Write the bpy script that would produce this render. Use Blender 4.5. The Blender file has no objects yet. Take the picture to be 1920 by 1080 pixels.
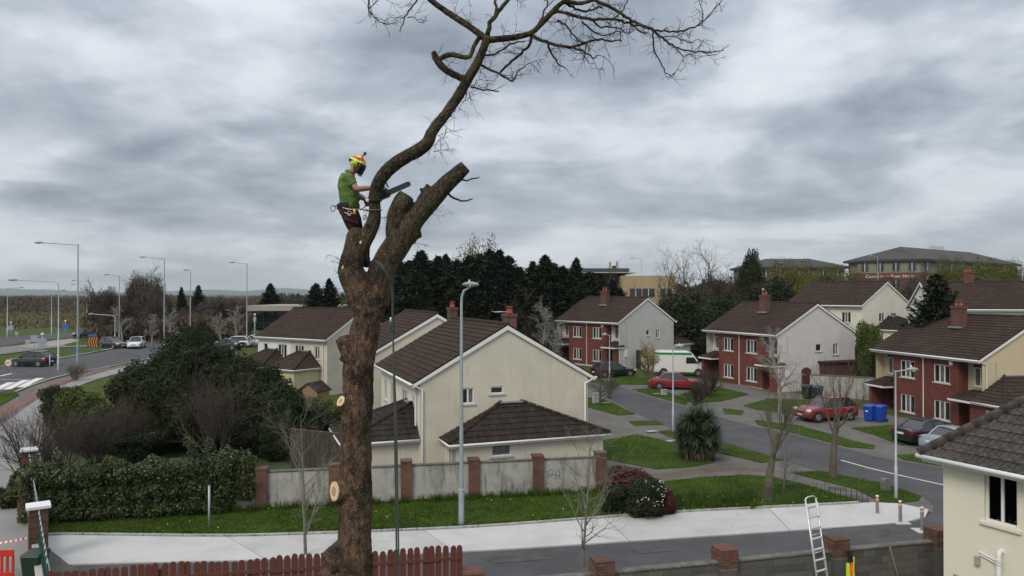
import bpy, bmesh, math, random
import numpy as np
from mathutils import Vector, Matrix, noise
PI = math.pi
scene = bpy.context.scene
COL = scene.collection

# ------------------------------------------------------------------ camera
F, H0, YH = 1400.0, 9.3, 551.0
cam_d = bpy.data.cameras.new('camera'); cam = bpy.data.objects.new('camera', cam_d); COL.objects.link(cam)
cam_d.sensor_width = 36.0; cam_d.lens = 36.0*F/1920.0; cam_d.clip_start = 0.1; cam_d.clip_end = 30000
PITCH = math.atan((YH-540.0)/F)
cam.location = (0, 0, H0); cam.rotation_euler = (PI/2+PITCH, 0, 0)
scene.camera = cam

# ------------------------------------------------------------------ sky
SUN_EL, SUN_AZ = math.radians(44), math.radians(212)     # soft sun behind the camera's left shoulder, through cloud
w = bpy.data.worlds.new('World'); scene.world = w; w.use_nodes = True
nt = w.node_tree; nt.nodes.clear()
N = nt.nodes.new; L = nt.links.new
out = N('ShaderNodeOutputWorld'); bg = N('ShaderNodeBackground'); L(bg.outputs[0], out.inputs[0])
sky = N('ShaderNodeTexSky'); sky.sky_type = 'NISHITA'; sky.sun_disc = False
sky.sun_elevation = SUN_EL; sky.sun_rotation = SUN_AZ
tc = N('ShaderNodeTexCoord'); sp = N('ShaderNodeSeparateXYZ'); L(tc.outputs['Generated'], sp.inputs[0])
def mth(op, a, b=None, c=None, clamp=False):
    n = N('ShaderNodeMath'); n.operation = op; n.use_clamp = clamp
    for i, v in enumerate((a, b, c)):
        if v is None: continue
        if isinstance(v, (int, float)): n.inputs[i].default_value = v
        else: L(v, n.inputs[i])
    return n.outputs[0]
zc = mth('MAXIMUM', sp.outputs[2], 0.0)
den = mth('ADD', zc, 0.22)                                # a cloud deck seen in perspective, flattening at the horizon
px = mth('DIVIDE', sp.outputs[0], den); py = mth('DIVIDE', sp.outputs[1], den)
cv = N('ShaderNodeCombineXYZ'); L(px, cv.inputs[0]); L(py, cv.inputs[1]); cv.inputs[2].default_value = 3.7
def cloud_noise(scale, detail, rough, dist, off):
    mp = N('ShaderNodeMapping'); mp.inputs['Location'].default_value = off; L(cv.outputs[0], mp.inputs[0])
    mp.inputs['Rotation'].default_value = (0, 0, 0.25)
    n = N('ShaderNodeTexNoise'); n.inputs['Scale'].default_value = scale; n.inputs['Detail'].default_value = detail
    n.inputs['Roughness'].default_value = rough; n.inputs['Distortion'].default_value = dist
    L(mp.outputs[0], n.inputs['Vector']); return n.outputs[0]
n1 = cloud_noise(1.15, 6, 0.5, 0.35, (2.3, 0.4, 0)); n2 = cloud_noise(2.7, 8, 0.55, 0.4, (7.1, 3.3, 1)); n3 = cloud_noise(0.22, 2, 0.5, 0, (1.1, 5.2, 2))
mixn = mth('ADD', mth('ADD', mth('MULTIPLY', n1, 0.62), mth('MULTIPLY', n2, 0.24)), mth('MULTIPLY', n3, 0.16))
cr = N('ShaderNodeValToRGB'); L(mixn, cr.inputs[0])
e = cr.color_ramp.elements
e[0].position = 0.40; e[0].color = (0.70, 0.73, 0.76, 1)
e[1].position = 0.635; e[1].color = (0.215, 0.248, 0.295, 1)
m_ = e.new(0.475); m_.color = (0.585, 0.63, 0.68, 1)
m_ = e.new(0.545); m_.color = (0.375, 0.415, 0.47, 1)
hz = mth('MULTIPLY', mth('SUBTRACT', 1.0, mth('MULTIPLY', zc, 6.0), clamp=True), 0.45)   # cloud base thins to pale air at the horizon
hm = N('ShaderNodeMix'); hm.data_type = 'RGBA'; L(hz, hm.inputs[0]); L(cr.outputs[0], hm.inputs[6]); hm.inputs[7].default_value = (0.60, 0.645, 0.69, 1)
zb = mth('ADD', 0.92, mth('MULTIPLY', zc, 1.0))            # overcast sky brightens towards the zenith
vm = N('ShaderNodeVectorMath'); vm.operation = 'SCALE'; L(hm.outputs[2], vm.inputs[0]); L(zb, vm.inputs[3])
cs = N('ShaderNodeVectorMath'); cs.operation = 'SCALE'; L(vm.outputs[0], cs.inputs[0]); cs.inputs[3].default_value = 8.4
mx = N('ShaderNodeMix'); mx.data_type = 'RGBA'; mx.inputs[0].default_value = 0.94
L(sky.outputs[0], mx.inputs[6]); L(cs.outputs[0], mx.inputs[7]); L(mx.outputs[2], bg.inputs[0]); bg.inputs[1].default_value = 0.1

sun_d = bpy.data.lights.new('sun', 'SUN'); sun_d.energy = 1.5; sun_d.angle = math.radians(22); sun_d.color = (1, 0.90, 0.76)
sun = bpy.data.objects.new('sun', sun_d); COL.objects.link(sun)
sdir = Vector((math.sin(SUN_AZ)*math.cos(SUN_EL), math.cos(SUN_AZ)*math.cos(SUN_EL), math.sin(SUN_EL)))
sun.rotation_euler = sdir.to_track_quat('Z', 'Y').to_euler()
vs = scene.view_settings; scene.display_settings.display_device = 'sRGB'
vs.view_transform = 'Standard'; vs.look = 'None'; vs.exposure = 0.33; vs.gamma = 1.0; vs.use_curve_mapping = False
cy = scene.cycles; cy.max_bounces = 6; cy.diffuse_bounces = 3; cy.glossy_bounces = 3; cy.transmission_bounces = 6; cy.volume_bounces = 1
cy.transparent_max_bounces = 8; cy.use_denoising = True; cy.caustics_reflective = False; cy.caustics_refractive = False

# ------------------------------------------------------------------ terrain height and pixel helpers
def sm(v, a, b):
    t = min(1.0, max(0.0, (v-a)/(b-a))); return t*t*(3-2*t)
def g(X, Y):
    z = 0.029*min(40.0, max(0.0, Y-40.0))*sm(X, -8, 10)
    z += 2.1*sm(Y, 34, 64)*sm(-X, 18, 36)
    z += 2.0*sm(Y, 56, 84)*sm(X, 27, 44)
    z += 4.0*sm(Y, 100, 165)*sm(X, 30, 80)
    return z
CP, SP = math.cos(PITCH), math.sin(PITCH)
def ray(x, y):
    a = (x-960.0)/F; b = (540.0-y)/F
    d = Vector((a, CP-b*SP, SP+b*CP)); return d/d.y
def at(x, y, Y):                       # point on pixel ray at depth Y
    d = ray(x, y); return Vector((d.x*Y, Y, H0+d.z*Y))
def P(x, y, dz=0.0):                   # where the pixel ray meets the terrain
    d = ray(x, y); t = 8.0
    while t < 600:
        if H0+d.z*t <= g(d.x*t, t)+dz: break
        t += 0.5
    lo, hi = t-0.5, t
    for _ in range(20):
        m = (lo+hi)/2
        if H0+d.z*m <= g(d.x*m, m)+dz: hi = m
        else: lo = m
    return Vector((d.x*hi, hi, g(d.x*hi, hi)))
def G(x, Y, dz=0.0):                   # terrain point on the pixel column x at depth Y
    X = (x-960.0)/F*Y; return Vector((X, Y, g(X, Y)+dz))

# ------------------------------------------------------------------ mesh helpers
class MB:
    def __init__(s): s.v = []; s.f = []; s.m = []; s.mi = 0
    def add(s, vs, fs):
        o = len(s.v); s.v += [tuple(q) for q in vs]
        for q in fs: s.f.append(tuple(i+o for i in q)); s.m.append(s.mi)
        return s
    def box(s, c, d, rz=0.0, M=None, bev=0.0):
        x, y, z = d[0]/2, d[1]/2, d[2]/2
        vs = [Vector(q) for q in ((-x,-y,-z),(x,-y,-z),(x,y,-z),(-x,y,-z),(-x,-y,z),(x,-y,z),(x,y,z),(-x,y,z))]
        if M is None: M = Matrix.Rotation(rz, 3, 'Z')
        c = Vector(c)
        return s.add([c+M@q for q in vs], [(0,3,2,1),(4,5,6,7),(0,1,5,4),(1,2,6,5),(2,3,7,6),(3,0,4,7)])
    def bx(s, x0, x1, y0, y1, z0, z1): return s.box(((x0+x1)/2,(y0+y1)/2,(z0+z1)/2), (x1-x0,y1-y0,z1-z0))
    def quad(s, a, b, c, d): return s.add([a,b,c,d], [(0,1,2,3)])
    def tri(s, a, b, c): return s.add([a,b,c], [(0,1,2)])
    def tube(s, pts, rad, n=8, cap=True):
        pts = [Vector(q) for q in pts]
        if not hasattr(rad, '__len__'): rad = [rad]*len(pts)
        vs = []; up = None
        for i, p in enumerate(pts):
            t = (pts[min(i+1, len(pts)-1)]-pts[max(i-1, 0)]).normalized()
            if up is None: up = Vector((0,0,1)) if abs(t.z) < 0.9 else Vector((0,1,0))
            a = t.cross(up)
            if a.length < 1e-5: a = t.orthogonal()
            a.normalize(); b = a.cross(t).normalized(); up = b
            for k in range(n):
                w_ = 2*PI*k/n; vs.append(p+(a*math.cos(w_)+b*math.sin(w_))*rad[i])
        fs = [(i*n+k, i*n+(k+1) % n, (i+1)*n+(k+1) % n, (i+1)*n+k) for i in range(len(pts)-1) for k in range(n)]
        if cap: fs += [tuple(range(n))[::-1], tuple((len(pts)-1)*n+k for k in range(n))]
        return s.add(vs, fs)
    def cyl(s, a, b, r, n=10, r2=None): return s.tube([a, b], [r, r if r2 is None else r2], n)
    def prism(s, poly, y0, y1, f=lambda x, y, z: (x, y, z)):   # polygon in (x,z) extruded along y
        n = len(poly)
        vs = [f(p[0], y0, p[1]) for p in poly]+[f(p[0], y1, p[1]) for p in poly]
        return s.add(vs, [tuple(range(n)), tuple(range(2*n-1, n-1, -1))]+[(i, n+i, n+(i+1) % n, (i+1) % n) for i in range(n)])
    def lathe(s, prof, n=16, c=(0,0,0), M=None):               # profile of (r,z)
        c = Vector(c); vs = []
        for r, z in prof:
            for k in range(n):
                q = Vector((r*math.cos(2*PI*k/n), r*math.sin(2*PI*k/n), z)); vs.append(c+(M@q if M else q))
        fs = [(i*n+k, i*n+(k+1) % n, (i+1)*n+(k+1) % n, (i+1)*n+k) for i in range(len(prof)-1) for k in range(n)]
        return s.add(vs, fs+[tuple(range(n))[::-1], tuple((len(prof)-1)*n+k for k in range(n))])
    def mesh(s, name, mats, smooth=False):
        me = bpy.data.meshes.new(name); me.from_pydata(s.v, [], s.f)
        for m in (mats if isinstance(mats, (list, tuple)) else [mats]): me.materials.append(m)
        if any(s.m): me.polygons.foreach_set('material_index', s.m)
        if smooth: me.polygons.foreach_set('use_smooth', [True]*len(s.f))
        me.update(); return me
    def build(s, name, mats, parent=None, smooth=False, fix=True):
        me = s.mesh(name, mats, smooth)
        if fix:
            bm = bmesh.new(); bm.from_mesh(me); bmesh.ops.recalc_face_normals(bm, faces=bm.faces); bm.to_mesh(me); bm.free()
        return link(name, me, parent)
def link(name, me, parent=None):
    o = bpy.data.objects.new(name, me); COL.objects.link(o)
    if parent is not None: o.parent = parent
    return o
def auto_smooth(o, ang=35):
    bm = bmesh.new(); bm.from_mesh(o.data)
    for f_ in bm.faces: f_.smooth = True
    for e_ in bm.edges:
        if len(e_.link_faces) == 2 and e_.calc_face_angle(0) > math.radians(ang): e_.smooth = False
    bm.to_mesh(o.data); bm.free(); return o
def bevel(o, wd=0.01, seg=1):
    m = o.modifiers.new('bevel', 'BEVEL'); m.width = wd; m.segments = seg; m.limit_method = 'ANGLE'; return o
def tag(o, label, cat, group=None):
    o['label'] = label; o['category'] = cat
    if group: o['group'] = group
    return o
def thing(name, label, cat, loc=(0,0,0), rz=0.0, group=None):
    o = bpy.data.objects.new(name, None); COL.objects.link(o); o.empty_display_size = 0.3
    o.location = loc; o.rotation_euler = (0,0,rz); return tag(o, label, cat, group)
def kids(o): return [c for c in bpy.data.objects if c.parent == o]
def dup(o, loc=None, rz=None, label=None, scale=None, parent=None):
    c = o.copy(); COL.objects.link(c); c.parent = parent
    if loc is not None: c.location = loc
    if rz is not None: c.rotation_euler = (0,0,rz)
    if scale is not None: c.scale = (scale,)*3 if not hasattr(scale, '__len__') else scale
    if label: c['label'] = label
    for k in kids(o): dup(k, parent=c)
    return c
def quads_mesh(name, V, mat):            # V: (n,4,3) numpy of separate quads
    n = len(V); me = bpy.data.meshes.new(name)
    me.vertices.add(4*n); me.vertices.foreach_set('co', V.reshape(-1).astype(np.float32))
    me.loops.add(4*n); me.loops.foreach_set('vertex_index', np.arange(4*n, dtype=np.int32))
    me.polygons.add(n); me.polygons.foreach_set('loop_start', np.arange(0, 4*n, 4, dtype=np.int32))
    me.materials.append(mat); me.update(calc_edges=True); return me

# ------------------------------------------------------------------ materials
MATS = {}
def mat(name, col, rough=0.8, var=0.12, scale=3.0, bump=0.0, bscale=None, metal=0.0, spec=0.5, dark=None, dscale=0.6, damt=0.5, island=0.0, trans=0.0, coat=0.0, streak=0.0):
    if name in MATS: return MATS[name]
    m = bpy.data.materials.new(name); m.use_nodes = True; t = m.node_tree; b = t.nodes['Principled BSDF']
    b.inputs['Roughness'].default_value = rough; b.inputs['Metallic'].default_value = metal; b.inputs['Specular IOR Level'].default_value = spec
    b.inputs['Coat Weight'].default_value = coat; b.inputs['Coat Roughness'].default_value = 0.05
    tcn = t.nodes.new('ShaderNodeTexCoord'); src = tcn.outputs['Object']
    c4 = tuple(col)+(1,)
    cur = None
    def noise_n(sc, det=4, st=None):
        n = t.nodes.new('ShaderNodeTexNoise'); n.inputs['Scale'].default_value = sc; n.inputs['Detail'].default_value = det; n.inputs['Roughness'].default_value = 0.6
        if st:
            mp = t.nodes.new('ShaderNodeMapping'); mp.inputs['Scale'].default_value = st; t.links.new(src, mp.inputs[0]); t.links.new(mp.outputs[0], n.inputs['Vector'])
        else: t.links.new(src, n.inputs['Vector'])
        return n.outputs[0]
    def mixc(fac, a, bcol):
        x = t.nodes.new('ShaderNodeMix'); x.data_type = 'RGBA'
        if isinstance(fac, float): x.inputs[0].default_value = fac
        else: t.links.new(fac, x.inputs[0])
        for i, q in ((6, a), (7, bcol)):
            if isinstance(q, tuple): x.inputs[i].default_value = q
            else: t.links.new(q, x.inputs[i])
        return x.outputs[2]
    def ramp(fac, lo, hi):
        r = t.nodes.new('ShaderNodeMapRange'); r.inputs[1].default_value = lo; r.inputs[2].default_value = hi; t.links.new(fac, r.inputs[0]); return r.outputs[0]
    lo = tuple(max(0, q*(1-var)) for q in col)+(1,); hi = tuple(min(1, q*(1+var)) for q in col)+(1,)
    cur = mixc(ramp(noise_n(scale), 0.3, 0.7), lo, hi)
    if dark is not None:
        k = t.nodes.new('ShaderNodeMath'); k.operation = 'MULTIPLY'; k.inputs[1].default_value = damt
        t.links.new(ramp(noise_n(dscale, 6), 0.48, 0.68), k.inputs[0]); cur = mixc(k.outputs[0], cur, tuple(dark)+(1,))
    if streak:
        k = t.nodes.new('ShaderNodeMath'); k.operation = 'MULTIPLY'; k.inputs[1].default_value = streak
        t.links.new(ramp(noise_n(1.0, 6, (5.0, 5.0, 0.7)), 0.52, 0.72), k.inputs[0]); cur = mixc(k.outputs[0], cur, (0.06, 0.06, 0.05, 1))
    if island:
        gn = t.nodes.new('ShaderNodeNewGeometry'); hs = t.nodes.new('ShaderNodeHueSaturation')
        mr = t.nodes.new('ShaderNodeMapRange'); mr.inputs[3].default_value = 1-island; mr.inputs[4].default_value = 1+island
        t.links.new(gn.outputs['Random Per Island'], mr.inputs[0]); t.links.new(mr.outputs[0], hs.inputs['Value']); t.links.new(cur, hs.inputs['Color']); cur = hs.outputs[0]
    t.links.new(cur, b.inputs['Base Color'])
    if bump:
        bp = t.nodes.new('ShaderNodeBump'); bp.inputs['Strength'].default_value = bump; bp.inputs['Distance'].default_value = 0.02
        t.links.new(noise_n(bscale or scale*8, 5), bp.inputs['Height']); t.links.new(bp.outputs[0], b.inputs['Normal'])
    if trans:
        tr = t.nodes.new('ShaderNodeBsdfTranslucent'); ms = t.nodes.new('ShaderNodeMixShader'); ms.inputs[0].default_value = trans
        t.links.new(cur, tr.inputs[0]); t.links.new(b.outputs[0], ms.inputs[1]); t.links.new(tr.outputs[0], ms.inputs[2])
        t.links.new(ms.outputs[0], t.nodes['Material Output'].inputs[0])
    MATS[name] = m; return m
def brick_mat(name, c1, c2, mortar, sx=0.225, sz=0.075):
    m = mat(name, c1, 0.85, 0.0, 3); t = m.node_tree; b = t.nodes['Principled BSDF']
    tcn = t.nodes.new('ShaderNodeTexCoord'); s_ = t.nodes.new('ShaderNodeSeparateXYZ'); t.links.new(tcn.outputs['Object'], s_.inputs[0])
    ad = t.nodes.new('ShaderNodeMath'); ad.operation = 'ADD'; t.links.new(s_.outputs[0], ad.inputs[0]); t.links.new(s_.outputs[1], ad.inputs[1])
    cb = t.nodes.new('ShaderNodeCombineXYZ'); t.links.new(ad.outputs[0], cb.inputs[0]); t.links.new(s_.outputs[2], cb.inputs[1])
    br = t.nodes.new('ShaderNodeTexBrick'); t.links.new(cb.outputs[0], br.inputs['Vector'])
    br.inputs['Scale'].default_value = 1.0; br.inputs['Brick Width'].default_value = sx; br.inputs['Row Height'].default_value = sz
    br.inputs['Mortar Size'].default_value = 0.008; br.inputs['Mortar Smooth'].default_value = 0.2; br.inputs['Bias'].default_value = 0.0
    br.inputs['Color1'].default_value = tuple(c1)+(1,); br.inputs['Color2'].default_value = tuple(c2)+(1,); br.inputs['Mortar'].default_value = tuple(mortar)+(1,)
    nz = t.nodes.new('ShaderNodeTexNoise'); nz.inputs['Scale'].default_value = 1.3; nz.inputs['Detail'].default_value = 5; t.links.new(tcn.outputs['Object'], nz.inputs['Vector'])
    mr = t.nodes.new('ShaderNodeMapRange'); mr.inputs[1].default_value = .3; mr.inputs[2].default_value = .7; mr.inputs[3].default_value = .7; mr.inputs[4].default_value = 1.25; t.links.new(nz.outputs[0], mr.inputs[0])
    vm_ = t.nodes.new('ShaderNodeVectorMath'); vm_.operation = 'SCALE'; t.links.new(br.outputs[0], vm_.inputs[0]); t.links.new(mr.outputs[0], vm_.inputs[3])
    t.links.new(vm_.outputs[0], b.inputs['Base Color'])
    bp = t.nodes.new('ShaderNodeBump'); bp.inputs['Strength'].default_value = 0.6; bp.inputs['Distance'].default_value = 0.01; bp.invert = True
    t.links.new(br.outputs['Fac'], bp.inputs['Height']); t.links.new(bp.outputs[0], b.inputs['Normal']); return m
M_grass = mat('meadow_grass', (0.060, 0.085, 0.022), 0.95, 0.3, 1.2, 0.5, 30, dark=(0.05, 0.05, 0.02), dscale=0.25, damt=0.6, spec=0.1)
M_lawn = mat('lawn_grass', (0.046, 0.080, 0.012), 0.95, 0.25, 0.9, 0.6, 40, dark=(0.055, 0.062, 0.018), dscale=0.35, damt=0.55, spec=0.1)
M_blade = mat('grass_blade', (0.052, 0.092, 0.011), 0.9, 0.25, 0.8, island=0.35, spec=0.15, trans=0.2)
M_asph = mat('asphalt', (0.074, 0.073, 0.078), 0.9, 0.15, 0.7, 0.35, 60, dark=(0.04, 0.04, 0.044), dscale=0.3, damt=0.5, spec=0.3)
M_pave = mat('pavement', (0.125, 0.118, 0.110), 0.9, 0.15, 0.8, 0.3, 40, dark=(0.075, 0.07, 0.06), dscale=0.5, damt=0.6, spec=0.3)
M_conc = mat('new_concrete', (0.47, 0.465, 0.455), 0.85, 0.06, 1.1, 0.15, 30, dark=(0.36, 0.35, 0.34), dscale=0.5, damt=0.5, spec=0.3)
M_kerb = mat('kerb_concrete', (0.34, 0.34, 0.33), 0.9, 0.15, 2.0, 0.3, 40, dark=(0.16, 0.15, 0.13), dscale=1.5, damt=0.6)
M_cycle = mat('cycle_track', (0.155, 0.085, 0.072), 0.9, 0.12, 1, 0.2, 40, dark=(0.12, 0.09, 0.08), damt=.5)
M_soil = mat('bare_soil', (0.11, 0.082, 0.055), 0.95, 0.25, 2, 0.5, 20)
M_paint = mat('road_paint', (0.62, 0.62, 0.60), 0.7, 0.1, 2, dark=(0.3, 0.3, 0.3), dscale=3, damt=0.4)
M_galv = mat('galvanised_steel', (0.36, 0.40, 0.43), 0.5, 0.12, 4, metal=0.35, dark=(0.25, 0.28, 0.29), dscale=2, damt=0.4)
M_alu = mat('aluminium', (0.62, 0.63, 0.62), 0.4, 0.08, 8, metal=0.5)
M_cream = mat('cream_render', (0.56, 0.52, 0.425), 0.9, 0.05, 1.2, 0.25, 60, dark=(0.40, 0.37, 0.30), dscale=0.45, damt=0.45, streak=0.14)
M_cream2 = mat('pale_cream_render', (0.66, 0.63, 0.53), 0.9, 0.05, 1.2, 0.25, 60, dark=(0.5, 0.47, 0.38), dscale=0.5, damt=0.3, streak=0.08)
M_yellow = mat('buff_render', (0.52, 0.44, 0.29), 0.9, 0.05, 1.2, 0.25, 60, dark=(0.4, 0.33, 0.22), dscale=0.5, damt=0.3)
M_white = mat('white_render', (0.66, 0.655, 0.63), 0.9, 0.05, 1.2, 0.25, 60, dark=(0.5, 0.5, 0.47), dscale=0.4, damt=0.35, streak=0.08)
M_grey = mat('grey_dash_render', (0.47, 0.46, 0.44), 0.95, 0.05, 1.2, 0.3, 60, dark=(0.38, 0.37, 0.35), dscale=0.4, damt=0.4)
M_pink = mat('pinkish_dash_render', (0.56, 0.53, 0.53), 0.95, 0.05, 1.2, 0.3, 60, dark=(0.45, 0.43, 0.43), dscale=0.4, damt=0.4)
M_brick = brick_mat('red_brick', (0.165, 0.036, 0.022), (0.115, 0.027, 0.018), (0.12, 0.06, 0.045))
M_pierb = brick_mat('weathered_brick', (0.15, 0.055, 0.036), (0.085, 0.036, 0.026), (0.12, 0.095, 0.075))
M_tile = mat('concrete_roof_tile', (0.050, 0.035, 0.029), 0.92, 0.25, 2.5, 0.4, 40, dark=(0.030, 0.025, 0.021), dscale=0.5, damt=0.6, spec=0.1)
M_tile2 = mat('dark_roof_tile', (0.034, 0.026, 0.023), 0.92, 0.25, 2.5, 0.4, 40, dark=(0.06, 0.054, 0.044), dscale=1.6, damt=0.4, spec=0.1)
M_pot = mat('terracotta', (0.25, 0.07, 0.045), 0.85, 0.15, 4)
M_lead = mat('lead_flashing', (0.22, 0.23, 0.24), 0.7, 0.15, 4)
M_pvc = mat('white_pvc', (0.70, 0.70, 0.68), 0.5, 0.05, 2, dark=(0.5, 0.5, 0.47), dscale=2, damt=0.3)
M_glass = mat('window_glass', (0.016, 0.019, 0.022), 0.06, 0.4, 1.0, spec=0.6)
M_glass2 = mat('curtained_glass', (0.12, 0.12, 0.125), 0.12, 0.5, 5.0, spec=0.5)
M_sill = mat('sill_concrete', (0.42, 0.41, 0.37), 0.9, 0.1, 3)
M_door = mat('dark_door', (0.03, 0.022, 0.02), 0.5, 0.2, 3)
M_dark = mat('dark_void', (0.012, 0.012, 0.012), 0.9, 0.2, 3)
M_ivywall = mat('stained_wall_render', (0.37, 0.36, 0.335), 0.95, 0.08, 1.5, 0.35, 40, dark=(0.17, 0.165, 0.15), dscale=1.1, damt=0.7, streak=0.75)
M_cope = mat('mossy_coping', (0.11, 0.108, 0.095), 0.95, 0.2, 3, 0.4, 30, dark=(0.2, 0.2, 0.18), dscale=3, damt=0.5)
M_redwood = mat('red_stained_timber', (0.105, 0.029, 0.020), 0.75, 0.18, 5, 0.3, 30, island=0.12, dark=(0.07, 0.022, 0.016), dscale=2, damt=0.5)
M_timber = mat('brown_timber', (0.10, 0.068, 0.045), 0.85, 0.2, 4, 0.3, 30)
M_tan = mat('tan_timber', (0.30, 0.20, 0.12), 0.85, 0.15, 4, 0.3, 30)
M_black = mat('black_plastic', (0.015, 0.015, 0.016), 0.5, 0.2, 5)
M_rubber = mat('tyre_rubber', (0.018, 0.018, 0.018), 0.9, 0.2, 5)
# ------------------------------------------------------------------ terrain, roads, pavements
def axis(lo, hi, a, b, step):
    v = list(np.arange(a, b+1e-6, step)); k = step
    x = a
    while x > lo: k *= 1.35; x -= k; v.insert(0, max(x, lo))
    k = step; x = b
    while x < hi: k *= 1.35; x += k; v.append(min(x, hi))
    return v
gx = axis(-9500, 9500, -64, 64, 1.0); gy = axis(-60, 9500, 4, 108, 1.0)
gv = [(x, y, g(x, y)) for y in gy for x in gx]; nx_ = len(gx)
gf = [(j*nx_+i, j*nx_+i+1, (j+1)*nx_+i+1, (j+1)*nx_+i) for j in range(len(gy)-1) for i in range(nx_-1)]
me = bpy.data.meshes.new('ground'); me.from_pydata(gv, [], gf); me.materials.append(M_grass)
ground = link('ground', me); ground['kind'] = 'structure'
def inside(p, poly):
    x, y = p; c = False; n = len(poly)
    for i in range(n):
        x1, y1 = poly[i]; x2, y2 = poly[(i+1) % n]
        if (y1 > y) != (y2 > y) and x < (x2-x1)*(y-y1)/(y2-y1)+x1: c = not c
    return c
def sheet(name, pts, m, dz=0.02, thick=0.0, kind='structure', parent=None, step=1.0):
    """polygon of ground points draped on the terrain; with thickness it gets side faces (a kerb step)"""
    bm = bmesh.new()
    vs_ = [bm.verts.new((p[0], p[1], 0)) for p in pts]
    bm.faces.new(vs_)
    xs = [p[0] for p in pts]; ys = [p[1] for p in pts]
    for ax, lo, hi in ((0, min(xs), max(xs)), (1, min(ys), max(ys))):
        if hi-lo > 300: continue
        k = math.ceil(lo/step)*step
        while k < hi:
            nrm = (1,0,0) if ax == 0 else (0,1,0); co = (k,0,0) if ax == 0 else (0,k,0)
            bmesh.ops.bisect_plane(bm, geom=bm.verts[:]+bm.edges[:]+bm.faces[:], plane_co=co, plane_no=nrm)
            k += step
    bmesh.ops.triangulate(bm, faces=[f_ for f_ in bm.faces if len(f_.verts) > 4])
    if thick:
        r = bmesh.ops.extrude_face_region(bm, geom=bm.faces[:])
        for v in [q for q in r['geom'] if isinstance(q, bmesh.types.BMVert)]: v.co.z = 1.0
    for v in bm.verts:
        top = (v.co.z > 0.5) or not thick
        v.co.z = g(v.co.x, v.co.y)+(dz if top else dz-thick)
    bmesh.ops.recalc_face_normals(bm, faces=bm.faces)
    if not thick:
        for f_ in bm.faces:
            if f_.normal.z < 0: f_.normal_flip()
    me = bpy.data.meshes.new(name); bm.to_mesh(me); bm.free(); me.materials.append(m)
    o = link(name, me, parent)
    if kind and parent is None: o['kind'] = kind
    return o
def PX(*a): return [P(x, y) for x, y in a]
def smooth_line(pts, n=4):
    out_ = []
    for i in range(len(pts)-1):
        p0, p1, p2, p3 = pts[max(i-1, 0)], pts[i], pts[i+1], pts[min(i+2, len(pts)-1)]
        for k in range(n):
            t = k/n; out_.append(0.5*((2*p1)+(p2-p0)*t+(2*p0-5*p1+4*p2-p3)*t*t+(3*p1-p0-3*p2+p3)*t**3))
    out_.append(pts[-1]); return out_
# estate: one grey paved sheet, the road over it, lawns and verges raised on top
sheet('estate_pavement', PX((1097,722),(1130,708),(1200,712),(1345,716),(1480,735),(1640,775),(1800,800),(1900,850))+[Vector((40,33,0)),Vector((24,26.5,0)),P(1748,962),P(1700,950),P(1600,950),P(1440,905),P(1225,912),P(1150,895),P(1128,850),P(1097,790)], M_pave, 0.02)
road_far = smooth_line(PX((1075,700),(1120,714),(1169,728),(1215,743),(1286,763),(1367,788),(1486,815),(1584,841),(1656,860),(1763,877),(1880,900)))
road_near = smooth_line(PX((1060,706),(1100,728),(1150,752),(1191,775),(1245,798.5),(1300,818),(1467,863.5),(1540,885),(1650,907),(1729,932)))
nose = smooth_line(PX((1729,932),(1745,944),(1750,956),(1738,970),(1700,981),(1560,991)))
sheet('estate_road', road_far+[Vector((46,34,0)),Vector((42,24.5,0)),Vector((16,23,0)),P(1560,1010)]+(road_near+nose[1:])[::-1], M_asph, 0.032)
def stripe(name, line, wd, m, dz, parent=None, kind='structure'):
    Lp = []; Rp = []
    for i, p in enumerate(line):
        t = (line[min(i+1, len(line)-1)]-line[max(i-1, 0)]); t.z = 0; t.normalize(); nn = Vector((-t.y, t.x, 0))*wd/2
        Lp.append(p+nn); Rp.append(p-nn)
    return sheet(name, Lp+Rp[::-1], m, dz, 0, kind, parent)
stripe('centre_line', smooth_line(PX((1577,864),(1681,891),(1790,915))), 0.13, M_paint, 0.038)
LAWN = 0.075
M_patch = mat('old_tarmac_patch', (0.085, 0.083, 0.082), 0.92, 0.2, 1.5, 0.4, 50, dark=(0.05, 0.05, 0.05), dscale=1.2, damt=0.7, spec=0.2)
for q_ in (((1215,762),(1262,772),(1300,790),(1260,786)), ((1385,810),(1440,820),(1452,832),(1400,824)), ((1590,872),(1640,880),(1655,892),(1600,886)), ((1560,1000),(1640,992),(1700,996),(1660,1008),(1580,1012)), ((900,1047),(1010,1040),(1030,1050),(930,1058)), ((1180,1030),(1260,1024),(1270,1034),(1200,1040))):
    sheet('tarmac_patch', PX(*q_), M_patch, 0.0365)
lawns = []
def lawn(name, *px): 
    p = PX(*px); o = sheet(name, p, M_lawn, LAWN, 0.075); lawns.append((p, o)); return o
lawn('verge', (1098,748),(1122,746),(1150,758),(1190,777),(1160,780),(1100,764))
lawn('verge', (1180,792),(1232,790.5),(1244,797.5),(1190,799))
lawn('verge', (1234,811),(1268,807),(1300,819),(1351,830),(1467,864),(1427,869),(1353,851),(1275,828))
lawn('lawn', (1128,828),(1194,816),(1240,826),(1290,840),(1335,856),(1340,868),(1300,876),(1232,881),(1135,862))
lawn('verge', (1484,888),(1540,886),(1650,908),(1727,933),(1722,940),(1676,946),(1650,942),(1606,919))
lawn('verge', (1185,731),(1235,729),(1290,752),(1287,761),(1216,741))
lawn('lawn', (1262,748),(1290,735),(1345,727),(1404,740),(1355,753),(1300,757))
lawn('lawn', (1395,762),(1440,749),(1520,751),(1545,768),(1500,779),(1420,769))
lawn('verge', (1355,767),(1395,772),(1388,779),(1360,777))
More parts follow.
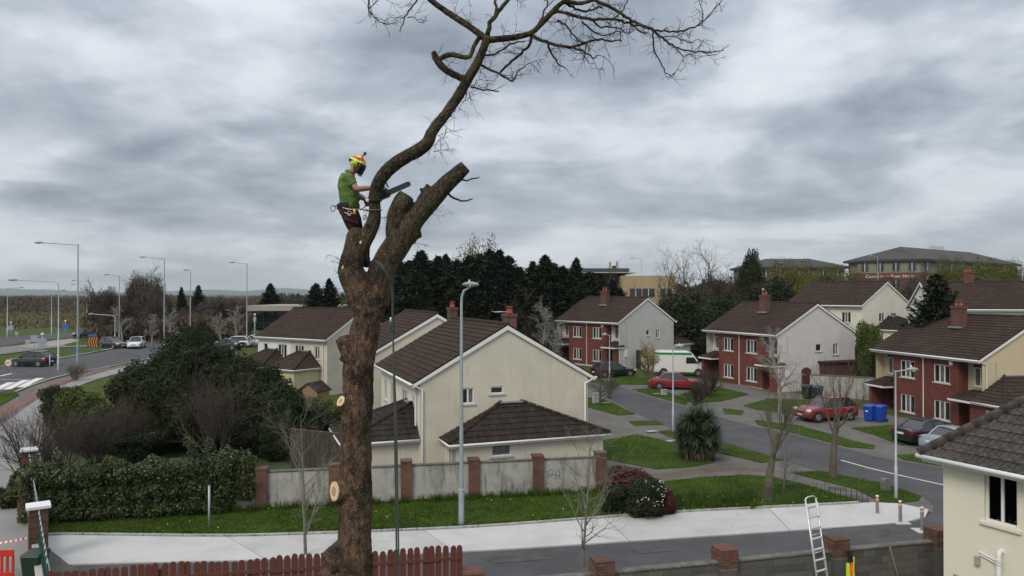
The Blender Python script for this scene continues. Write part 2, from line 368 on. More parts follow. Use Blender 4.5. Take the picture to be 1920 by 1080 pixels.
lawn('verge', (1416,789),(1502,800),(1595,827),(1640,837),(1637,843),(1590,839.5),(1486,812.5),(1420,797))
lawn('lawn', (1596,804),(1680,798),(1704,810),(1740,832),(1690,836),(1638,816))
lawn('verge', (1681,856),(1713,853),(1767,863),(1766,875.5),(1694,863.5))
lawn('lawn', (1140,715),(1165,706),(1240,712),(1232,722),(1180,722),(1150,720))
lawn('verge', (1108,716),(1122,712),(1165,722),(1150,727))
# the long lawn below the boundary wall and round the flowering shrubs, behind the concrete footpath
kerb_px = [(62,1009),(120,1006.5),(250,1008),(430,1009.5),(620,1004),(865,994),(1050,981),(1250,965.5),(1400,957.5),(1560,949.5),(1612,946.5)]
kerb = smooth_line(PX(*kerb_px), 3)
back = PX((1595,937),(1502,910),(1448,896),(1400,893),(1320,897),(1242,905),(1150,898))+[Vector((5.6,36.0,0)),Vector((5.0,36.9,0)),Vector((-12,33.2,0)),Vector((-20.5,32.4,0))]
pl_ = kerb+back; sheet('roadside_lawn', pl_, M_lawn, LAWN, 0.1); lawns.append((pl_, None))
stripe('worn_track', smooth_line(PX((1225,897),(1300,885),(1370,880),(1440,883))), 0.9, M_soil, 0.028)
# new concrete footpath: separate bays with open joints, a raised edging behind
near_px = [(128,1062),(250,1058),(430,1054),(620,1047),(865,1037),(1050,1026),(1250,1013),(1400,1003),(1560,992),(1690,982),(1735,972)]
near = smooth_line(PX(*near_px), 3)
edge = bpy.data.objects.new('footpath', None); COL.objects.link(edge); edge['kind'] = 'structure'
def along(line, s):
    d = 0
    for i in range(len(line)-1):
        q = (line[i+1]-line[i]).length
        if d+q >= s: return line[i].lerp(line[i+1], (s-d)/q)
        d += q
    return line[-1]
def total(line): return sum((line[i+1]-line[i]).length for i in range(len(line)-1))
far_edge = kerb+PX((1650,943),(1700,948),(1742,958))
M_conc2 = mat('brushed_concrete', (0.435, 0.43, 0.42), 0.88, 0.07, 1.3, 0.15, 30, dark=(0.33, 0.32, 0.305), dscale=0.45, damt=0.55, spec=0.3)
nb = 5; tf, tn = total(far_edge), total(near)
for i in range(nb):
    a0, a1 = i/nb, (i+1)/nb; e_ = 0.0005
    q = [along(far_edge, tf*(a0+(a1-a0)*k/6+(e_ if k == 0 else -e_ if k == 6 else 0))) for k in range(7)]
    r = [along(near, tn*(a0+(a1-a0)*k/6+(e_ if k == 0 else -e_ if k == 6 else 0))) for k in range(7)]
    sheet('concrete_bay', q+r[::-1], (M_conc, M_conc2)[i % 2], 0.07, 0.08, None, edge, 50)
for i in range(14):                                          # precast edging along the lawn
    a0, a1 = i/14, (i+1)/14; tk = total(kerb)
    q = [along(kerb, tk*(a0+(a1-a0)*k/3+(0.0004 if k == 0 else -0.0004 if k == 3 else 0))) for k in range(4)]
    nn = []
    for k in range(4):
        t = (q[min(k+1, 3)]-q[max(k-1, 0)]).normalized(); nn.append(Vector((-t.y, t.x, 0)))
    sheet('edging_kerb', [p+n_*0.16 for p, n_ in zip(q, nn)]+[p+n_*0.01 for p, n_ in zip(q, nn)][::-1], M_kerb, 0.13, 0.15, None, edge, 50)
# tarmac strip between footpath and garden wall
sheet('access_tarmac', [p+Vector((0,-0.02,0)) for p in near]+[P(1750,975), Vector((16.5,23,0)), Vector((14,20.0,0)), Vector((-12,16.6,0)), Vector((-14.2,21.6,0))], M_asph, 0.024)
sheet('entrance_slab', PX((80,1003),(132,1062),(150,1072),(120,1085),(92,1085),(70,1040)), M_pave, .06, .06)
# left: rising footpath, cycle track, main road, zebra crossing, roundabout
lp_right = PX((100,1075),(75,1010),(60,945),(70,900),(80,850),(95,800),(105,760),(130,732),(205,705),(300,680))
lp_left = PX((0,1100),(-60,1000),(-40,900),(-10,830),(0,800),(60,757),(110,727),(205,695),(300,672))
sheet('left_footpath', lp_right+lp_left[::-1], mat('old_footpath', (0.235, 0.228, 0.225), 0.9, 0.1, 0.8, 0.2, 30, dark=(0.17, 0.16, 0.155), dscale=0.4, damt=0.6), 0.035)
cyc_r = PX((-60,826),(0,790),(60,752),(112,723),(205,692)); cyc_l = PX((-60,800),(0,768),(50,742),(100,717),(205,687))
sheet('left_pavement', PX((-60,815),(0,760),(28,739),(80,718.5),(140,702.5),(205,690),(320,667),(330,676),(205,701),(110,735),(60,765),(0,815)), M_pave, .028)
sheet('cycle_track', cyc_r+cyc_l[::-1], M_cycle, 0.045)
sheet('main_road', PX((-80,770),(0,737),(50,722),(110,709),(205,688),(320,664),(420,650),(520,648),(560,640),(470,628),(330,636),(230,648),(130,668),(0,688),(-160,706),(-240,730)), M_asph, 0.03)
sheet('verge', PX((-60,790),(0,762),(36,742),(30,737),(0,741),(-60,765)), M_lawn, 0.09, 0.06)
lawns.append((PX((-60,790),(0,762),(36,742),(30,737),(0,741),(-60,765)), None))
zeb = bpy.data.objects.new('zebra_crossing', None); COL.objects.link(zeb); zeb['kind'] = 'structure'
for k in range(3):
    a = P(-14+k*27, 735-k*4); b = P(22+k*27, 717.5-k*4)
    stripe('painted_bar', [a, a.lerp(b, .5), b], 0.62, M_paint, 0.042, zeb, None)
stripe('give_way_line', PX((0,706),(22,701)), 0.3, M_paint, 0.042); stripe('edge_line', PX((0,713),(72,712)), 0.12, M_paint, 0.043)
stripe('kerb_line', smooth_line(PX((28,737),(80,717),(140,701),(205,689),(320,666))), 0.18, M_kerb, 0.12)
stripe('island_kerb', smooth_line(PX((-60,696),(0,689),(100,675),(205,656),(215,651))), 0.3, M_kerb, 0.14)
isl = PX((-60,694),(0,687),(100,673),(195,658),(203,653),(180,651),(90,655),(0,670),(-60,676)); sheet('roundabout_grass', isl, M_lawn, 0.1, 0.1)
sheet('roundabout_cobbles', PX((-60,672),(0,666),(100,653),(190,650),(160,640),(110,643),(0,652),(-60,656)), mat('cobbles', (0.16, 0.15, 0.145), 0.9, 0.5, 2.2, 0.8, 6), 0.09)
sheet('far_road', PX((-80,668),(0,650),(60,640),(150,632),(230,640),(240,633),(170,622),(60,628),(-80,640)), M_asph, 0.035)
sheet('splitter_island', PX((32,650),(100,640),(135,636),(150,640),(110,650),(60,654)), mat('island_paving', (0.26, 0.235, 0.215), 0.9, 0.1, 1), 0.12, 0.1)
sheet('verge', PX((115,646),(160,637),(200,640),(165,648),(125,650)), M_lawn, 0.1, 0.08)
sheet('garden_lawn', [Vector((-22,33.2,0)),Vector((-6,35.5,0)),Vector((-9,58,0)),Vector((-24,62,0)),Vector((-30,48,0))], mat('garden_grass', (0.032, 0.052, 0.012), 0.95, 0.25, 1, 0.5, 40), 0.02)
# short grass on the lawns in front: one mass of blades
rng = np.random.default_rng(5)
pts_ = []
for poly, o in lawns:
    q = [(p[0], p[1]) for p in poly]; xs = [a for a, b in q]; ys = [b for a, b in q]
    ymean = sum(ys)/len(ys); dens = 330 if ymean < 40 else 130
    n = int((max(xs)-min(xs))*(max(ys)-min(ys))*dens)
    X = rng.uniform(min(xs), max(xs), n); Y = rng.uniform(min(ys), max(ys), n)
    ins = np.zeros(n, bool); xa = np.array(xs); ya = np.array(ys)
    for i in range(len(xs)):
        x1, y1, x2, y2 = xa[i], ya[i], xa[(i+1) % len(xs)], ya[(i+1) % len(xs)]
        c = ((y1 > Y) != (y2 > Y)) & (X < (x2-x1)*(Y-y1)/(y2-y1+1e-12)+x1); ins ^= c
    pts_ += [(x, y) for x, y in zip(X[ins], Y[ins])]
pts_ = np.array(pts_); n = len(pts_)
nz_ = np.array([noise.noise((x*0.35, y*0.35, 1.7))+0.6*noise.noise((x*1.3, y*1.3, 5.1)) for x, y in pts_])
hgt = (0.045+0.05*np.clip(nz_+0.3, 0, 1.2))*rng.uniform(0.6, 1.3, n)
gz = np.array([g(x, y) for x, y in pts_])+LAWN-0.005
ang = rng.uniform(0, PI, n); wd = rng.uniform(0.008, 0.02, n); lean = rng.normal(0, 0.03, (n, 2))
b0 = np.stack([pts_[:,0]-np.cos(ang)*wd, pts_[:,1]-np.sin(ang)*wd, gz], 1); b1 = np.stack([pts_[:,0]+np.cos(ang)*wd, pts_[:,1]+np.sin(ang)*wd, gz], 1)
t1 = np.stack([pts_[:,0]+lean[:,0]+np.cos(ang)*wd*.3, pts_[:,1]+lean[:,1]+np.sin(ang)*wd*.3, gz+hgt], 1); t0 = np.stack([pts_[:,0]+lean[:,0]-np.cos(ang)*wd*.3, pts_[:,1]+lean[:,1]-np.sin(ang)*wd*.3, gz+hgt], 1)
o = link('short_grass', quads_mesh('short_grass', np.stack([b0, b1, t1, t0], 1), M_blade)); o['kind'] = 'stuff'; tag(o, 'short green grass growing on the lawns and verges', 'grass')
# low hills on the far skyline
prof = [(-400,549),(-200,545),(0,541),(80,543),(150,546),(250,549),(310,547),(400,543),(470,546),(535,540),(600,545),(700,549),(850,552),(1100,556),(2400,556)]
hb = MB(); Yh = 6500; rows = 8; cols = 200
for j in range(rows+1):
    for i in range(cols+1):
        x = -400+2800*i/cols; k = max(q for q in range(len(prof)-1) if prof[q][0] <= x+1e-6) if x < 2400 else len(prof)-2
        x0, y0 = prof[k]; x1, y1 = prof[k+1]; y = y0+(y1-y0)*(x-x0)/(x1-x0)
        top = at(x, y, Yh).z; t = j/rows; Yj = Yh-1100+2400*t
        s_ = math.sin(PI*min(1, t*1.15)) if t < .9 else 0.3
        z = -4+max(0, top+4)*s_*(1+0.12*noise.noise((x*0.02, t*3, 2))) if j != 4 else max(-4, top+6*noise.noise((x*.03, 1, 0)))
        hb.v.append(((x-960)/F*Yh*(Yj/Yh)**0.3, Yj, z))
for j in range(rows):
    for i in range(cols): hb.f.append((j*(cols+1)+i, j*(cols+1)+i+1, (j+1)*(cols+1)+i+1, (j+1)*(cols+1)+i)); hb.m.append(0)
o = hb.build('hills', mat('hill_vegetation', (0.045, 0.062, 0.055), 0.95, 0.4, 0.006, dark=(0.04, 0.055, 0.04), dscale=0.012, damt=0.8), None, True, False); o['kind'] = 'structure'
# ------------------------------------------------------------------ house building kit
def roof_face(mb, A, B, C, D, course=0.33, tw=0.33, amp=0.03, lap=0.04, seg=4):
    A, B, C, D = map(Vector, (A, B, C, D)); U = (B-A).normalized(); wb = (B-A).length
    S = (C-A)-U*((C-A).dot(U)); L_ = S.length; S.normalize(); Nn = U.cross(S).normalized()
    if Nn.z < 0: Nn = -Nn
    cA = (C-A).dot(U); cB = (D-A).dot(U); nco = max(1, round(L_/course)); co = L_/nco
    for j in range(nco):
        t0, t1 = j*co, (j+1)*co
        l0, r0 = cA*t0/L_, wb+(cB-wb)*t0/L_; l1, r1 = cA*t1/L_, wb+(cB-wb)*t1/L_
        lo, hi = min(l0, l1), max(r0, r1); k0 = math.floor(lo/tw*seg); k1 = math.ceil(hi/tw*seg)
        off = 0.5*tw*(j % 2)*0
        vs_ = []
        for k in range(k0, k1+1):
            a = k*tw/seg+off; ph = (k % seg)/seg
            wv = amp*(math.sin(2*PI*ph)*0.5+0.5)
            a0 = min(max(a, l0), r0); a1 = min(max(a, l1), r1)
            p0 = A+U*a0+S*(t0-0.02); p1 = A+U*a1+S*t1
            vs_ += [p0+Nn*(wv+lap), p1+Nn*(wv+0.002), p0+Nn*(-0.01)]
        m_ = k1-k0
        mb.add(vs_, [q for k in range(m_) for q in ((3*k, 3*k+3, 3*k+4, 3*k+1), (3*k+2, 3*k+5, 3*k+3, 3*k))])
def slab(mb, A, B, C, D, th=0.09, drop=0.02):
    A, B, C, D = map(Vector, (A, B, C, D)); n = (B-A).cross(C-A).normalized()
    if n.z < 0: n = -n
    tri = (C-D).length < 1e-4; top = [A, B, C] if tri else [A, B, D, C]
    t = [p-n*drop for p in top]; b = [p-n*(drop+th) for p in top]; k = len(top)
    mb.add(t+b, [tuple(range(k)), tuple(range(2*k-1, k-1, -1))]+[(i, k+i, k+(i+1) % k, (i+1) % k) for i in range(k)])
def tbox(mb, T, a0, a1, b0, b1, c0, c1):
    vs_ = [T(a, b, c) for c in (c0, c1) for a, b in ((a0, b0), (a1, b0), (a1, b1), (a0, b1))]
    mb.add(vs_, [(0,3,2,1),(4,5,6,7),(0,1,5,4),(1,2,6,5),(2,3,7,6),(3,0,4,7)])
def wall_holes(mb, T, a0, a1, c0, c1, holes, depth=0.12):
    A_ = sorted({a0, a1}|{q for h in holes for q in h[:2]}); C_ = sorted({c0, c1}|{q for h in holes for q in h[2:4]})
    for i in range(len(A_)-1):
        for j in range(len(C_)-1):
            am, cm = (A_[i]+A_[i+1])/2, (C_[j]+C_[j+1])/2
            if any(h[0] < am < h[1] and h[2] < cm < h[3] for h in holes): continue
            mb.add([T(A_[i],0,C_[j]), T(A_[i+1],0,C_[j]), T(A_[i+1],0,C_[j+1]), T(A_[i],0,C_[j+1])], [(0,1,2,3)])
    for h in holes:
        x0, x1, z0, z1 = h[:4]
        for p, q in (((x0,z0),(x1,z0)),((x1,z0),(x1,z1)),((x1,z1),(x0,z1)),((x0,z1),(x0,z0))):
            mb.add([T(p[0],0,p[1]), T(q[0],0,q[1]), T(q[0],-depth,q[1]), T(p[0],-depth,p[1])], [(0,1,2,3)])
def window(par, T, a0, a1, c0, c1, cells=2, transom=None, depth=0.09, sill=True, pane=None, fr=0.06, frm=None, sillm=None, openp=None):
    b1 = -depth+0.05; b0 = -depth-0.01
    f_ = MB(); tbox(f_, T, a0, a0+fr, b0, b1, c0, c1); tbox(f_, T, a1-fr, a1, b0, b1, c0, c1)
    tbox(f_, T, a0+fr, a1-fr, b0, b1, c0, c0+fr); tbox(f_, T, a0+fr, a1-fr, b0, b1, c1-fr, c1)
    xs = [a0+fr+(a1-a0-2*fr)*i/cells for i in range(cells+1)]
    for x in xs[1:-1]: tbox(f_, T, x-fr*0.6, x+fr*0.6, b0, b1+0.004, c0+fr, c1-fr)
    if transom: tbox(f_, T, a0+fr, a1-fr, b0, b1-0.004, c0+(c1-c0)*transom-fr*.4, c0+(c1-c0)*transom+fr*.4)
    wnd = f_.build('window', frm or M_pvc, par)
    for i in range(cells):
        p_ = MB(); tbox(p_, T, xs[i]-0.005, xs[i+1]+0.005, b0-0.004, b0+0.018, c0+fr*.9, c1-fr*.9)
        p_.build('pane', pane[i % len(pane)] if isinstance(pane, (list, tuple)) else (pane or M_glass), wnd)
    if sill:
        s_ = MB(); tbox(s_, T, a0-0.1, a1+0.1, -depth*.5, 0.06, c0-0.08, c0-0.002); s_.build('sill', sillm or M_sill, wnd)
    return wnd
def on_plane(root, x, y, ax, val):      # local point where a pixel's ray meets a local plane
    Mx = Matrix.Translation(root.location) @ root.rotation_euler.to_matrix().to_4x4(); Mi = Mx.inverted()
    o_ = Mi @ Vector((0, 0, H0)); d_ = Mi.to_3x3() @ ray(x, y); t = (val-o_[ax])/d_[ax]; return o_+d_*t
def gutter(root, a, b, name='gutter', r=0.06, m=None):
    mb = MB(); mb.tube([a, b], r, 8); fa = MB()
    return mb.build(name, m or M_pvc, root, True)
def downpipe(root, pts, r=0.04, m=None):
    mb = MB(); mb.tube(pts, r, 8); return auto_smooth(mb.build('downpipe', m or M_pvc, root), 50)
def chimney(root, x, y, zb, zt, sx=0.95, sy=0.5, pots=2, mb_=None, cowl=False):
    mb = MB(); mb.bx(x-sx/2, x+sx/2, y-sy/2, y+sy/2, zb, zt-0.16); mb.bx(x-sx/2-.05, x+sx/2+.05, y-sy/2-.05, y+sy/2+.05, zt-0.158, zt)
    c = mb.build('chimney', mb_ or M_pierb, root)
    for i in range(pots):
        px_ = x+(i-(pots-1)/2)*0.42
        p_ = MB(); p_.lathe([(.13, zt+.001), (.14, zt+.08), (.11, zt+.10), (.105, zt+.36), (.13, zt+.37), (.13, zt+.42), (.09, zt+.42), (.09, zt+.2)], 12, (px_, y, 0)); p_.build('chimney_pot', M_pot, c, True)
    if cowl:
        p_ = MB(); p_.lathe([(.10, zt+.40), (.10, zt+.52), (.17, zt+.53), (.05, zt+.62)], 12, (x-.21*(pots > 1), y, 0)); p_.build('cowl', M_alu, c, True)
    f_ = MB(); f_.bx(x-sx/2-.12, x+sx/2+.12, y-sy/2-.14, y-sy/2-.005, zb+0.28, zb+0.40); f_.build('flashing', M_lead, c)
    return c
def gable_house(name, label, fr, ang, W=10.34, D=9.45, e=5.07, r=7.77, front=None, gable=None, back=None, z=None, style='semi', tile=None, holes_r=(), holes_f=(), holes_l=(), verge=True, floor2=None, half=None, base=None):
    u = Vector((math.cos(ang), math.sin(ang), 0)); org = Vector(fr[:2]+(0,))-u*W; zz = g(fr[0], fr[1]) if z is None else z
    root = thing(name, label, 'house', (org.x, org.y, zz), ang)
    front = front or M_cream; gable = gable or front; tile = tile or M_tile
    i_e, i_g = 0.32, 0.10                                     # roof overhang at eaves and verges
    yf, yb, xl, xr = i_e, D-i_e, i_g, W-i_g; ew = e-0.10
    rise = (r-e)/(D/2); zr_at = lambda y: e+rise*min(y, D-y)-0.12
    TF = lambda a, b, c: Vector((a, yf-b, c)); TR = lambda a, b, c: Vector((xr+b, a, c)); TL = lambda a, b, c: Vector((xl-b, a, c)); TB = lambda a, b, c: Vector((a, yb+b, c))
    root['_d'] = 0; del root['_d']
    if style == 'semi':
        b0, b1, rec = 2.05, W-2.05, 0.75
        wins = [(b0+0.75, b0+2.2), (b1-2.2, b1-0.75)]
        hb_ = [(a0, a1, zz0, zz1) for a0, a1 in wins for zz0, zz1 in ((3.2, 4.45), (0.65, 1.95))]
        mb = MB(); wall_holes(mb, TF, b0, b1, -.6, ew, hb_)
        for x in (b0, b1): mb.add([(x, yf, -.6), (x, yf+rec, -.6), (x, yf+rec, ew), (x, yf, ew)], [(0,1,2,3)])
        mb.build('brick_front', M_brick, root)
        TF2 = lambda a, b, c: Vector((a, yf+rec-b, c))
        for k, (x0, x1, m_) in enumerate(((xl, b0, front), (b1, xr, front))):
            wx = (x0+.42, x1-.5) if k == 0 else (x0+.5, x1-.42)
            mb = MB(); wall_holes(mb, TF2, x0, x1, 2.3, ew, [(wx[0], wx[1], 3.2, 4.45)]); mb.build('bay_wall', m_, root)
            li = MB(); tbox(li, TF2, wx[0]-.05, wx[1]+.05, 0.0, 0.012, 4.46, 4.68); li.build('lintel', M_brick, root)
            window(root, TF2, wx[0], wx[1], 3.2, 4.45, 2, pane=[M_glass2, M_glass])
            mb = MB(); wall_holes(mb, TF2, x0, x1, -.6, 2.3, [((x0+.5), (x1-.45), -.02, 2.1)], 0.2); mb.build('porch_wall', M_brick, root)
            d_ = MB(); tbox(d_, TF2, x0+.5, x1-.45, -.24, -.18, 0, 2.1); dr = d_.build('door', M_door, root)
            h_ = MB(); tbox(h_, TF2, x0+.62, x0+.72, -.18, -.13, 1.0, 1.04); h_.build('handle', M_alu, dr)
            pc = MB(); cx0, cx1 = (x0-.15, x1-.02) if k == 0 else (x0+.02, x1+.15); cy0 = -0.55
            A, B, C, D_ = (cx0, cy0, 2.42), (cx1, cy0, 2.42), (cx0+.5, yf+rec, 2.98), (cx1-.5, yf+rec, 2.98)
            roof_face(pc, A, B, C, D_); A2 = (cx0, yf+rec, 2.42); B2 = (cx1, yf+rec, 2.42)
            roof_face(pc, A2, A, C, C); roof_face(pc, B, B2, D_, D_)
            slab(pc, A, B, C, D_); pr = pc.build('porch_roof', tile, root, fix=False)
            ff = MB(); ff.bx(cx0, cx1, cy0-.03, cy0+.03, 2.26, 2.40); ff.bx(cx0, cx0+.04, cy0+.031, yf+rec-.01, 2.26, 2.40); ff.bx(cx1-.04, cx1, cy0+.031, yf+rec-.01, 2.26, 2.40); ff.bx(cx0+.05, cx1-.05, cy0+.04, yf+rec-.02, 2.28, 2.30)
            ff.build('fascia', M_pvc, pr)
            pp = MB(); px0 = x1-.32 if k == 0 else x0+.0
            pp.bx(x0+.02 if k == 0 else x1-.34, x0+.34 if k == 0 else x1-.02, -.30, yf+rec-.01, -.6, 2.27); pp.build('porch_pier', M_brick, root)
        for (a0, a1, c0, c1) in hb_: window(root, TF, a0, a1, c0, c1, 3, pane=[M_glass, M_glass2, M_glass])
        mid = W/2; downpipe(root, [(mid, 0.0, e-.1), (mid, yf-.07, e-.35), (mid, yf-.07, 0)], 0.045)
        pl = MB(); pl.bx(b0+.01, b1-.01, yf-.05, yf+.0, -.6, .18); pl.build('plinth', M_sill, root)
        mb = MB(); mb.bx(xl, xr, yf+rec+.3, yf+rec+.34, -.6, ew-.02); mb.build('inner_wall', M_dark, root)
        for xa, xb in ((xl+.01, b0-.01), (b1+.01, xr-.01)): sf = MB(); sf.bx(xa, xb, .06, yf+rec-.005, ew-.06, ew-.02); sf.build('soffit', M_pvc, root)
    else:
        hf = list(holes_f); splits = [(xl, xr, front)] if half is None else [(xl, half[0], half[1]), (half[0], xr, front)]
        for x0, x1, m_ in splits:
            mb = MB(); wall_holes(mb, TF, x0, x1, -.6, ew, [h for h in hf if x0 <= h[0] < x1]); mb.build('front_wall', m_, root)
        for h in hf: window(root, TF, *h[:4], cells=h[4], pane=[M_glass, M_glass2])
    gw = yf if style != 'semi' else yf
    for side, T_, hl in (('r', TR, holes_r), ('l', TL, holes_l)):
        mb = MB(); wall_holes(mb, T_, gw, yb, -.6, ew-.02, list(hl)); za, zb_ = zr_at(yf), zr_at(D/2)
        mb.add([T_(gw, 0, ew-.02), T_(yb, 0, ew-.02), T_(yb, 0, za), T_(D/2, 0, zb_), T_(gw, 0, za)], [(0,1,2,3,4)])
        mb.build('gable_wall', gable, root)
        for h in hl: window(root, T_, *h[:4], cells=h[4], pane=[M_glass, M_glass2])
    mb = MB(); mb.add([(xl,yb,-.6),(xr,yb,-.6),(xr,yb,zr_at(yf)),(xl,yb,zr_at(yf))], [(0,1,2,3)]); mb.build('back_wall', back or gable, root)
    # roof: slab, tile courses, ridge, verges, gutters
    rf = MB(); fA, fB, rA, rB, bA, bB = (0,0,e), (W,0,e), (0,D/2,r), (W,D/2,r), (0,D,e), (W,D,e)
    slab(rf, fA, fB, rA, rB); slab(rf, bB, bA, rB, rA); rfo = rf.build('roof', M_tile2, root)
    tl = MB(); roof_face(tl, fA, fB, rA, rB); roof_face(tl, bB, bA, rB, rA); to = tl.build('roof_tiles', tile, rfo, fix=False); to['kind'] = 'stuff'
    rg = MB(); n_ = int(W/0.45)
    for k in range(n_):
        x0 = W*k/n_; rg.tube([(x0+.012, D/2, r+.02), (x0+W/n_-.012, D/2, r+.035)], .115, 8)
    ro = rg.build('ridge_tiles', tile, rfo, fix=False); ro['kind'] = 'stuff'
    for x0, x1 in ((W-.06, W+.0), (0.0, .06)):
        for s_, y0, y1 in ((1, 0, D/2), (1, D, D/2)):
            bm_ = MB(); q = [Vector((x0 if x0 else 0, y0, e-.03)), Vector((x0, y1, r-.03)), Vector((x0, y1, r-.24)), Vector((x0, y0, e-.20))]
            ex = 0.025 if x0 > 1 else -0.025
            q0 = [p+Vector((ex-.02*np.sign(ex), 0, 0)) for p in q]; q1 = [p+Vector((ex+.05*np.sign(ex), 0, 0)) for p in q]
            bm_.add(q0+q1, [(0,1,2,3),(7,6,5,4)]+[(i, 4+i, 4+(i+1) % 4, (i+1) % 4) for i in range(4)]); bm_.build('barge_board', M_pvc, root)
    for y0, sg in ((0, -1), (D, 1)):
        mb = MB(); mb.bx(-.02, W+.02, y0-.055 if sg < 0 else y0+.01, y0-.01 if sg < 0 else y0+.055, e-.22, e-.045); mb.build('fascia', M_pvc, root)
        gutter(root, (-.05, y0+sg*.11, e-.07), (W+.05, y0+sg*.11, e-.07))
    return root
def hip_ext(root, T, a0, a1, bo, e, zr, r0, r1, wallm, tile, holes=(), sideholes=(), z0=-.4, ov=0.28):
    """hipped lean-to on a wall: T(a,b,c) along the wall, outwards, up"""
    mb = MB(); TFm = lambda a, b, c: T(a, bo+b, c); wall_holes(mb, TFm, a0, a1, z0, e-.08, list(holes)); mb.build('extension_wall', wallm, root)
    for a, sg in ((a0, -1), (a1, 1)):
        TS = (lambda A_, S_: (lambda q, b, c: T(A_+S_*b, q, c)))(a, sg)
        hs = [h for h in sideholes if h[5] == sg]
        mb = MB(); wall_holes(mb, TS, 0.0, bo, z0, e-.08, [h[:4] for h in hs]); mb.build('extension_wall', wallm, root)
        for h in hs: window(root, TS, *h[:4], cells=h[4], pane=[M_glass2])
    for h in holes: window(root, TFm, *h[:4], cells=h[4], pane=[M_glass2, M_glass])
    A, B, C, D_ = T(a0-ov, bo+ov, e), T(a1+ov, bo+ov, e), T(r0, 0.02, zr), T(r1, 0.02, zr); A2, B2 = T(a0-ov, 0.02, e), T(a1+ov, 0.02, e)
    rf = MB(); slab(rf, A, B, C, D_); slab(rf, A2, A, C, C); slab(rf, B, B2, D_, D_); rfo = rf.build('extension_roof', M_tile2, root)
    tl = MB(); roof_face(tl, A, B, C, D_); roof_face(tl, A2, A, C, C); roof_face(tl, B, B2, D_, D_); to = tl.build('roof_tiles', tile, rfo, fix=False); to['kind'] = 'stuff'
    for p, q in ((A, C), (B, D_)):
        n_ = max(2, int((Vector(q)-Vector(p)).length/.4)); h_ = MB()
        for k in range(n_):
            s0 = Vector(p).lerp(Vector(q), (k+.03)/n_)+Vector((0,0,.05)); s1 = Vector(p).lerp(Vector(q), (k+.97)/n_)+Vector((0,0,.035)); h_.tube([s0, s1], .10, 8)
        ho = h_.build('hip_tiles', tile, rfo, fix=False); ho['kind'] = 'stuff'
    fl = MB(); tbox(fl, T, r0-.1, r1+.1, .03, .22, zr-.02, zr+.05); fl.build('flashing', M_lead, rfo)
    for k, (p, q) in enumerate(((A, B), (A2, A), (B, B2))):
        d_ = MB(); d_.tube([p+Vector((0,0,-.07)), q+Vector((0,0,-.07))], .062, 8); d_.build('gutter', M_pvc, root, True)
    fs_ = MB(); tbox(fs_, T, a0-ov+.05, a1+ov-.05, 0.02, bo+ov-.05, e-.2, e-.12); fs_.build('soffit', M_pvc, root)
    return rfo
# ------------------------------------------------------------------ the three brick-fronted pairs across the road
def radd(d): return math.radians(d)
h1 = gable_house('semi_detached_house', 'brick-fronted pair of houses with grey gable, behind the parked black car', (11.37, 80.45), radd(-53.1), front=M_white, gable=M_grey, z=1.12,
                 holes_r=[(4.55, 5.1, 3.55, 4.15, 1), (6.15, 6.75, 3.2, 4.15, 2)])
chimney(h1, 5.2, 3.1, 6.55, 8.55, cowl=False)
h2 = gable_house('semi_detached_house', 'brick-fronted pair of houses with pinkish white gable, cowled chimney and birch before it', (22.82, 64.68), radd(-68.4), front=M_cream2, gable=M_pink, z=0.68,
                 holes_r=[(4.55, 5.2, 3.5, 4.15, 1), (6.55, 7.15, 3.15, 4.15, 2)])
chimney(h2, 5.3, 3.1, 6.55, 8.5, cowl=True)
h3 = gable_house('semi_detached_house', 'brick-fronted pair of houses with buff yellow gable, by the blue bins', (30.06, 48.09), radd(-78.5), front=M_yellow, gable=M_yellow, z=-0.04)
chimney(h3, 5.2, 3.2, 6.6, 8.45)
TRx = lambda a, b, c: Vector((10.24+b, a, c))
hip_ext(h3, TRx, -0.3, 7.0, 2.4, 2.45, 4.0, 2.0, 4.0, M_brick, M_tile, sideholes=[(0.9, 1.7, 1.25, 2.0, 2, -1)])
for hh, wm in ((h1, M_grey), (h2, M_pink)):                 # low hipped annexes behind the gables
    TBk = lambda a, b, c: Vector((a, 9.13+b, c)); hip_ext(hh, TBk, 6.6, 10.2, 3.0, 2.4, 3.6, 7.9, 8.9, wm, M_tile)
for hh in (h1, h2):
    for (a, c) in ((1.1, 1.3), (3.0, .55)):
        mb = MB(); mb.bx(10.245, 10.33, a, a+.42, c, c+.8); mb.build('meter_box', M_pvc, hh)
downpipe(h1, [(10.3, .1, 4.9), (10.3, .3, 4.6), (10.3, .3, 0)]); downpipe(h2, [(10.3, .1, 4.9), (10.3, .3, 4.6), (10.3, .3, 0)]); downpipe(h3, [(10.3, .0, 4.95), (10.3, .6, 4.75), (10.3, .62, 2.6)])
for hh in (h1, h3):
    a_ = MB(); a_.bx(7.6, 7.85, .20, .315, 4.5, 4.75); a_.build('alarm_box', M_pvc, hh)
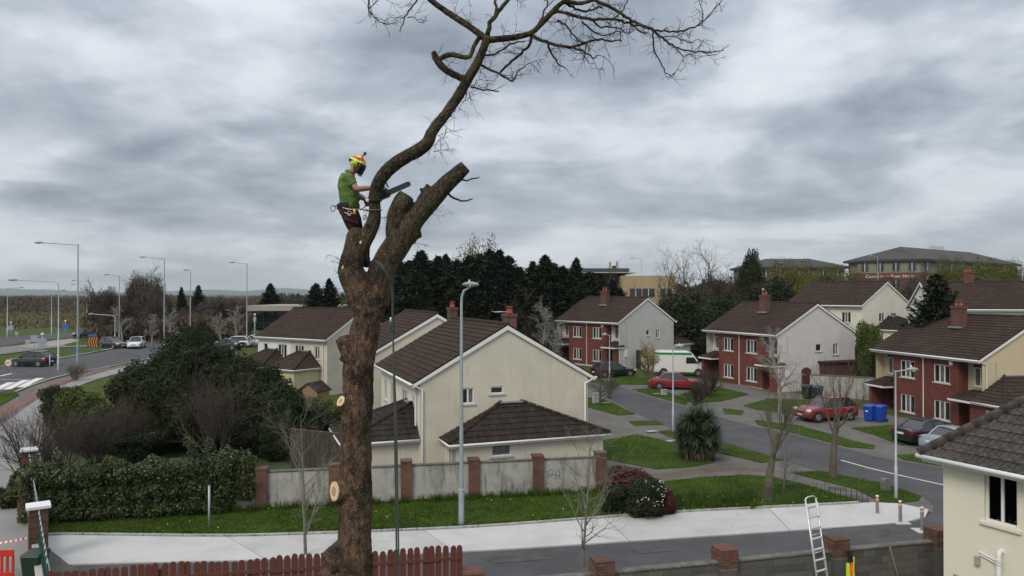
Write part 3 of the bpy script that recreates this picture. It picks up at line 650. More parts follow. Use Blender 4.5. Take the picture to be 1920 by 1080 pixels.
# ------------------------------------------------------------------ the cream house with its gable to the lawn, and the pair behind it
hc = thing('x', 'x', 'house', (0,0,0), 0); bpy.data.objects.remove(hc)
fr_c = (-4.64, 35.25); ang_c = radd(-69.9); uc = Vector((math.cos(ang_c), math.sin(ang_c), 0)); vc = Vector((-uc.y, uc.x, 0))
tmp = bpy.data.objects.new('tmp', None); o_c = Vector((fr_c[0], fr_c[1], 0))-uc*10.34; tmp.location = o_c; tmp.rotation_euler = (0,0,ang_c)
q0 = on_plane(tmp, 866, 758, 0, 10.24); q1 = on_plane(tmp, 889, 727, 0, 10.24); q2 = on_plane(tmp, 919.5, 739, 0, 10.24); q3 = on_plane(tmp, 944, 724, 0, 10.24)
bpy.data.objects.remove(tmp)
hc = gable_house('semi_detached_house', 'cream rendered house with two small gable windows, its hipped annexe behind the concrete wall', fr_c, ang_c, front=M_cream2, gable=M_cream, style='plain', z=0.0,
                 holes_r=[(q0.y, q1.y, q0.z, q1.z, 2), (q2.y, q3.y, q2.z, q3.z, 1)],
                 holes_f=[(1.0, 1.9, 3.1, 4.3, 2), (2.9, 4.3, 3.0, 4.35, 3), (6.0, 7.4, 3.0, 4.35, 3), (8.6, 9.5, 3.1, 4.3, 2), (2.6, 4.2, .7, 2.1, 3)])
chimney(hc, 6.2, 6.3, 5.9, 8.2, 0.95, 0.5)
TRc = lambda a, b, c: Vector((10.24+b, a, c))
hip_ext(hc, TRc, 1.55, 9.25, 1.5, 2.42, 3.95, 4.4, 5.4, M_cream, M_tile2, holes=[(3.4, 4.4, 1.65, 2.2, 1)], sideholes=[(0.5, 1.5, 0.9, 2.1, 2, -1)])
TFc = lambda a, b, c: Vector((a, 0.32-b, c))
hip_ext(hc, TFc, 6.1, 10.0, 3.4, 2.45, 3.9, 7.6, 8.6, M_cream, M_tile2, sideholes=[])
downpipe(hc, [(10.31, 0.05, 4.95), (10.31, .42, 4.75), (10.31, .42, 0)], 0.05); downpipe(hc, [(10.31, 9.4, 4.95), (10.31, 8.95, 4.7), (10.31, 8.95, 0)], 0.05); downpipe(hc, [(9.7, .22, 4.9), (9.7, .24, 2.9)], 0.045)
ae = MB(); ae.tube([(5.8, 6.3, 7.6), (5.8, 6.3, 8.35)], .02, 6); ae.tube([(5.8, 6.3, 8.3), (4.8, 5.9, 8.25)], .015, 6)
for k in range(6): ae.tube([(5.7-.16*k, 6.0-.06*k, 8.3), (5.7-.16*k, 6.5-.06*k, 8.3)], .008, 5)
ae.build('aerial', M_alu, hc)
pm = Vector((fr_c[0], fr_c[1], 0))-uc*13.95
hm = gable_house('semi_detached_house', 'cream house whose gable rises behind the tiled roof of the nearer cream house', (pm.x, pm.y), ang_c, front=M_cream2, gable=M_cream, style='plain', z=0.2)
chimney(hm, 8.4, 6.3, 5.9, 8.15)
hl = gable_house('semi_detached_house', 'pair of houses, half white and half cream, with two hipped front bays behind evergreens', (-17.0, 68.0), radd(-35), front=M_cream, gable=M_cream, style='plain', z=0.05, half=(5.1, M_white),
                 holes_f=[(1.0, 1.6, 3.2, 4.4, 1), (3.2, 4.5, 3.2, 4.4, 3), (5.7, 7.0, 3.2, 4.4, 3), (8.5, 9.2, 3.2, 4.4, 2)])
TFl = lambda a, b, c: Vector((a, 0.32-b, c))
hip_ext(hl, TFl, 5.4, 9.2, 2.9, 2.5, 3.9, 6.7, 7.9, M_yellow, M_tile, holes=[(6.0, 7.2, .9, 2.15, 3)])
hip_ext(hl, TFl, 0.6, 4.5, 2.9, 2.5, 3.9, 1.9, 3.1, M_white, M_tile)
downpipe(hl, [(9.75, .2, 4.9), (9.75, .25, 4.6), (9.75, .25, 0)]); chimney(hl, 8.0, 6.5, 6.2, 8.45)
# houses on the rise beyond
hb1 = gable_house('semi_detached_house', 'cream house with satellite dish on its gable, on the rise below the hotel', (38.6, 82.5), radd(-60), front=M_cream2, gable=M_cream2, style='plain', z=2.95,
                  holes_r=[(3.3, 4.3, 3.2, 4.2, 2), (5.6, 6.5, 3.65, 4.15, 1)], holes_f=[(7.6, 8.8, 3.1, 4.3, 3)])
TRb = lambda a, b, c: Vector((10.24+b, a, c)); hip_ext(hb1, TRb, 2.6, 8.8, 2.6, 2.4, 3.8, 5.0, 6.2, M_cream2, M_tile2, holes=[(4.2, 5.2, 1.6, 2.1, 1)])
dsh = MB(); Md = Matrix.Rotation(1.2, 3, 'Y'); dsh.lathe([(.02, .0), (.2, .03), (.3, .09), (.32, .1), (.3, .105), (.02, .02)], 14, (10.6, 5.1, 3.9), Md); dsh.tube([(10.24, 5.1, 3.75), (10.6, 5.1, 3.85)], .02, 6); dsh.build('satellite_dish', mat('dish_grey', (.18, .1, .08), .6, .1), hb1)
chimney(hb1, 9.3, 6.2, 5.9, 8.3)
hb2 = gable_house('semi_detached_house', 'wide dark-roofed house with white front behind the spruce', (54.0, 70.0), radd(-12), W=13.0, front=M_white, gable=M_white, style='plain', z=2.75,
                  holes_f=[(1.3, 2.4, 3.6, 4.7, 2), (4.0, 5.4, 3.6, 4.6, 3), (7.4, 8.8, 3.6, 4.6, 3)])
chimney(hb2, 4.5, 4.7, 6.9, 8.8)
# ------------------------------------------------------------------ boundary wall with brick piers beyond the lawn
def on_line(px, X0, Y0, k):             # point of the line Y=Y0+k(X-X0) on a pixel column
    a = (px-960.0)/F; Y = (Y0-k*X0)/(1-k*a); return Vector((a*Y, Y, 0))
kW = 0.199; WL = lambda px: on_line(px, -10.9, 32.3, kW); aW = math.atan(kW); dW = Vector((math.cos(aW), math.sin(aW), 0))
bw = thing('boundary_wall', 'stained concrete panel wall with brick piers behind the roadside lawn', 'wall', WL(492), aW)
o0 = WL(492); wx = lambda px: (WL(px)-o0).dot(dW)
piers = [wx(q) for q in (492, 628, 762, 888, 1008, 1125)]; sp_ = piers[0]-piers[1]
piers = [piers[0]+k*sp_*1.0 for k in (3, 2, 1)]+piers
for i, x in enumerate(piers):
    zt = 1.82+0.03*((i*7) % 3); mb = MB(); mb.bx(x-.24, x+.24, -.24, .24, -.1, zt-.11); mb.bx(x-.265, x+.265, -.265, .265, zt-.108, zt); bevel(mb.build('pier', M_pierb, bw), .012)
    if i < len(piers)-1:
        x1 = piers[i+1]; mb = MB(); mb.bx(x+.242, x1-.242, -.09, .09, -.1, .36); mb.bx(x+.242, x1-.242, -.075, .075, .362, 1.58); mb.build('panel', M_ivywall, bw)
        mb = MB(); n_ = 4
        mb.bx(x+.243, x1-.243, -.115, .115, 1.582, 1.66); bevel(mb.build('coping', M_cope, bw), .02)
# graffiti scrawl on the last panel
gr = MB(); gx0 = (piers[-2]+.45); 
for pts in ([(0,.35),(.02,.62),(.12,.75),(.22,.66),(.16,.5),(.05,.46)], [(.1,.48),(.3,.5),(.42,.42)], [(.32,.72),(.3,.45),(.34,.3)], [(.4,.7),(.46,.5),(.42,.36)]):
    gr.tube([(gx0+a*1.3, -.080, .35+b*1.1) for a, b in pts], .014, 5)
gr.build('graffiti', mat('grey_spray', (.12, .12, .13), .8, .1), bw)
# ------------------------------------------------------------------ white-capped brick piers and green railings on the left
LA, LB = Vector((-16.5, 26.07, 0)), Vector((-19.8, 30.9, 0)); dL = (LB-LA).normalized(); aL = math.atan2(dL.y, dL.x)
M_bricks = [mat('hand_brick_%d' % k, c, .9, .2, 9, .4, 40) for k, c in enumerate(((.125,.055,.038), (.088,.044,.033), (.145,.072,.048), (.105,.066,.047)))]
def brick_proto(l, w_, h): 
    mb = MB(); mb.box((0,0,0), (l, w_, h)); return [mb.mesh('brick', m) for m in M_bricks]
def brick_pier(root, cx, cy, z0, z1, side, rows, protos, seed, bl):
    rr = random.Random(seed); h = (z1-z0)/rows; core = MB(); core.bx(cx-side/2+.03, cx+side/2-.03, cy-side/2+.03, cy+side/2-.03, z0-.1, z1-.004)
    co = core.build('pier_core', mat('mortar', (.17, .14, .115), .95, .15, 6), root)
    for r_ in range(rows):
        for s_ in range(4):
            A_ = s_*PI/2+(0 if r_ % 2 == 0 else 0); R_ = Matrix.Rotation(A_, 3, 'Z')
            for k in range(2):
                off = -side/2+bl*(k+.5)+(0.05 if r_ % 2 else 0.0) if True else 0
                p = R_ @ Vector((off, -side/2+.05+rr.uniform(-.004, .004), 0))
                o = bpy.data.objects.new('brick', rr.choice(protos)); COL.objects.link(o); o.parent = co
                o.location = (cx+p.x, cy+p.y, z0+h*(r_+.5)); o.rotation_euler = (0, 0, A_+rr.uniform(-.015, .015))
    return co
pr_ = brick_proto(.255, .1, .064)
for i, (c, zt, lab) in enumerate(((LA, 1.98, 'white-capped brick pier at the end of the green railing, tape tied to it'), (LB, 2.0, 'white-capped brick pier between two lengths of green railing'), (LB+(LB-LA)*.87, 2.05, 'white-capped brick pier half lost in the laurel bush'))):
    pt = thing('gate_pier', lab, 'pier', (c.x, c.y, g(c.x, c.y)), aL+PI/2)
    brick_pier(pt, 0, 0, 0, zt-.12, .58, 25, pr_, 40+i, .265)
    cp = MB(); cp.bx(-.37, .37, -.37, .37, zt-.118, zt); bevel(cp.build('cap', mat('white_cap', (.66,.66,.66), .8, .06, 3, dark=(.45,.45,.43), dscale=4, damt=.4), pt), .02)
M_green = mat('green_paint', (.012, .055, .048), .45, .2, 5); M_whitetip = mat('white_paint', (.55,.60,.60), .6, .1)
def railing(a, b, lab, tips=True):
    Ln = (b-a).length; ang = math.atan2(b.y-a.y, b.x-a.x); rt = thing('green_railing', lab, 'railing', (a.x, a.y, 0), ang, None)
    wl = MB(); wl.bx(0, Ln, -.16, .16, -.1, .62); wl.build('dwarf_wall', mat('dwarf_wall_render', (.36,.34,.29), .9, .1, 2, dark=(.24,.23,.2), damt=.5), rt)
    cp = MB(); cp.bx(0, Ln, -.2, .2, .622, .70); bevel(cp.build('coping', mat('dwarf_coping', (.40,.385,.33), .9, .1, 2), rt), .015)
    for z in (.85, 1.55): 
        mb = MB(); mb.bx(0, Ln, -.02, .02, z, z+.045); mb.build('rail', M_green, rt)
    n_ = int(Ln/.115); bar = MB(); bar.tube([(0,0,.70), (0,0,1.78)], .013, 6); bm_ = bar.mesh('bar', M_green); tip = MB(); tip.lathe([(.012,1.74),(.03,1.80),(.012,1.90),(.002,1.94)], 6); tm = tip.mesh('finial', M_whitetip)
    for k in range(1, n_):
        o = link('bar', bm_, rt); o.location = (Ln*k/n_, 0, 0)
        if tips and k % 6 == 3: t_ = link('finial', tm, o)
    return rt
end_ = LA-dL*6.9
railing(LA-dL*.32, end_, 'dark green railing with white finials running from the taped pier to the picket fence')
railing(LB-dL*.32, LA+dL*.32, 'dark green railing between the two nearer white-capped piers')
railing(LB+dL*4.7, LB+dL*.32, 'dark green railing in front of the laurel bush')
# ------------------------------------------------------------------ red picket fence
fa, fb = Vector((-1.42, 20.3, 0)), Vector((-11.35, 18.45, 0)); Lf = (fb-fa).length; af = math.atan2(fa.y-fb.y, fa.x-fb.x)
pf = thing('picket_fence', 'red-stained timber picket fence with rounded tops in front of the footpath', 'fence', fb, af)
pk = MB(); wv = .155; top = 2.5; prof_ = [(-wv/2, .25), (wv/2, .25), (wv/2, top-.09)]+[(wv/2*math.cos(t), top-.09+.09*math.sin(t)) for t in np.linspace(0, PI, 7)[1:-1]]+[(-wv/2, top-.09)]
pk.prism(prof_, -.011, .011); pkm = [pk.mesh('picket', M_redwood)]
rp = random.Random(3); n_ = int(Lf/.185)
for k in range(n_+1):
    o = link('picket', pkm[0], pf); o.location = (Lf*k/n_, -.04+rp.uniform(-.004, .004), rp.uniform(-.02, .02)-0.03*math.sin(k*.35)); o.rotation_euler = (rp.uniform(-.012, .012), rp.uniform(-.012, .012), rp.uniform(-.03, .03))
for z in (2.14, .7):
    for k in range(4):
        mb = MB(); mb.bx(Lf*k/4+.01, Lf*(k+1)/4-.01, -.085, -.053, z-.04+.012*(k % 2), z+.04+.012*(k % 2)); mb.build('rail', M_redwood, pf)
for k in range(5):
    mb = MB(); mb.bx(Lf*k/4-.05, Lf*k/4+.05, -.026, .07, 0, 2.36); mb.build('post', M_redwood, pf)
# ------------------------------------------------------------------ block garden wall
kB = .25; aB = math.atan(kB); WB = lambda X: Vector((X, 20.6+kB*X, 0)); Lb = 16.6
gw_ = thing('block_wall', 'grey concrete block garden wall with brick-topped piers beside the tarmac', 'wall', WB(-1.35), aB)
bl = MB(); bl.box((0,0,0), (.438, .2, .214)); bms = [bl.mesh('block', mat('grey_block_%d' % k, (c,c*.95,c*.84), .95, .12, 5, .5, 50, dark=(c*.5,c*.5,c*.46), dscale=2.5, damt=.5)) for k, c in enumerate((.105, .135, .088, .12))]
rb = random.Random(8)
for r_ in range(6):
    x = 0.0 if r_ % 2 else -.225
    while x < Lb-.3:
        if x > -.1:
            o = bpy.data.objects.new('block', rb.choice(bms)); COL.objects.link(o); o.parent = gw_; o.location = (x+.225, rb.uniform(-.003, .003), .112+r_*.225)
        x += .45
mo = MB(); mo.bx(-.02, Lb, -.088, .088, -.1, 1.345); mo.build('mortar_bed', mat('block_mortar', (.10,.098,.09), .95, .1, 5), gw_)
for k in range(18):
    mb = MB(); mb.bx(Lb*k/18+.006, Lb*(k+1)/18-.006, -.13, .13, 1.35+.004*(k % 2), 1.43+.004*(k % 3)); bevel(mb.build('coping', M_cope, gw_), .02)
pb_ = brick_proto(.255, .1, .064)
for i, X in enumerate((-1.1, 2.55, 6.3, 10.0, 13.65)):
    x = (WB(X)-WB(-1.35)).length; mb = MB(); mb.bx(x-.25, x+.25, -.25, .25, -.1, 1.28); mb.build('pier', bms[0].materials[0], gw_)
    brick_pier(gw_, x, 0, 1.285, 1.285+.075*6, .58, 6, pb_, 70+i, .265)
    tp = MB()
    for a in range(5): tp.bx(x-.28, x+.28, -.28+a*.113, -.28+a*.113+.105, 1.737, 1.80+.004*(a % 2))
    tp.build('cap_course', M_bricks[i % 2], gw_)
ps_ = [WB(X)+Vector((-.24*.25, .14, 0)) for X in (-1.3, 2, 6, 10, 13.4)]; pe = [WB(X)+Vector((0, dd, 0)) for X, dd in ((13.4, .25), (10, .45), (8, .9), (6, .55), (2, .9), (-1.3, 1.2))]
vg = ps_+pe; sheet('verge', vg, M_lawn, .06, .06); lawns.append((vg, None))
# tufts along the wall foot and the lawn's rough edges
rg_ = np.random.default_rng(11); Q = []
def tuft(c, n, h, spread):
    for _ in range(n):
        a = rg_.uniform(0, 2*PI); r_ = abs(rg_.normal(0, spread)); b = np.array([c[0]+math.cos(a)*r_, c[1]+math.sin(a)*r_, c[2]]); hh = h*rg_.uniform(.5, 1.2); ln = rg_.normal(0, .35*hh, 2); w2 = rg_.uniform(.008, .02); t_ = rg_.uniform(0, PI); dx = np.array([math.cos(t_)*w2, math.sin(t_)*w2, 0]); tp_ = b+np.array([ln[0], ln[1], hh]); Q.append([b-dx, b+dx, tp_+dx*.2, tp_-dx*.2])
for k in range(330):
    X = rg_.uniform(-1.2, 11.5); p = WB(X); tuft((X, p.y+.2+rg_.uniform(0, .6), .05), 16, .16, .09)
for k in range(260):
    x = rg_.uniform(-20, 5); tuft((x, 32.3+kW*(x+10.9)-.25-abs(rg_.normal(0, .2)), .07), 18, .3, .12)
for k in range(200):
    s_ = rg_.uniform(0, 1); p = along(kerb, total(kerb)*s_); tuft((p.x, p.y+.25, .08), 14, .14, .1)
for k in range(120):
    p = P(rg_.uniform(1180, 1420), rg_.uniform(930, 958)); tuft((p.x, p.y, .08), 22, .3, .14)
o = link('rough_grass', quads_mesh('rough_grass', np.array(Q), M_blade)); o['kind'] = 'stuff'; tag(o, 'longer rough grass along the walls and kerb', 'grass')
# dandelions and daisies
fl_ = MB(); fw = MB()
for k in range(90):
    p = P(rg_.uniform(130, 1560), rg_.uniform(915, 1000)) if k < 55 else P(rg_.uniform(1240, 1560), rg_.uniform(905, 955))
    if not (33.9 > p.y > 25.5): continue
    (fl_ if rg_.random() < .6 else fw).lathe([(.008, LAWN+.05), (.03, LAWN+.085), (.012, LAWN+.10)], 6, (p.x, p.y, 0))
o = fl_.build('dandelion_flowers', mat('dandelion_yellow', (.55,.42,.03), .8, .1)); o['kind'] = 'stuff'; tag(o, 'yellow dandelion heads dotted over the lawn', 'flowers')
o = fw.build('daisy_flowers', mat('daisy_white', (.6,.6,.55), .8, .1)); o['kind'] = 'stuff'; tag(o, 'white daisy heads dotted over the lawn', 'flowers')
# ------------------------------------------------------------------ the pale house at the right edge, its tiles laid one by one
cN = Vector((11.5, 19.95, 0)); dN = Vector((.44, -.898, 0)); aN = math.atan2(dN.y, dN.x)
nh = thing('pale_house', 'pale rendered house with dark double-roll roof tiles behind the block wall', 'house', cN, aN)
tmp = bpy.data.objects.new('tmp', None); tmp.location = cN; tmp.rotation_euler = (0,0,aN)
w0 = on_plane(tmp, 1846, 976, 1, 0); w1 = on_plane(tmp, 1907, 886, 1, 0); k0 = on_plane(tmp, 1835, 1042, 1, -.05); k1 = on_plane(tmp, 1876, 1045, 1, -.05); k2 = on_plane(tmp, 1787, 1076, 1, 0)
bpy.data.objects.remove(tmp)
M_pale = mat('pale_yellow_render', (.70,.665,.55), .9, .03, 1, .25, 70, dark=(.62,.585,.48), dscale=.5, damt=.4)
LN, DN, eN = 6.0, 8.0, 5.0; TN = lambda a, b, c: Vector((a, -b, c))
wz0, wz1 = w0.z+.0, w1.z
mb = MB(); wall_holes(mb, TN, 0, LN, -.2, eN-.02, [(w0.x, w1.x, wz0, wz1), (k2.x, k2.x+.9, k2.z-1.0, k2.z)], .16); mb.build('front_wall', M_pale, nh)
mb = MB(); mb.add([(0,0,-.2),(0,DN,-.2),(0,DN,eN-.02),(0,0,eN-.02)], [(0,1,2,3)]); mb.add([(LN,0,-.2),(LN,DN,-.2),(LN,DN,eN-.02),(LN,0,eN-.02)], [(0,1,2,3)]); mb.add([(0,DN,-.2),(LN,DN,-.2),(LN,DN,eN-.02),(0,DN,eN-.02)], [(0,1,2,3)]); mb.build('side_walls', M_pale, nh)
gl = bpy.data.materials.new('clear_glass'); gl.use_nodes = True; b_ = gl.node_tree.nodes['Principled BSDF']; b_.inputs['Transmission Weight'].default_value = 1.0; b_.inputs['Roughness'].default_value = 0.0; b_.inputs['IOR'].default_value = 1.1; b_.inputs['Base Color'].default_value = (.75,.8,.8,1)
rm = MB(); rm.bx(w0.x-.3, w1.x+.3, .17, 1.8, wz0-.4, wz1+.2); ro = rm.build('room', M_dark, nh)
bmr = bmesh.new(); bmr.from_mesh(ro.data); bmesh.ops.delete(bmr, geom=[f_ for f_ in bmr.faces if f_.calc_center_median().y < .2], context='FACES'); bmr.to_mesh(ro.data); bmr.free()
wn = window(nh, TN, w0.x, w1.x, wz0, wz1, 2, depth=.13, sill=False, pane=gl, fr=.055)
sl = MB(); tbox(sl, TN, w0.x-.1, w1.x+.1, -.1, .07, wz0-.1, wz0-.003); bevel(sl.build('sill', M_pale, wn), .01)
window(nh, TN, k2.x, k2.x+.9, k2.z-1.0, k2.z, 2, depth=.13, pane=M_glass)
for k, (fx, m_, r_, h_) in enumerate(((.25, mat('bottle_white', (.6,.6,.58), .4, .05), .05, .1), (.62, mat('bottle_blue', (.35,.45,.5), .3, .05), .032, .16), (.76, mat('bottle_grey', (.3,.34,.36), .3, .05), .028, .12), (.85, mat('bottle_pale', (.45,.48,.5), .3, .05), .03, .15))):
    bt = MB(); bt.lathe([(r_*.9, 0), (r_, .01), (r_, h_*.65), (r_*.4, h_*.8), (r_*.4, h_), (r_*.2, h_)], 10); o = bt.build('bottle', m_, None, True); p_ = Matrix.Translation(cN) @ Matrix.Rotation(aN, 4, 'Z') @ Vector((w0.x+(w1.x-w0.x)*fx, .24, wz0-.0)); o.location = p_
    tag(o, ['squat white tub', 'tall pale blue bottle', 'short grey bottle', 'clear pale bottle'][k]+' standing inside the pale house window', 'bottle', 'bottles on the window ledge')
lg = MB(); lg.bx(w0.x-.2, w1.x+.2, .18, .36, wz0-.05, wz0-.004); lg.build('inner_sill', M_pvc, nh)
# waste pipes
wp = MB(); wp.tube([(k0.x, -.03, k0.z+.1), (k1.x-.02, -.05, k0.z-.01)], .022, 8); auto_smooth(wp.build('waste_pipe', M_pvc, nh), 50)
wp = MB(); wp.tube([(k0.x+.02, -.03, k0.z+.04), (k1.x-.02, -.05, k0.z-.08)], .02, 8); auto_smooth(wp.build('waste_pipe', M_pvc, nh), 50)
wp = MB(); wp.tube([(k1.x, 0.02, k1.z+.14), (k1.x, -.09, k1.z+.13), (k1.x, -.12, k1.z+.05), (k1.x, -.12, 0)], .06, 12); auto_smooth(wp.build('soil_pipe', M_pvc, nh), 50)
for z in (.05, .0, -.06):
    wp = MB(); wp.tube([(k1.x, -.12, k1.z+z-.12), (k1.x, -.12, k1.z+z-.09)], .07, 12); wp.build('pipe_collar', M_pvc, nh, True)
lm = MB(); lm.bx(k0.x-.1, k0.x+.02, -.09, -.003, k0.z-.26, k0.z-.02); bevel(lm.build('vent_cover', mat('vent_grey', (.32,.31,.27), .6, .1), nh), .02, 2)
ov = .38; A, B = Vector((-ov, -ov, eN)), Vector((LN+ov, -ov, eN)); tanN = .88; run = DN/2+ov; top_z = eN+run*tanN; C_, D_ = Vector((-ov+run, DN/2, top_z)), Vector((LN+ov, DN/2, top_z)); A2 = Vector((-ov, DN+ov, eN)); B2 = Vector((LN+ov, DN+ov, eN))
rf = MB(); slab(rf, A, B, C_, D_, .1, .045); slab(rf, A2, A, C_, C_, .1, .045); slab(rf, B2, A2, D_, C_, .1, .045); rfo = rf.build('roof', M_tile2, nh)
tl = MB(); roof_face(tl, A2, A, C_, C_); roof_face(tl, B2, A2, D_, C_); to = tl.build('roof_tiles', M_tile2, rfo, fix=False); to['kind'] = 'stuff'
U_ = Vector((1,0,0)); S_ = Vector((0, 1, tanN)).normalized(); N_ = U_.cross(S_).normalized()
tw, tg = .30, .30; tm_ = MB(); ks = 8; vs_ = []
for k in range(ks+1):
    ph = k/ks; wvv = .035*abs(math.sin(2*PI*ph))**1.2 if ph < 1 else 0
    wvv = .030*(0.5-0.5*math.cos(4*PI*ph))
    vs_ += [(ph*tw, -.03, wvv+.035), (ph*tw, tg+.03, wvv+.004), (ph*tw, -.03, wvv+.012)]
tm_.add(vs_, [q for k in range(ks) for q in ((3*k, 3*k+3, 3*k+4, 3*k+1), (3*k+2, 3*k+5, 3*k+3, 3*k))])
tmm = [tm_.mesh('tile', mat('old_tile_%d' % k, c, .9, .3, 9, .6, 50, dark=(.16,.15,.135), dscale=7+k, damt=.3)) for k, c in enumerate(((.036,.030,.029), (.046,.037,.034), (.030,.026,.026), (.052,.040,.035)))]
Rm = Matrix((U_, S_, N_)).transposed().to_4x4(); slopeL = run*math.sqrt(1+tanN**2); rt_ = random.Random(4); hw = run/slopeL
for j in range(int(slopeL/tg)):
    for i in range(-2, int((LN+2*ov)/tw)):
        a = i*tw+(.15 if j % 2 else 0); t_ = j*tg
        if a+tw*.55 < hw*(t_+tg*.5)+.0 or a+tw > LN+2*ov: continue
        o = bpy.data.objects.new('tile', rt_.choice(tmm)); COL.objects.link(o); o.parent = rfo
        pos = A+U_*a+S_*t_+N_*(.002+rt_.uniform(0, .006)); o.matrix_local = Matrix.Translation(pos) @ Rm @ Matrix.Rotation(rt_.uniform(-.012, .012), 4, 'Z')
hd = (C_-A); nh_ = int(hd.length/.38); hdn = hd.normalized()
ht = MB(); ht.tube([(0,0,0), (0,0,.40)], [.135, .12], 10); hmesh = [ht.mesh('hip_tile', tmm[k].materials[0], True) for k in range(4)]
for k in range(nh_):
    o = bpy.data.objects.new('hip_tile', hmesh[k % 4]); COL.objects.link(o); o.parent = rfo; o.matrix_local = Matrix.Translation(A+hdn*(.38*k-.05)+Vector((0,0,.045))) @ hdn.to_track_quat('Z', 'Y').to_matrix().to_4x4()
mb = MB(); mb.tube([A+Vector((-.06,-.06,-.06)), B+Vector((0,-.06,-.06))], .065, 10); mb.build('gutter', M_pvc, nh, True)
mb = MB(); mb.tube([A+Vector((-.06,-.06,-.06)), A2+Vector((-.06,0,-.06))], .065, 10); mb.build('gutter', M_pvc, nh, True)
mb = MB(); mb.bx(-ov+.02, LN+ov, -ov+.02, DN+ov-.05, eN-.19, eN-.11); mb.build('soffit', M_pvc, nh)
# ------------------------------------------------------------------ platform ladder, jacket, broom by the wall
ld = thing('platform_ladder', 'tall aluminium platform ladder with hand hoop standing at the block wall', 'ladder', Vector((8.75, 21.15, 0)))
def Lp(x, y, Y): return at(x, y, Y)-Vector((8.75, 21.15, 0))
def ext(a, b, z=0.0): t = (z-a.z)/(b.z-a.z); return a.lerp(b, t)
fl0 = Lp(1510, 936, 21.25); fl1 = ext(fl0, Lp(1531, 1080, 21.0)); fr0 = Lp(1529.5, 933, 21.5); fr1 = ext(fr0, Lp(1551.5, 1080, 21.2))
for nm, a, b, r_ in (('stile', fl0, fl1, .024), ('stile', fr0, fr1, .024)):
    mb = MB(); mb.tube([a, b], r_, 8); mb.build(nm, M_alu, ld, True)
mb = MB(); mb.tube([fl0, fl0.lerp(fr0, .25)+Vector((0,0,.05)), fl0.lerp(fr0, .75)+Vector((0,0,.06)), fr0], .02, 8); mb.build('hand_hoop', M_alu, ld, True)
for k in range(11):
    z = 2.95-.29*k; a = ext(fl0, fl1, z); b = ext(fr0, fr1, z); mb = MB(); mb.box((a+b)/2, ((b-a).length, .07, .025), math.atan2(b.y-a.y, b.x-a.x)); mb.build('rung', M_alu, ld)
a = ext(fl0, fl1, 3.24); b = ext(fr0, fr1, 3.24); pd = Vector((.14, .3, 0)); mb = MB(); mb.add([a, b, b+pd, a+pd, a-Vector((0,0,.05)), b-Vector((0,0,.05)), b+pd-Vector((0,0,.05)), a+pd-Vector((0,0,.05))], [(0,1,2,3),(7,6,5,4),(0,4,5,1),(1,5,6,2),(2,6,7,3),(3,7,4,0)]); mb.build('platform', M_alu, ld)
for q, (dx, dy) in ((a+pd, (.62, .95)), (b+pd, (.56, .95))):
    e2 = Vector((q.x+dx, q.y+dy*.55, 0)); mb = MB(); mb.tube([q, e2], .02, 8); mb.build('rear_leg', M_alu, ld, True)
for k in range(5):
    t_ = .12+.17*k; q0 = (a+pd).lerp(Vector((a.x+pd.x+.62, a.y+pd.y+.52, 0)), t_); q1 = (b+pd).lerp(Vector((b.x+pd.x+.56, b.y+pd.y+.52, 0)), t_); mb = MB(); mb.tube([q0, q1], .012, 6); mb.build('brace', M_alu, ld, True)
jx = WB(10.18)+Vector((.09, -.36, 0)); jk = thing('safety_jacket', 'yellow and orange hi-vis jacket with black collar hanging on a brick pier', 'jacket', (jx.x, jx.y, .35), aB)
def drape(name, m, x0, x1, z0, z1, dy, ph):
    mb = MB(); nx2, nz2 = 8, 12
    for s_ in (0, 1):
        for j in range(nz2+1):
            for i in range(nx2+1):
                u = i/nx2; v = j/nz2; x = x0+(x1-x0)*u+.02*math.sin(5*v+ph); x = x*(1-.3*v) if name != 'collar' else x
                mb.v.append((x, dy-.05*math.sin(PI*u)-.025*math.sin(9*u+ph+2*v)+(.03 if s_ else 0), z0+(z1-z0)*v))
    w3 = nx2+1; n3 = w3*(nz2+1)
    for s_ in (0, 1):
        for j in range(nz2):
            for i in range(nx2): q = s_*n3+j*w3+i; mb.f.append((q, q+1, q+w3+1, q+w3)); mb.m.append(0)
    return mb.build(name, m, jk, True)
M_hvy = mat('hi_vis_yellow', (.55,.75,.06), .7, .1, 8); M_hvo = mat('hi_vis_orange', (.85,.16,.03), .7, .1, 8)
drape('front_panel', M_hvy, -.17, -.02, 0, .78, -.02, 0); drape('front_panel', M_hvo, -.03, .09, 0, .80, -.045, 1.3); drape('sleeve', M_hvy, .04, .2, .05, .95, -.03, 2.2); drape('sleeve', M_hvo, .13, .22, 0, .7, -.0, .6); drape('collar', M_black, -.07, .09, .72, 1.15, -.02, .4)
bp_ = WB(11.9)+Vector((0, -.35, 0)); br = thing('broom', 'wooden-handled broom leaning on the block wall', 'broom', (bp_.x, bp_.y, 0), aB)
mb = MB(); mb.tube([(.12,-.12,.12), (-.06,.18,1.42)], .014, 8); mb.build('handle', M_tan, br, True)
mb = MB(); mb.bx(-.05, .28, -.16, -.09, .07, .12); mb.build('head', M_timber, br); mb = MB(); mb.bx(-.04, .27, -.155, -.095, 0, .069); mb.build('bristles', M_black, br)
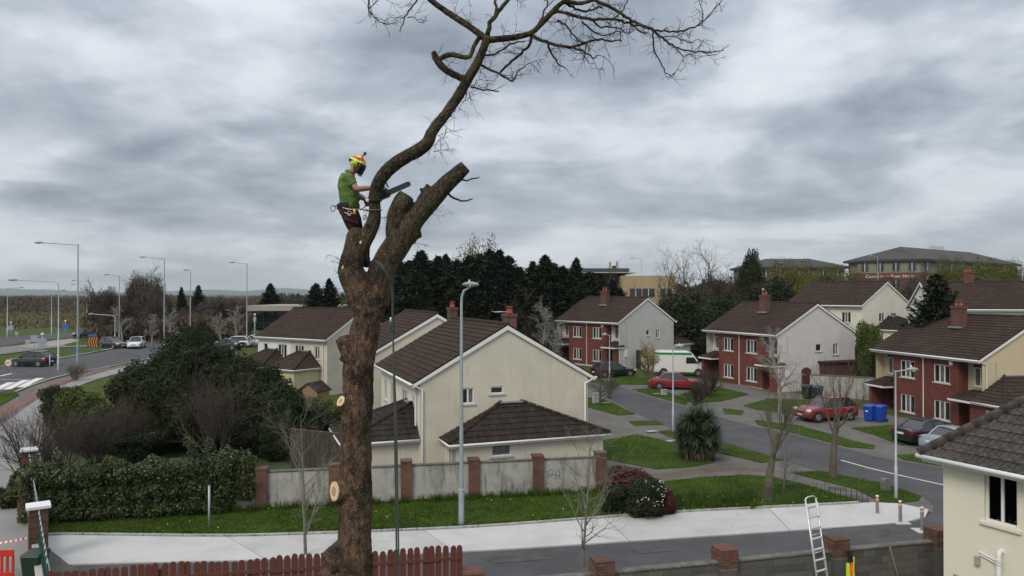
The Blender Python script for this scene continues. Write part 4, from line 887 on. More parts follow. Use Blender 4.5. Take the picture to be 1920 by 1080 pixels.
# ------------------------------------------------------------------ red barrier, tape, green bin at the left edge
bc = Vector((-16.2, 24.2, 0)); bz = g(bc.x, bc.y); ba = thing('plastic_barrier', 'red plastic pedestrian barrier with slotted panel on the footpath', 'barrier', (bc.x-.93, bc.y, bz), radd(3))
M_red = mat('red_plastic', (.55,.035,.02), .45, .08, 3)
mb = MB(); mb.bx(-1.0, 1.0, -.025, .025, .80, 1.02); bevel(mb.build('top_rail', M_red, ba), .012); mb = MB(); mb.bx(-1.0, 1.0, -.025, .025, .12, .30); bevel(mb.build('bottom_rail', M_red, ba), .012)
for k in range(12):
    x = -.97+k*.1764; mb = MB(); mb.bx(x-.035, x+.035, -.022, .022, .298, .802); mb.build('slat', M_red, ba)
for x in (-.8, .8):
    mb = MB(); mb.bx(x-.05, x+.05, -.28, .28, 0, .1); mb.build('foot', M_black, ba)
bn = thing('wheelie_bin', 'dark green wheelie bin beside the red plastic barrier', 'bin', (-15.28, 24.0, g(-15.28,24)), radd(3))
def bin_parts(root, body, lid, sticker=False):
    mb = MB(); mb.add([(-.22,-.26,.06),(.22,-.26,.06),(.22,.26,.06),(-.22,.26,.06),(-.28,-.34,.96),(.28,-.34,.96),(.28,.34,.96),(-.28,.34,.96)], [(0,3,2,1),(4,5,6,7),(0,1,5,4),(1,2,6,5),(2,3,7,6),(3,0,4,7)]); bevel(mb.build('body', body, root), .02, 2)
    mb = MB(); mb.add([(-.3,-.38,.965),(.3,-.38,.965),(.3,.36,.965),(-.3,.36,.965),(-.28,-.3,1.03),(.28,-.3,1.03),(.28,.3,1.07),(-.28,.3,1.07)], [(0,3,2,1),(4,5,6,7),(0,1,5,4),(1,2,6,5),(2,3,7,6),(3,0,4,7)]); bevel(mb.build('lid', lid, root), .015, 2)
    for x in (-.26, .26):
        mb = MB(); mb.tube([(x-.03, .27, .1), (x+.03, .27, .1)], .1, 14); mb.build('wheel', M_rubber, root)
    mb = MB(); mb.tube([(-.24, .38, .93), (.24, .38, .93)], .018, 8); mb.build('handle', body, root)
    if sticker:
        mb = MB(); mb.tube([(-.05, -.312, .72), (-.05, -.318, .72)], .1, 16); mb.build('sticker', M_pvc, root)
M_gbin = mat('green_bin_plastic', (.014,.035,.026), .5, .15, 4); M_bbin = mat('blue_bin_plastic', (.012,.055,.36), .45, .12, 4)
bin_parts(bn, M_gbin, M_gbin)
tp = MB(); p0 = LA+Vector((-.1,-.45,.95)); p1 = Vector((-19.5, 24.4, 1.0)); nseg = 44; prev = None
for k in range(nseg+1):
    t_ = k/nseg; c = p0.lerp(p1, t_); c.z -= .12*4*t_*(1-t_); tw_ = .8*math.sin(t_*5); up_ = Vector((0, math.sin(tw_)*.035, math.cos(tw_)*.035)); cur = (c-up_, c+up_)
    if prev: tp.mi = k % 2; tp.add([prev[0], cur[0], cur[1], prev[1]], [(0,1,2,3)])
    prev = cur
o = tp.build('warning_tape', [mat('tape_red', (.6,.03,.04), .5, .05), mat('tape_white', (.7,.7,.7), .5, .05)], None, False, False); tag(o, 'red and white striped warning tape strung from the brick pier', 'tape')
# ------------------------------------------------------------------ street lamps
M_head = mat('lamp_head', (.27,.28,.27), .5, .1, 3); M_lens = mat('lamp_lens', (.45,.45,.40), .2, .1, 3); M_cell = mat('photocell', (.75,.75,.72), .4, .05)
def lamp(base, h, arm, label, r=.075, group='tall road lamps', curve=False, headlen=.7, rise=.12, name='street_lamp'):
    rt = thing(name, label, 'street lamp', base, math.atan2(arm[1], arm[0]), group); al = math.hypot(*arm)
    mb = MB(); mb.tube([(0,0,-.3), (0,0,1.5), (0,0,1.52), (0,0,h if not curve else h-.6)], [r*1.35, r*1.35, r, r*.62], 10); auto_smooth(mb.build('pole', M_galv, rt), 50)
    mb = MB()
    if curve: mb.tube([(0,0,h-.62), (0.02,0,h-.35), (.12,0,h-.12), (.35,0,h-.01), (al, 0, h+rise)], r*.6, 8)
    else: mb.tube([(-.06,0,h-.08), (al, 0, h+rise)], r*.55, 8)
    auto_smooth(mb.build('arm', M_galv, rt), 50)
    hd_ = MB(); z = h+rise; hd_.tube([(al-.06,0,z), (al+.1,0,z+.02), (al+headlen*.45,0,z+.03), (al+headlen*.9,0,z), (al+headlen,0,z-.02)], [.05,.082,.098,.08,.03], 10); ho = hd_.build('lamp_head', M_head, rt, True); ho.scale = (1, 1.7, 1)
    ln = MB(); ln.lathe([(.01,-.10),(.07,-.09),(.09,-.05),(.09,.0)], 10, (al+headlen*.5,0,z-.01)); ln.build('lens', M_lens, ho, True)
    pc_ = MB(); pc_.lathe([(.03,0),(.034,.05),(.02,.085),(.005,.1)], 8, (al+headlen*.35,0,z+.10)); pc_.build('photocell', M_cell, ho, True)
    return rt
lb = P(865, 988); lamp(lb+Vector((0,0,0)), 9.55, (.12, -.05), 'tall galvanised lamp post with short bent arm on the lawn before the cream gable', .088, None, True, .62, .12)
for lab, px_, by, Yd, ty, ax, hl in (
    ('road lamp with long straight arm beside the rising footpath', 146, None, 72, 458, 68, 0), ('lamp with bent swan-neck arm at the zebra crossing', 110, None, 70, 528, 20, 1), ('road lamp behind the evergreen garden, bare trees at its foot', 308, None, 103, 484, 264, 0),
    ('road lamp by the white car on the slip road', 463, None, 104, 494, 432, 0), ('road lamp with a very short arm among bare birches', 357, None, 112, 508, 346, 0), ('road lamp rising in front of the leafless alder', 224, None, 112, 517, 197, 0),
    ('low lamp post beside the black car at the roundabout', 216, None, 105, 591, 168, 0)):
    b_ = G(px_, Yd); tz = at(px_, ty, Yd).z; al = (ax-px_)/F*Yd; rr_ = .085 if hl == 0 else .07
    lamp(b_, tz-b_.z, (al+math.copysign(.6, -al)*1.0, 0), lab, rr_, 'tall road lamps', bool(hl), .8, .15)
for px_, Yd, ty, ax in ((168, 140, 527, 140), (163, 150, 534, 138), (14, 125, 540, 37), (97, 128, 545, 116), (1203, 150, 485, 1188), (1646, 150, 481, 1636), (1917, 120, 491, 1895)):
    b_ = G(px_, Yd); tz = at(px_, ty, Yd).z; al = (ax-px_)/F*Yd
    lab = {168: 'far pair of road lamps beyond the roundabout, arms towards the bog', 163: 'far pair of road lamps beyond the roundabout, arms towards the bog', 14: 'thin road lamp standing out against the brown bog', 97: 'thin road lamp standing out against the brown bog', 1203: 'road lamp above the buff office building', 1646: 'road lamp in front of the hotel sign', 1917: 'road lamp beyond the end of the hotel'}[px_]
    lamp(b_, tz-b_.z, (al, 0), lab, .07, 'tall road lamps', False, .6, .1)
for px_, by, ty, ax, lab in ((1680, 937, 694, 1722, 'slim estate lamp post on the verge beside the bollards'), (1262, 812, 650, 1276, 'slim estate lamp post beside the strap-leaved palm'), (1143, 738, 628, 1134, 'slim estate lamp post in front of the grey-gabled house')):
    b_ = P(px_, by); tz = at(px_, ty, b_.y).z; lamp(b_, tz-b_.z, ((ax-px_)/F*b_.y*.55, 0), lab, .055, 'estate lamps', False, .45, .02)
po = P(392, 993); mb = MB(); mb.tube([(0,0,-.1), (0,0,1.72)], .045, 10); o = mb.build('steel_post', M_galv, None, True); o.location = po; tag(o, 'short bare steel post standing on the roadside lawn', 'post')
# ------------------------------------------------------------------ signs and beacons round the roundabout
def text_obj(s_, size, m, parent=None, name='lettering', extr=.004):
    cu = bpy.data.curves.new(name, 'FONT'); cu.body = s_; cu.size = size; cu.align_x = 'CENTER'; cu.align_y = 'CENTER'; cu.extrude = extr
    t_ = bpy.data.objects.new(name, cu); COL.objects.link(t_); dg = bpy.context.evaluated_depsgraph_get(); me = bpy.data.meshes.new_from_object(t_.evaluated_get(dg)); bpy.data.objects.remove(t_); me.materials.clear(); me.materials.append(m)
    return link(name, me, parent)
M_sgrey = mat('sign_back_grey', (.25,.30,.33), .6, .1); M_sblue = mat('sign_blue', (.02,.11,.42), .5, .1); M_swhite = mat('sign_white', (.7,.7,.68), .5, .05); M_sred = mat('sign_red', (.45,.05,.04), .5, .05); M_chev = mat('chevron_orange', (.62,.20,.02), .5, .1)
def post(root, h, r=.04): mb = MB(); mb.tube([(0,0,-.2), (0,0,h)], r, 8); return mb.build('post', M_galv, root, True)
sp2 = G(17, 68); sg = thing('speed_sign', 'round red-rimmed speed limit sign reading 60 by the zebra crossing', 'sign', sp2); z60 = at(17, 680, 68).z-sp2.z; post(sg, z60+.3)
mb = MB(); mb.tube([(0,-.045,z60), (0,-.065,z60)], .36, 24); mb.build('rim', M_sred, sg); mb = MB(); mb.tube([(0,-.0655,z60), (0,-.069,z60)], .28, 24); mb.build('face', M_swhite, sg)
t_ = text_obj('60', .36, M_black, sg, 'numerals'); t_.location = (0,-.072,z60); t_.rotation_euler = (PI/2,0,0)
cb_ = G(174, 92); ch = thing('chevron_board', 'black board with orange chevrons on the roundabout island', 'sign', cb_); z0c, z1c = at(174, 652, 92).z-cb_.z, at(174, 631, 92).z-cb_.z
for x in (-.45, .45): mb = MB(); mb.tube([(x,.05,-.2), (x,.05,z1c)], .04, 8); mb.build('post', M_galv, ch, True)
mb = MB(); mb.bx(-.62, .62, -.02, .02, z0c, z1c); mb.build('board', M_black, ch)
for k in range(4):
    x = -.52+.3*k; zm, hh_ = (z0c+z1c)/2, (z1c-z0c)/2-.04; mb = MB(); mb.add([(x+.14,-.024,zm-hh_), (x+.26,-.024,zm-hh_), (x+.08,-.024,zm), (x-.04,-.024,zm), (x+.26,-.024,zm+hh_), (x+.14,-.024,zm+hh_)], [(0,1,2,3),(3,2,4,5)]); mb.build('chevron', M_chev, ch, fix=False)
mb = MB(); mb.bx(-.5, .5, -.02, .02, z1c+.05, z1c+.28); mb.build('top_plate', M_sblue, ch); mb = MB(); mb.bx(-.42, .42, -.02, .02, z0c-.3, z0c-.06); mb.build('lower_plate', mat('sign_green', (.03,.16,.12), .5, .1), ch)
def beacon(px_, Yd, ty, lab, plates=()):
    b_ = G(px_, Yd); h = at(px_, ty, Yd).z-b_.z; rt = thing('beacon', lab, 'beacon', b_, 0, 'globe beacons at the crossings'); post(rt, h-.1, .05)
    mb = MB(); mb.lathe([(.02,-.16),(.10,-.13),(.16,0),(.11,.12),(.01,.16)], 12, (0,0,h)); mb.build('globe', mat('globe_cream', (.75,.66,.5), .4, .05), rt, True)
    for (w_, z0, z1, m_) in plates: mb = MB(); mb.bx(-w_/2, w_/2, -.08, -.055, h-z0, h-z1); mb.build('plate', m_, rt)
beacon(80, 74, 627, 'globe-topped beacon post with two grey sign backs beside the hatchback', ((.9, .95, .40, M_sgrey), (.85, 1.3, 1.0, M_sgrey))); beacon(21, 120, 605, 'globe-topped beacon beyond the cobbled island, green plate under it', ((.9, 1.2, .5, M_sgrey),)); beacon(123, 118, 602, 'globe-topped beacon with a blue plate on the splitter island', ((.9, 1.2, .5, M_sblue),)); beacon(478, 98, 590, 'globe-topped beacon near the slip road and tiled roof', ((.4, .9, .3, M_sgrey),))
for px_, Yd, y0, y1, m_, lab, rd in ((143, 86, 653, 661, M_sblue, 'small blue round sign on the island grass', True), (149, 118, 617, 624, M_sblue, 'small blue round sign beyond the splitter island', True), (65, 100, 629, 641, M_sgrey, 'grey back of a road sign on the splitter island', False), (32, 115, 622, 628, M_sgrey, 'small pale sign on a post before the bog', False), (53, 101, 637, 645, M_sgrey, 'wide low grey sign back beside the splitter island', False)):
    b_ = G(px_, Yd); zt, zb = at(px_, y0, Yd).z-b_.z, at(px_, y1, Yd).z-b_.z; rt = thing('road_sign', lab, 'sign', b_); post(rt, zt-.02); mb = MB(); hw_ = (zt-zb)/2
    if rd: mb.tube([(0,-.05,(zt+zb)/2), (0,-.08,(zt+zb)/2)], hw_, 18)
    else: mb.bx(-hw_*1.1, hw_*1.1, -.08, -.05, zb, zt)
    mb.build('plate', m_, rt)
mk = G(94, 71); rt = thing('marker_post', 'plain grey post beside the globe beacon at the kerb', 'post', mk); post(rt, at(94,666,71).z-mk.z, .05)
mb = MB(); mb.lathe([(.055,0),(.06,.03),(.01,.06)], 10, (0,0,at(94,666,71).z-mk.z)); mb.build('cap', M_galv, rt)
# ------------------------------------------------------------------ bollards, stone post, utility boxes, bins
M_steel = mat('brushed_steel', (.30,.29,.28), .4, .15, 6, metal=.6); M_refl = mat('orange_reflective', (.75,.28,.05), .5, .1)
for px_, by, ty, lab in ((1645, 965, 930, 'steel bollard with orange band standing on the middle of the concrete'), (1688, 981, 940, 'steel bollard with orange band on a small pad at the concrete edge'), (1729, 997, 952, 'steel bollard with orange band on a pad out on the tarmac')):
    b_ = P(px_, by); h = at(px_, ty, b_.y).z; rt = thing('bollard', lab, 'bollard', (b_.x, b_.y, .03), 0, 'steel bollards at the path end')
    mb = MB(); mb.tube([(0,0,0), (0,0,h-.06), (0,0,h-.03)], [.065,.065,.05], 12); auto_smooth(mb.build('shaft', M_steel, rt), 40); mb = MB(); mb.tube([(0,0,h-.24), (0,0,h-.14)], .068, 12); mb.build('band', M_refl, rt, True)
    mb = MB(); mb.lathe([(.066,h-.05),(.06,h-.01),(.02,h+.01)], 12); mb.build('cap', M_swhite, rt, True)
    if px_ > 1650: mb = MB(); mb.bx(-.3, .3, -.3, .3, -.02, .03); mb.build('pad', M_conc, rt)
sb = P(1660, 922); rt = thing('stone_marker', 'squat weathered stone marker post on the verge', 'stone', sb, .3); mb = MB(); rs_ = random.Random(2)
mb.prism([(-.2,0),(.22,0),(.2,.5),(.16,.62),(-.05,.66),(-.18,.6),(-.21,.45)], -.13, .13); bevel(mb.build('stone', mat('weathered_stone', (.14,.135,.12), .95, .25, 5, .6, 25), rt), .03, 2)
for px_, by, ty, wd_, lab in ((1117, 757, 738, .5, 'grey utility pillar on the verge across from the houses'), (1245, 742, 731, .5, 'pale utility pillar near the red saloon')):
    b_ = P(px_, by); h = at(px_, ty, b_.y).z-b_.z; rt = thing('utility_cabinet', lab, 'cabinet', b_, .4); mb = MB(); mb.bx(-.25, .25, -.14, .14, 0, h); bevel(mb.build('case', mat('cabinet_grey', (.34,.37,.38), .6, .1), rt), .015); mb = MB(); mb.bx(-.28, .28, -.17, .17, h, h+.04); mb.build('lid', M_galv, rt); mb = MB(); mb.bx(.12, .15, -.16, -.141, h*.45, h*.6); mb.build('latch', M_black, rt)
for k, (px_, by, body, lid, st, lab, rz) in enumerate(((1631, 790, M_bbin, M_bbin, True, 'bright blue wheelie bin with round white sticker', -.9), (1651, 791, M_bbin, M_bbin, False, 'bright blue wheelie bin tucked against the brick porch', -1.0), (1514, 748, M_gbin, M_gbin, False, 'green wheelie bin by the brown side gate', -.9), (1533, 750, M_gbin, mat('blue_lid', (.02,.05,.12), .5, .1), False, 'green wheelie bin with dark blue lid', -.9))):
    b_ = P(px_, by); rt = thing('wheelie_bin', lab, 'bin', b_, rz, 'wheelie bins by the houses'); bin_parts(rt, body, lid, st); rt.scale = (1.1,)*3
# side walls and gates between the houses
def garden_wall(a, b, h, m, lab, name='garden_wall', th=.2, cope=True):
    Ln = (b-a).length; rt = thing(name, lab, 'wall', (a.x, a.y, min(a.z, b.z)-.1), math.atan2(b.y-a.y, b.x-a.x)); mb = MB(); mb.bx(0, Ln, -th/2, th/2, -.3, h); mb.build('wall_face', m, rt)
    if cope: mb = MB(); mb.bx(-.03, Ln+.03, -th/2-.04, th/2+.04, h+.002, h+.08); mb.build('coping', M_cope, rt)
    return rt
def gate(p, w_, h, rz, m, lab, arch=False):
    rt = thing('side_gate', lab, 'gate', p, rz); n_ = max(4, int(w_/.14))
    for k in range(n_):
        x0, x1 = w_*k/n_+.004, w_*(k+1)/n_-.004; mb = MB(); hh_ = h+(.22*math.sin(PI*(k+.5)/n_) if arch else 0); mb.bx(x0, x1, -.02, .02, .05, hh_); mb.build('board', m, rt)
    mb = MB(); mb.bx(0, w_, .021, .05, h*.25, h*.32); mb.build('rail', m, rt); mb = MB(); mb.bx(w_*.85, w_*.92, -.05, -.021, h*.5, h*.56); mb.build('latch', M_black, rt)
    return rt
M_brown = mat('brown_gate', (.07,.022,.018), .7, .2, 4)
q = P(1503, 740); gate(q, .95, 2.1, radd(15), M_brown, 'brown arched side gate against the pinkish gable', True)
garden_wall(P(1519, 741), P(1660, 752), 1.9, M_ivywall, 'grey garden wall behind the red crossover car')
garden_wall(P(1203, 693), P(1262, 701), 1.6, M_ivywall, 'grey garden wall behind the white van'); q = P(1193, 691); gate(q, 1.0, 2.0, radd(30), M_door, 'dark side gate beside the grey gable')
gs = thing('garden_shed', 'dark red flat-roofed garden shed behind the grey wall', 'shed', P(1585, 742)+Vector((1, 4, 0)), radd(12)); 
for k in range(22): mb = MB(); mb.bx(-1.9+k*.172+.004, -1.9+(k+1)*.172-.004, -1.2, -1.16, 0, 2.5); mb.build('board', M_brown, gs)
mb = MB(); mb.bx(-1.9, 1.9, -1.15, 1.2, 0, 2.45); mb.build('shed_body', M_brown, gs); mb = MB(); mb.bx(-2.1, 2.1, -1.35, 1.4, 2.52, 2.64); mb.build('shed_roof', M_tile2, gs)
# low wire fence round the corner lawn and a small hoop rail
wf_ = thing('wire_fence', 'low black wire fence along the edge of the corner lawn', 'fence', (0,0,0)); ln_ = smooth_line(PX((1262,960),(1350,953),(1450,947),(1560,943)), 6); tot = total(ln_); nW = 62; rod = MB(); rod.tube([(0,0,0), (0,0,.75)], .007, 5); rm_ = rod.mesh('rod', M_black)
for k in range(nW+1): p = along(ln_, tot*k/nW); o = link('rod', rm_, wf_); o.location = (p.x, p.y+.25, .05); o.scale = (1, 1, 1+.15*math.sin(k*1.7))
for z in (.3, .72): mb = MB(); mb.tube([p+Vector((0,.25,z+.05)) for p in ln_], .006, 5); mb.build('wire', M_black, wf_)
hr = thing('hoop_rail', 'small black metal rail at the corner of the lawn', 'railing', P(1556, 938), radd(-24))
for k in range(8): mb = MB(); mb.tube([(.22*k, 0, 0), (.22*k, 0, .62)], .014, 6); mb.build('bar', M_black, hr)
mb = MB(); mb.tube([(0,0,.5), (1.54,0,.5)], .012, 6); mb.build('rail', M_black, hr)
for px_, py_, lab in ((1596, 932, 'square iron access cover in the estate path by the hoop rail'), (1570, 917, 'square iron access cover in the estate path near the pollarded tree'), (1611, 938, 'square iron access cover beside the new concrete')):
    b_ = P(px_, py_); mb = MB(); mb.box((0,0,0), (.75, .5, .012), -.35); o = mb.build('access_cover', mat('rusty_iron', (.07,.055,.05), .85, .2, 8)); o.location = b_+Vector((0,0,.033)); tag(o, lab, 'access cover')
for px_, py_ in ((1260, 829), (1222, 811), (1137, 757), (1232, 740)):
    b_ = P(px_, py_); mb = MB(); mb.box((0,0,0), (.7, .45, .02), .5); o = mb.build('concrete_cover', M_kerb); o.location = b_+Vector((0,0,.09)); tag(o, {1260: 'pale concrete access cover in the path beside the palm', 1222: 'pale concrete access cover on the front lawn edge by the drive', 1137: 'pale concrete access cover on the verge near the grey pillar', 1232: 'pale concrete access cover on the verge near the red saloon'}[px_], 'access cover', 'pale access covers')
# timber shed and dark fence in the back garden, play table
ts = thing('garden_shed', 'small tan timber shed with pitched roof beside the hipped bay', 'shed', G(590, 57), radd(-20))
for k in range(10): mb = MB(); mb.bx(-.8+k*.16+.003, -.8+(k+1)*.16-.003, -.82, -.79, 0, 2.0+(.5-abs(k-4.5)*.1)); mb.build('board', M_tan, ts)
mb = MB(); mb.prism([(-.8,0),(.8,0),(.8,1.95),(0,2.5),(-.8,1.95)], -.785, .8); mb.build('shed_body', M_tan, ts)
for s_ in (-1, 1): mb = MB(); mb.add([(0,-.95,2.62),(0,.95,2.62),(s_*.95,.95,1.95),(s_*.95,-.95,1.95),(0,-.95,2.56),(0,.95,2.56),(s_*.95,.95,1.89),(s_*.95,-.95,1.89)], [(0,1,2,3),(7,6,5,4),(0,4,5,1),(1,5,6,2),(2,6,7,3),(3,7,4,0)]); mb.build('shed_roof', M_tile2, ts)
dfA, dfB = G(545, 37.6), G(645, 36.2); df = thing('board_fence', 'dark brown close-board fence behind the concrete wall', 'fence', dfA, math.atan2(dfB.y-dfA.y, dfB.x-dfA.x)); Ld = (dfB-dfA).length; nd = int(Ld/.14); bd = MB(); bd.bx(.003, Ld/nd-.003, -.012, .012, 0, 2.5); bdm = bd.mesh('board', mat('dark_board', (.045,.035,.028), .9, .2, 5, island=.2))
for k in range(nd): o = link('board', bdm, df); o.location = (Ld*k/nd, .012*(k % 2), 0)
mb = MB(); mb.bx(0, Ld, -.03, .03, 2.502, 2.55); mb.build('capping', M_timber, df)
pt_ = thing('play_table', 'yellow-topped timber table among the garden shrubs', 'table', at(212, 774, 47.5)-Vector((0,0,.95)), .2); mb = MB(); mb.bx(-.6, .6, -.3, .3, .9, .98); mb.build('top', mat('yellow_timber', (.5,.3,.06), .7, .15), pt_); mb = MB(); mb.bx(-.6, .62, -.34, -.301, .74, .97); mb.build('apron', mat('pale_timber', (.5,.42,.3), .7, .1), pt_)
for x in (-.5, .5):
    for y in (-.22, .22): mb = MB(); mb.bx(x-.04, x+.04, y-.04, y+.04, -.8, .9); mb.build('leg', M_timber, pt_)
# ------------------------------------------------------------------ vegetation kit
def fol_mat(name, c, island=.35, trans=.15, rough=.6, spec=.25, scale=.6, var=.25): return mat(name, c, rough, var, scale, island=island, trans=trans, spec=spec)
M_conif = fol_mat('conifer_needles', (.015,.023,.009), .45, .08, .8); M_conif2 = fol_mat('cypress_needles', (.020,.031,.008), .4, .1, .8)
M_laurel = fol_mat('laurel_leaves', (.040,.060,.016), .45, .12, .5, .3); M_ivy = fol_mat('ivy_leaves', (.046,.062,.018), .6, .12, .45, .35, 1.1, .5); M_dgreen = fol_mat('dark_shrub_leaves', (.017,.026,.007), .45, .1, .6)
M_ygreen = fol_mat('golden_shrub_leaves', (.062,.088,.014), .4, .15, .6); M_olive = fol_mat('spring_willow_leaves', (.105,.105,.022), .35, .2, .7); M_redl = fol_mat('red_shrub_leaves', (.085,.020,.018), .45, .15, .5); M_heath = fol_mat('brown_scrub_twigs', (.062,.046,.032), .45, 0, .9); M_heath2 = fol_mat('russet_scrub', (.085,.068,.038), .4, 0, .9); M_gscrub = fol_mat('grey_scrub_twigs', (.072,.060,.055), .4, 0, .9)
M_twig = mat('bare_twig_bark', (.070,.050,.040), .9, .25, 3); M_twigd = mat('dark_twig_bark', (.040,.030,.026), .9, .25, 3); M_pbark = mat('pale_mossy_bark', (.090,.080,.056), .9, .3, 2.5, .5, 20, dark=(.06,.055,.04), dscale=4, damt=.6); M_birch = mat('birch_bark', (.27,.25,.22), .85, .2, 5, dark=(.1,.09,.08), dscale=6, damt=.5); M_greyb = mat('grey_sapling_bark', (.16,.155,.12), .9, .2, 5)
def unit(rng, n): v = rng.normal(size=(n,3)); return v/np.linalg.norm(v, axis=1, keepdims=True)
def leaf_quads(c, nrm, size, rng, aspect=1.7, tang=None):
    n = len(c); t = unit(rng, n) if tang is None else tang; t = t-nrm*np.sum(t*nrm, 1, keepdims=True); t /= np.linalg.norm(t, axis=1, keepdims=True)+1e-9; b = np.cross(nrm, t)
    s = (size*rng.uniform(.6, 1.35, n))[:,None]; a = t*s*aspect/2; w_ = b*s/2
    return np.stack([c-a, c-a*.1+w_, c+a, c-a*.1-w_], 1)
def blob_leaves(blobs, n, size, rng, shell=.55, aspect=1.7, flat=.5, bump=.28):
    vol = np.array([(b[1][0]*b[1][1]*b[1][2])**.67 for b in blobs]); idx = rng.choice(len(blobs), n, p=vol/vol.sum()); d = unit(rng, n)
    C = np.array([b[0] for b in blobs], float)[idx]; R = np.array([b[1] for b in blobs], float)[idx]
    k = d*2.3+C*.7; nz2 = np.array([noise.noise(q)+.5*noise.noise(q*2.6) for q in map(Vector, k)]); r_ = (shell+(1-shell)*rng.random(n)**.6)*(1+bump*nz2)
    p = C+d*R*r_[:,None]; nr = d*flat+unit(rng, n)*(1-flat)+np.array([0,0,.15]); nr /= np.linalg.norm(nr, axis=1, keepdims=True); return leaf_quads(p, nr, size, rng, aspect)
def conifer_mesh(name, seed, m, n=7000, droop=.25, w=.24, pw=.85, tiers=190):   # unit height
    rng = np.random.default_rng(seed); nb = tiers*5; hb_ = rng.uniform(.03, .985, nb); ab = rng.uniform(0, 2*PI, nb)
    Rb = w*(1-hb_)**pw*(1+.42*rng.normal(size=nb)).clip(.3, 1.75)+.010
    k = rng.choice(nb, n, p=(Rb+.03)/(Rb+.03).sum()); t = rng.random(n)**.55; a = ab[k]+rng.normal(0, .13, n); r_ = Rb[k]*t
    z = hb_[k]-droop*r_+.55*r_*t*t+rng.normal(0, .006, n); p = np.stack([np.cos(a)*r_, np.sin(a)*r_, z], 1)
    tg_ = np.stack([np.cos(a), np.sin(a), -.1+.5*t+rng.normal(0, .35, n)], 1); nr = np.stack([rng.normal(0,.5,n), rng.normal(0,.5,n), np.ones(n)], 1); nr /= np.linalg.norm(nr, axis=1, keepdims=True)
    return quads_mesh(name, leaf_quads(p, nr, .0165, rng, 3.0, tg_), m)
def grow(mb, rr, p, d, Ln, r, lev, S):
    ns = S['seg'][lev]; pts = [p.copy()]; rad = [r]; q = p.copy(); dd = d.normalized()
    for i in range(ns):
        dd = (dd+Vector((rr.gauss(0,1), rr.gauss(0,1), rr.gauss(0,1)))*S['wob'][lev]+Vector((0,0,S['up'][lev]))).normalized(); q = q+dd*Ln/ns; pts.append(q.copy()); rad.append(r*(1-(1-S['tip'])*(i+1)/ns))
    mb.tube(pts, rad, S['sides'][lev], cap=False)
    if lev+1 < len(S['seg']):
        for k in range(S['n'][lev]):
            t = S['t0'][lev]+(1-S['t0'][lev])*(k+rr.random())/S['n'][lev]; f = min(t, .999)*ns; i = int(f); b = pts[i].lerp(pts[i+1], f-i); td = (pts[i+1]-pts[i]).normalized()
            ax = td.orthogonal(); ax.rotate(Matrix.Rotation(rr.uniform(0, 2*PI)+k*2.4, 3, td)); nd_ = td.copy(); nd_.rotate(Matrix.Rotation(S['ang'][lev]*rr.uniform(.65, 1.3), 3, ax))
            grow(mb, rr, b, nd_, Ln*S['len'][lev]*rr.uniform(.7, 1.2)*(1-.45*t*(lev == 0)), max(.6*rad[i]*S.get('rr', .8), S['rmin']), lev+1, S)
def bare_mesh(name, seed, h, r, m, kind='tree', rmin=.006):
    rr = random.Random(seed); mb = MB()
    S = dict(seg=(6,5,4,3), wob=(.06,.13,.16,.2), up=(.08,.10,.06,.04), tip=.25, sides=(8,5,4,3), n=(13,8,6), t0=(.25,.2,.15), ang=(.75,.7,.7), len=(.55,.5,.5), rmin=rmin)
    if kind == 'sapling': S.update(n=(20,8,5), t0=(.12,.2,.2), ang=(1.0,.6,.6), len=(.46,.42,.5), tip=.12, wob=(.03,.1,.15,.2), up=(.15,.12,.06,.03))
    if kind == 'birch': S.update(n=(16,9,7), ang=(.55,.5,.6), len=(.45,.45,.5), up=(.12,.02,-.10,-.22), t0=(.25,.2,.1))
    if kind == 'alder': S.update(n=(26,8,5), t0=(.12,.25,.2), ang=(1.0,.6,.6), len=(.34,.4,.5))
    if kind == 'shrub':
        S.update(seg=(5,4,3), wob=(.10,.14,.2), up=(.05,.05,.03), sides=(5,4,3), n=(9,7), t0=(.25,.15), ang=(.5,.6), len=(.6,.5))
        for k in range(16):
            a = k*2.4; sp = rr.uniform(.12, .65); grow(mb, rr, Vector((.12*math.cos(a), .12*math.sin(a), 0)), Vector((math.cos(a)*sp, math.sin(a)*sp, 1)), h*rr.uniform(.75, 1.05), r*rr.uniform(.6, 1), 0, S)
        return mb.mesh(name, m)
    if kind == 'pollard':
        S.update(seg=(5,5,4,3), wob=(.06,.09,.08,.1), up=(.1,.16,.20,.18), n=(6,8,7), t0=(.55,.3,.15), ang=(.62,.5,.45), len=(1.15,.5,.5), tip=.35, rr=.66)
        grow(mb, rr, Vector((0,0,-.1)), Vector((.05,0,1)), h*.42, r, 0, S); return mb.mesh(name, m)
    grow(mb, rr, Vector((0,0,-.1)), Vector((rr.uniform(-.05,.05), 0, 1)), h, r, 0, S); return mb.mesh(name, m)
def tree(name, label, cat, loc, parts, rz=0.0, scale=1.0, group=None):
    rt = thing(name, label, cat, loc, rz, group); rt.scale = scale if hasattr(scale, '__len__') else (scale,)*3
    for nm, me in parts: link(nm, me, rt)
    return rt
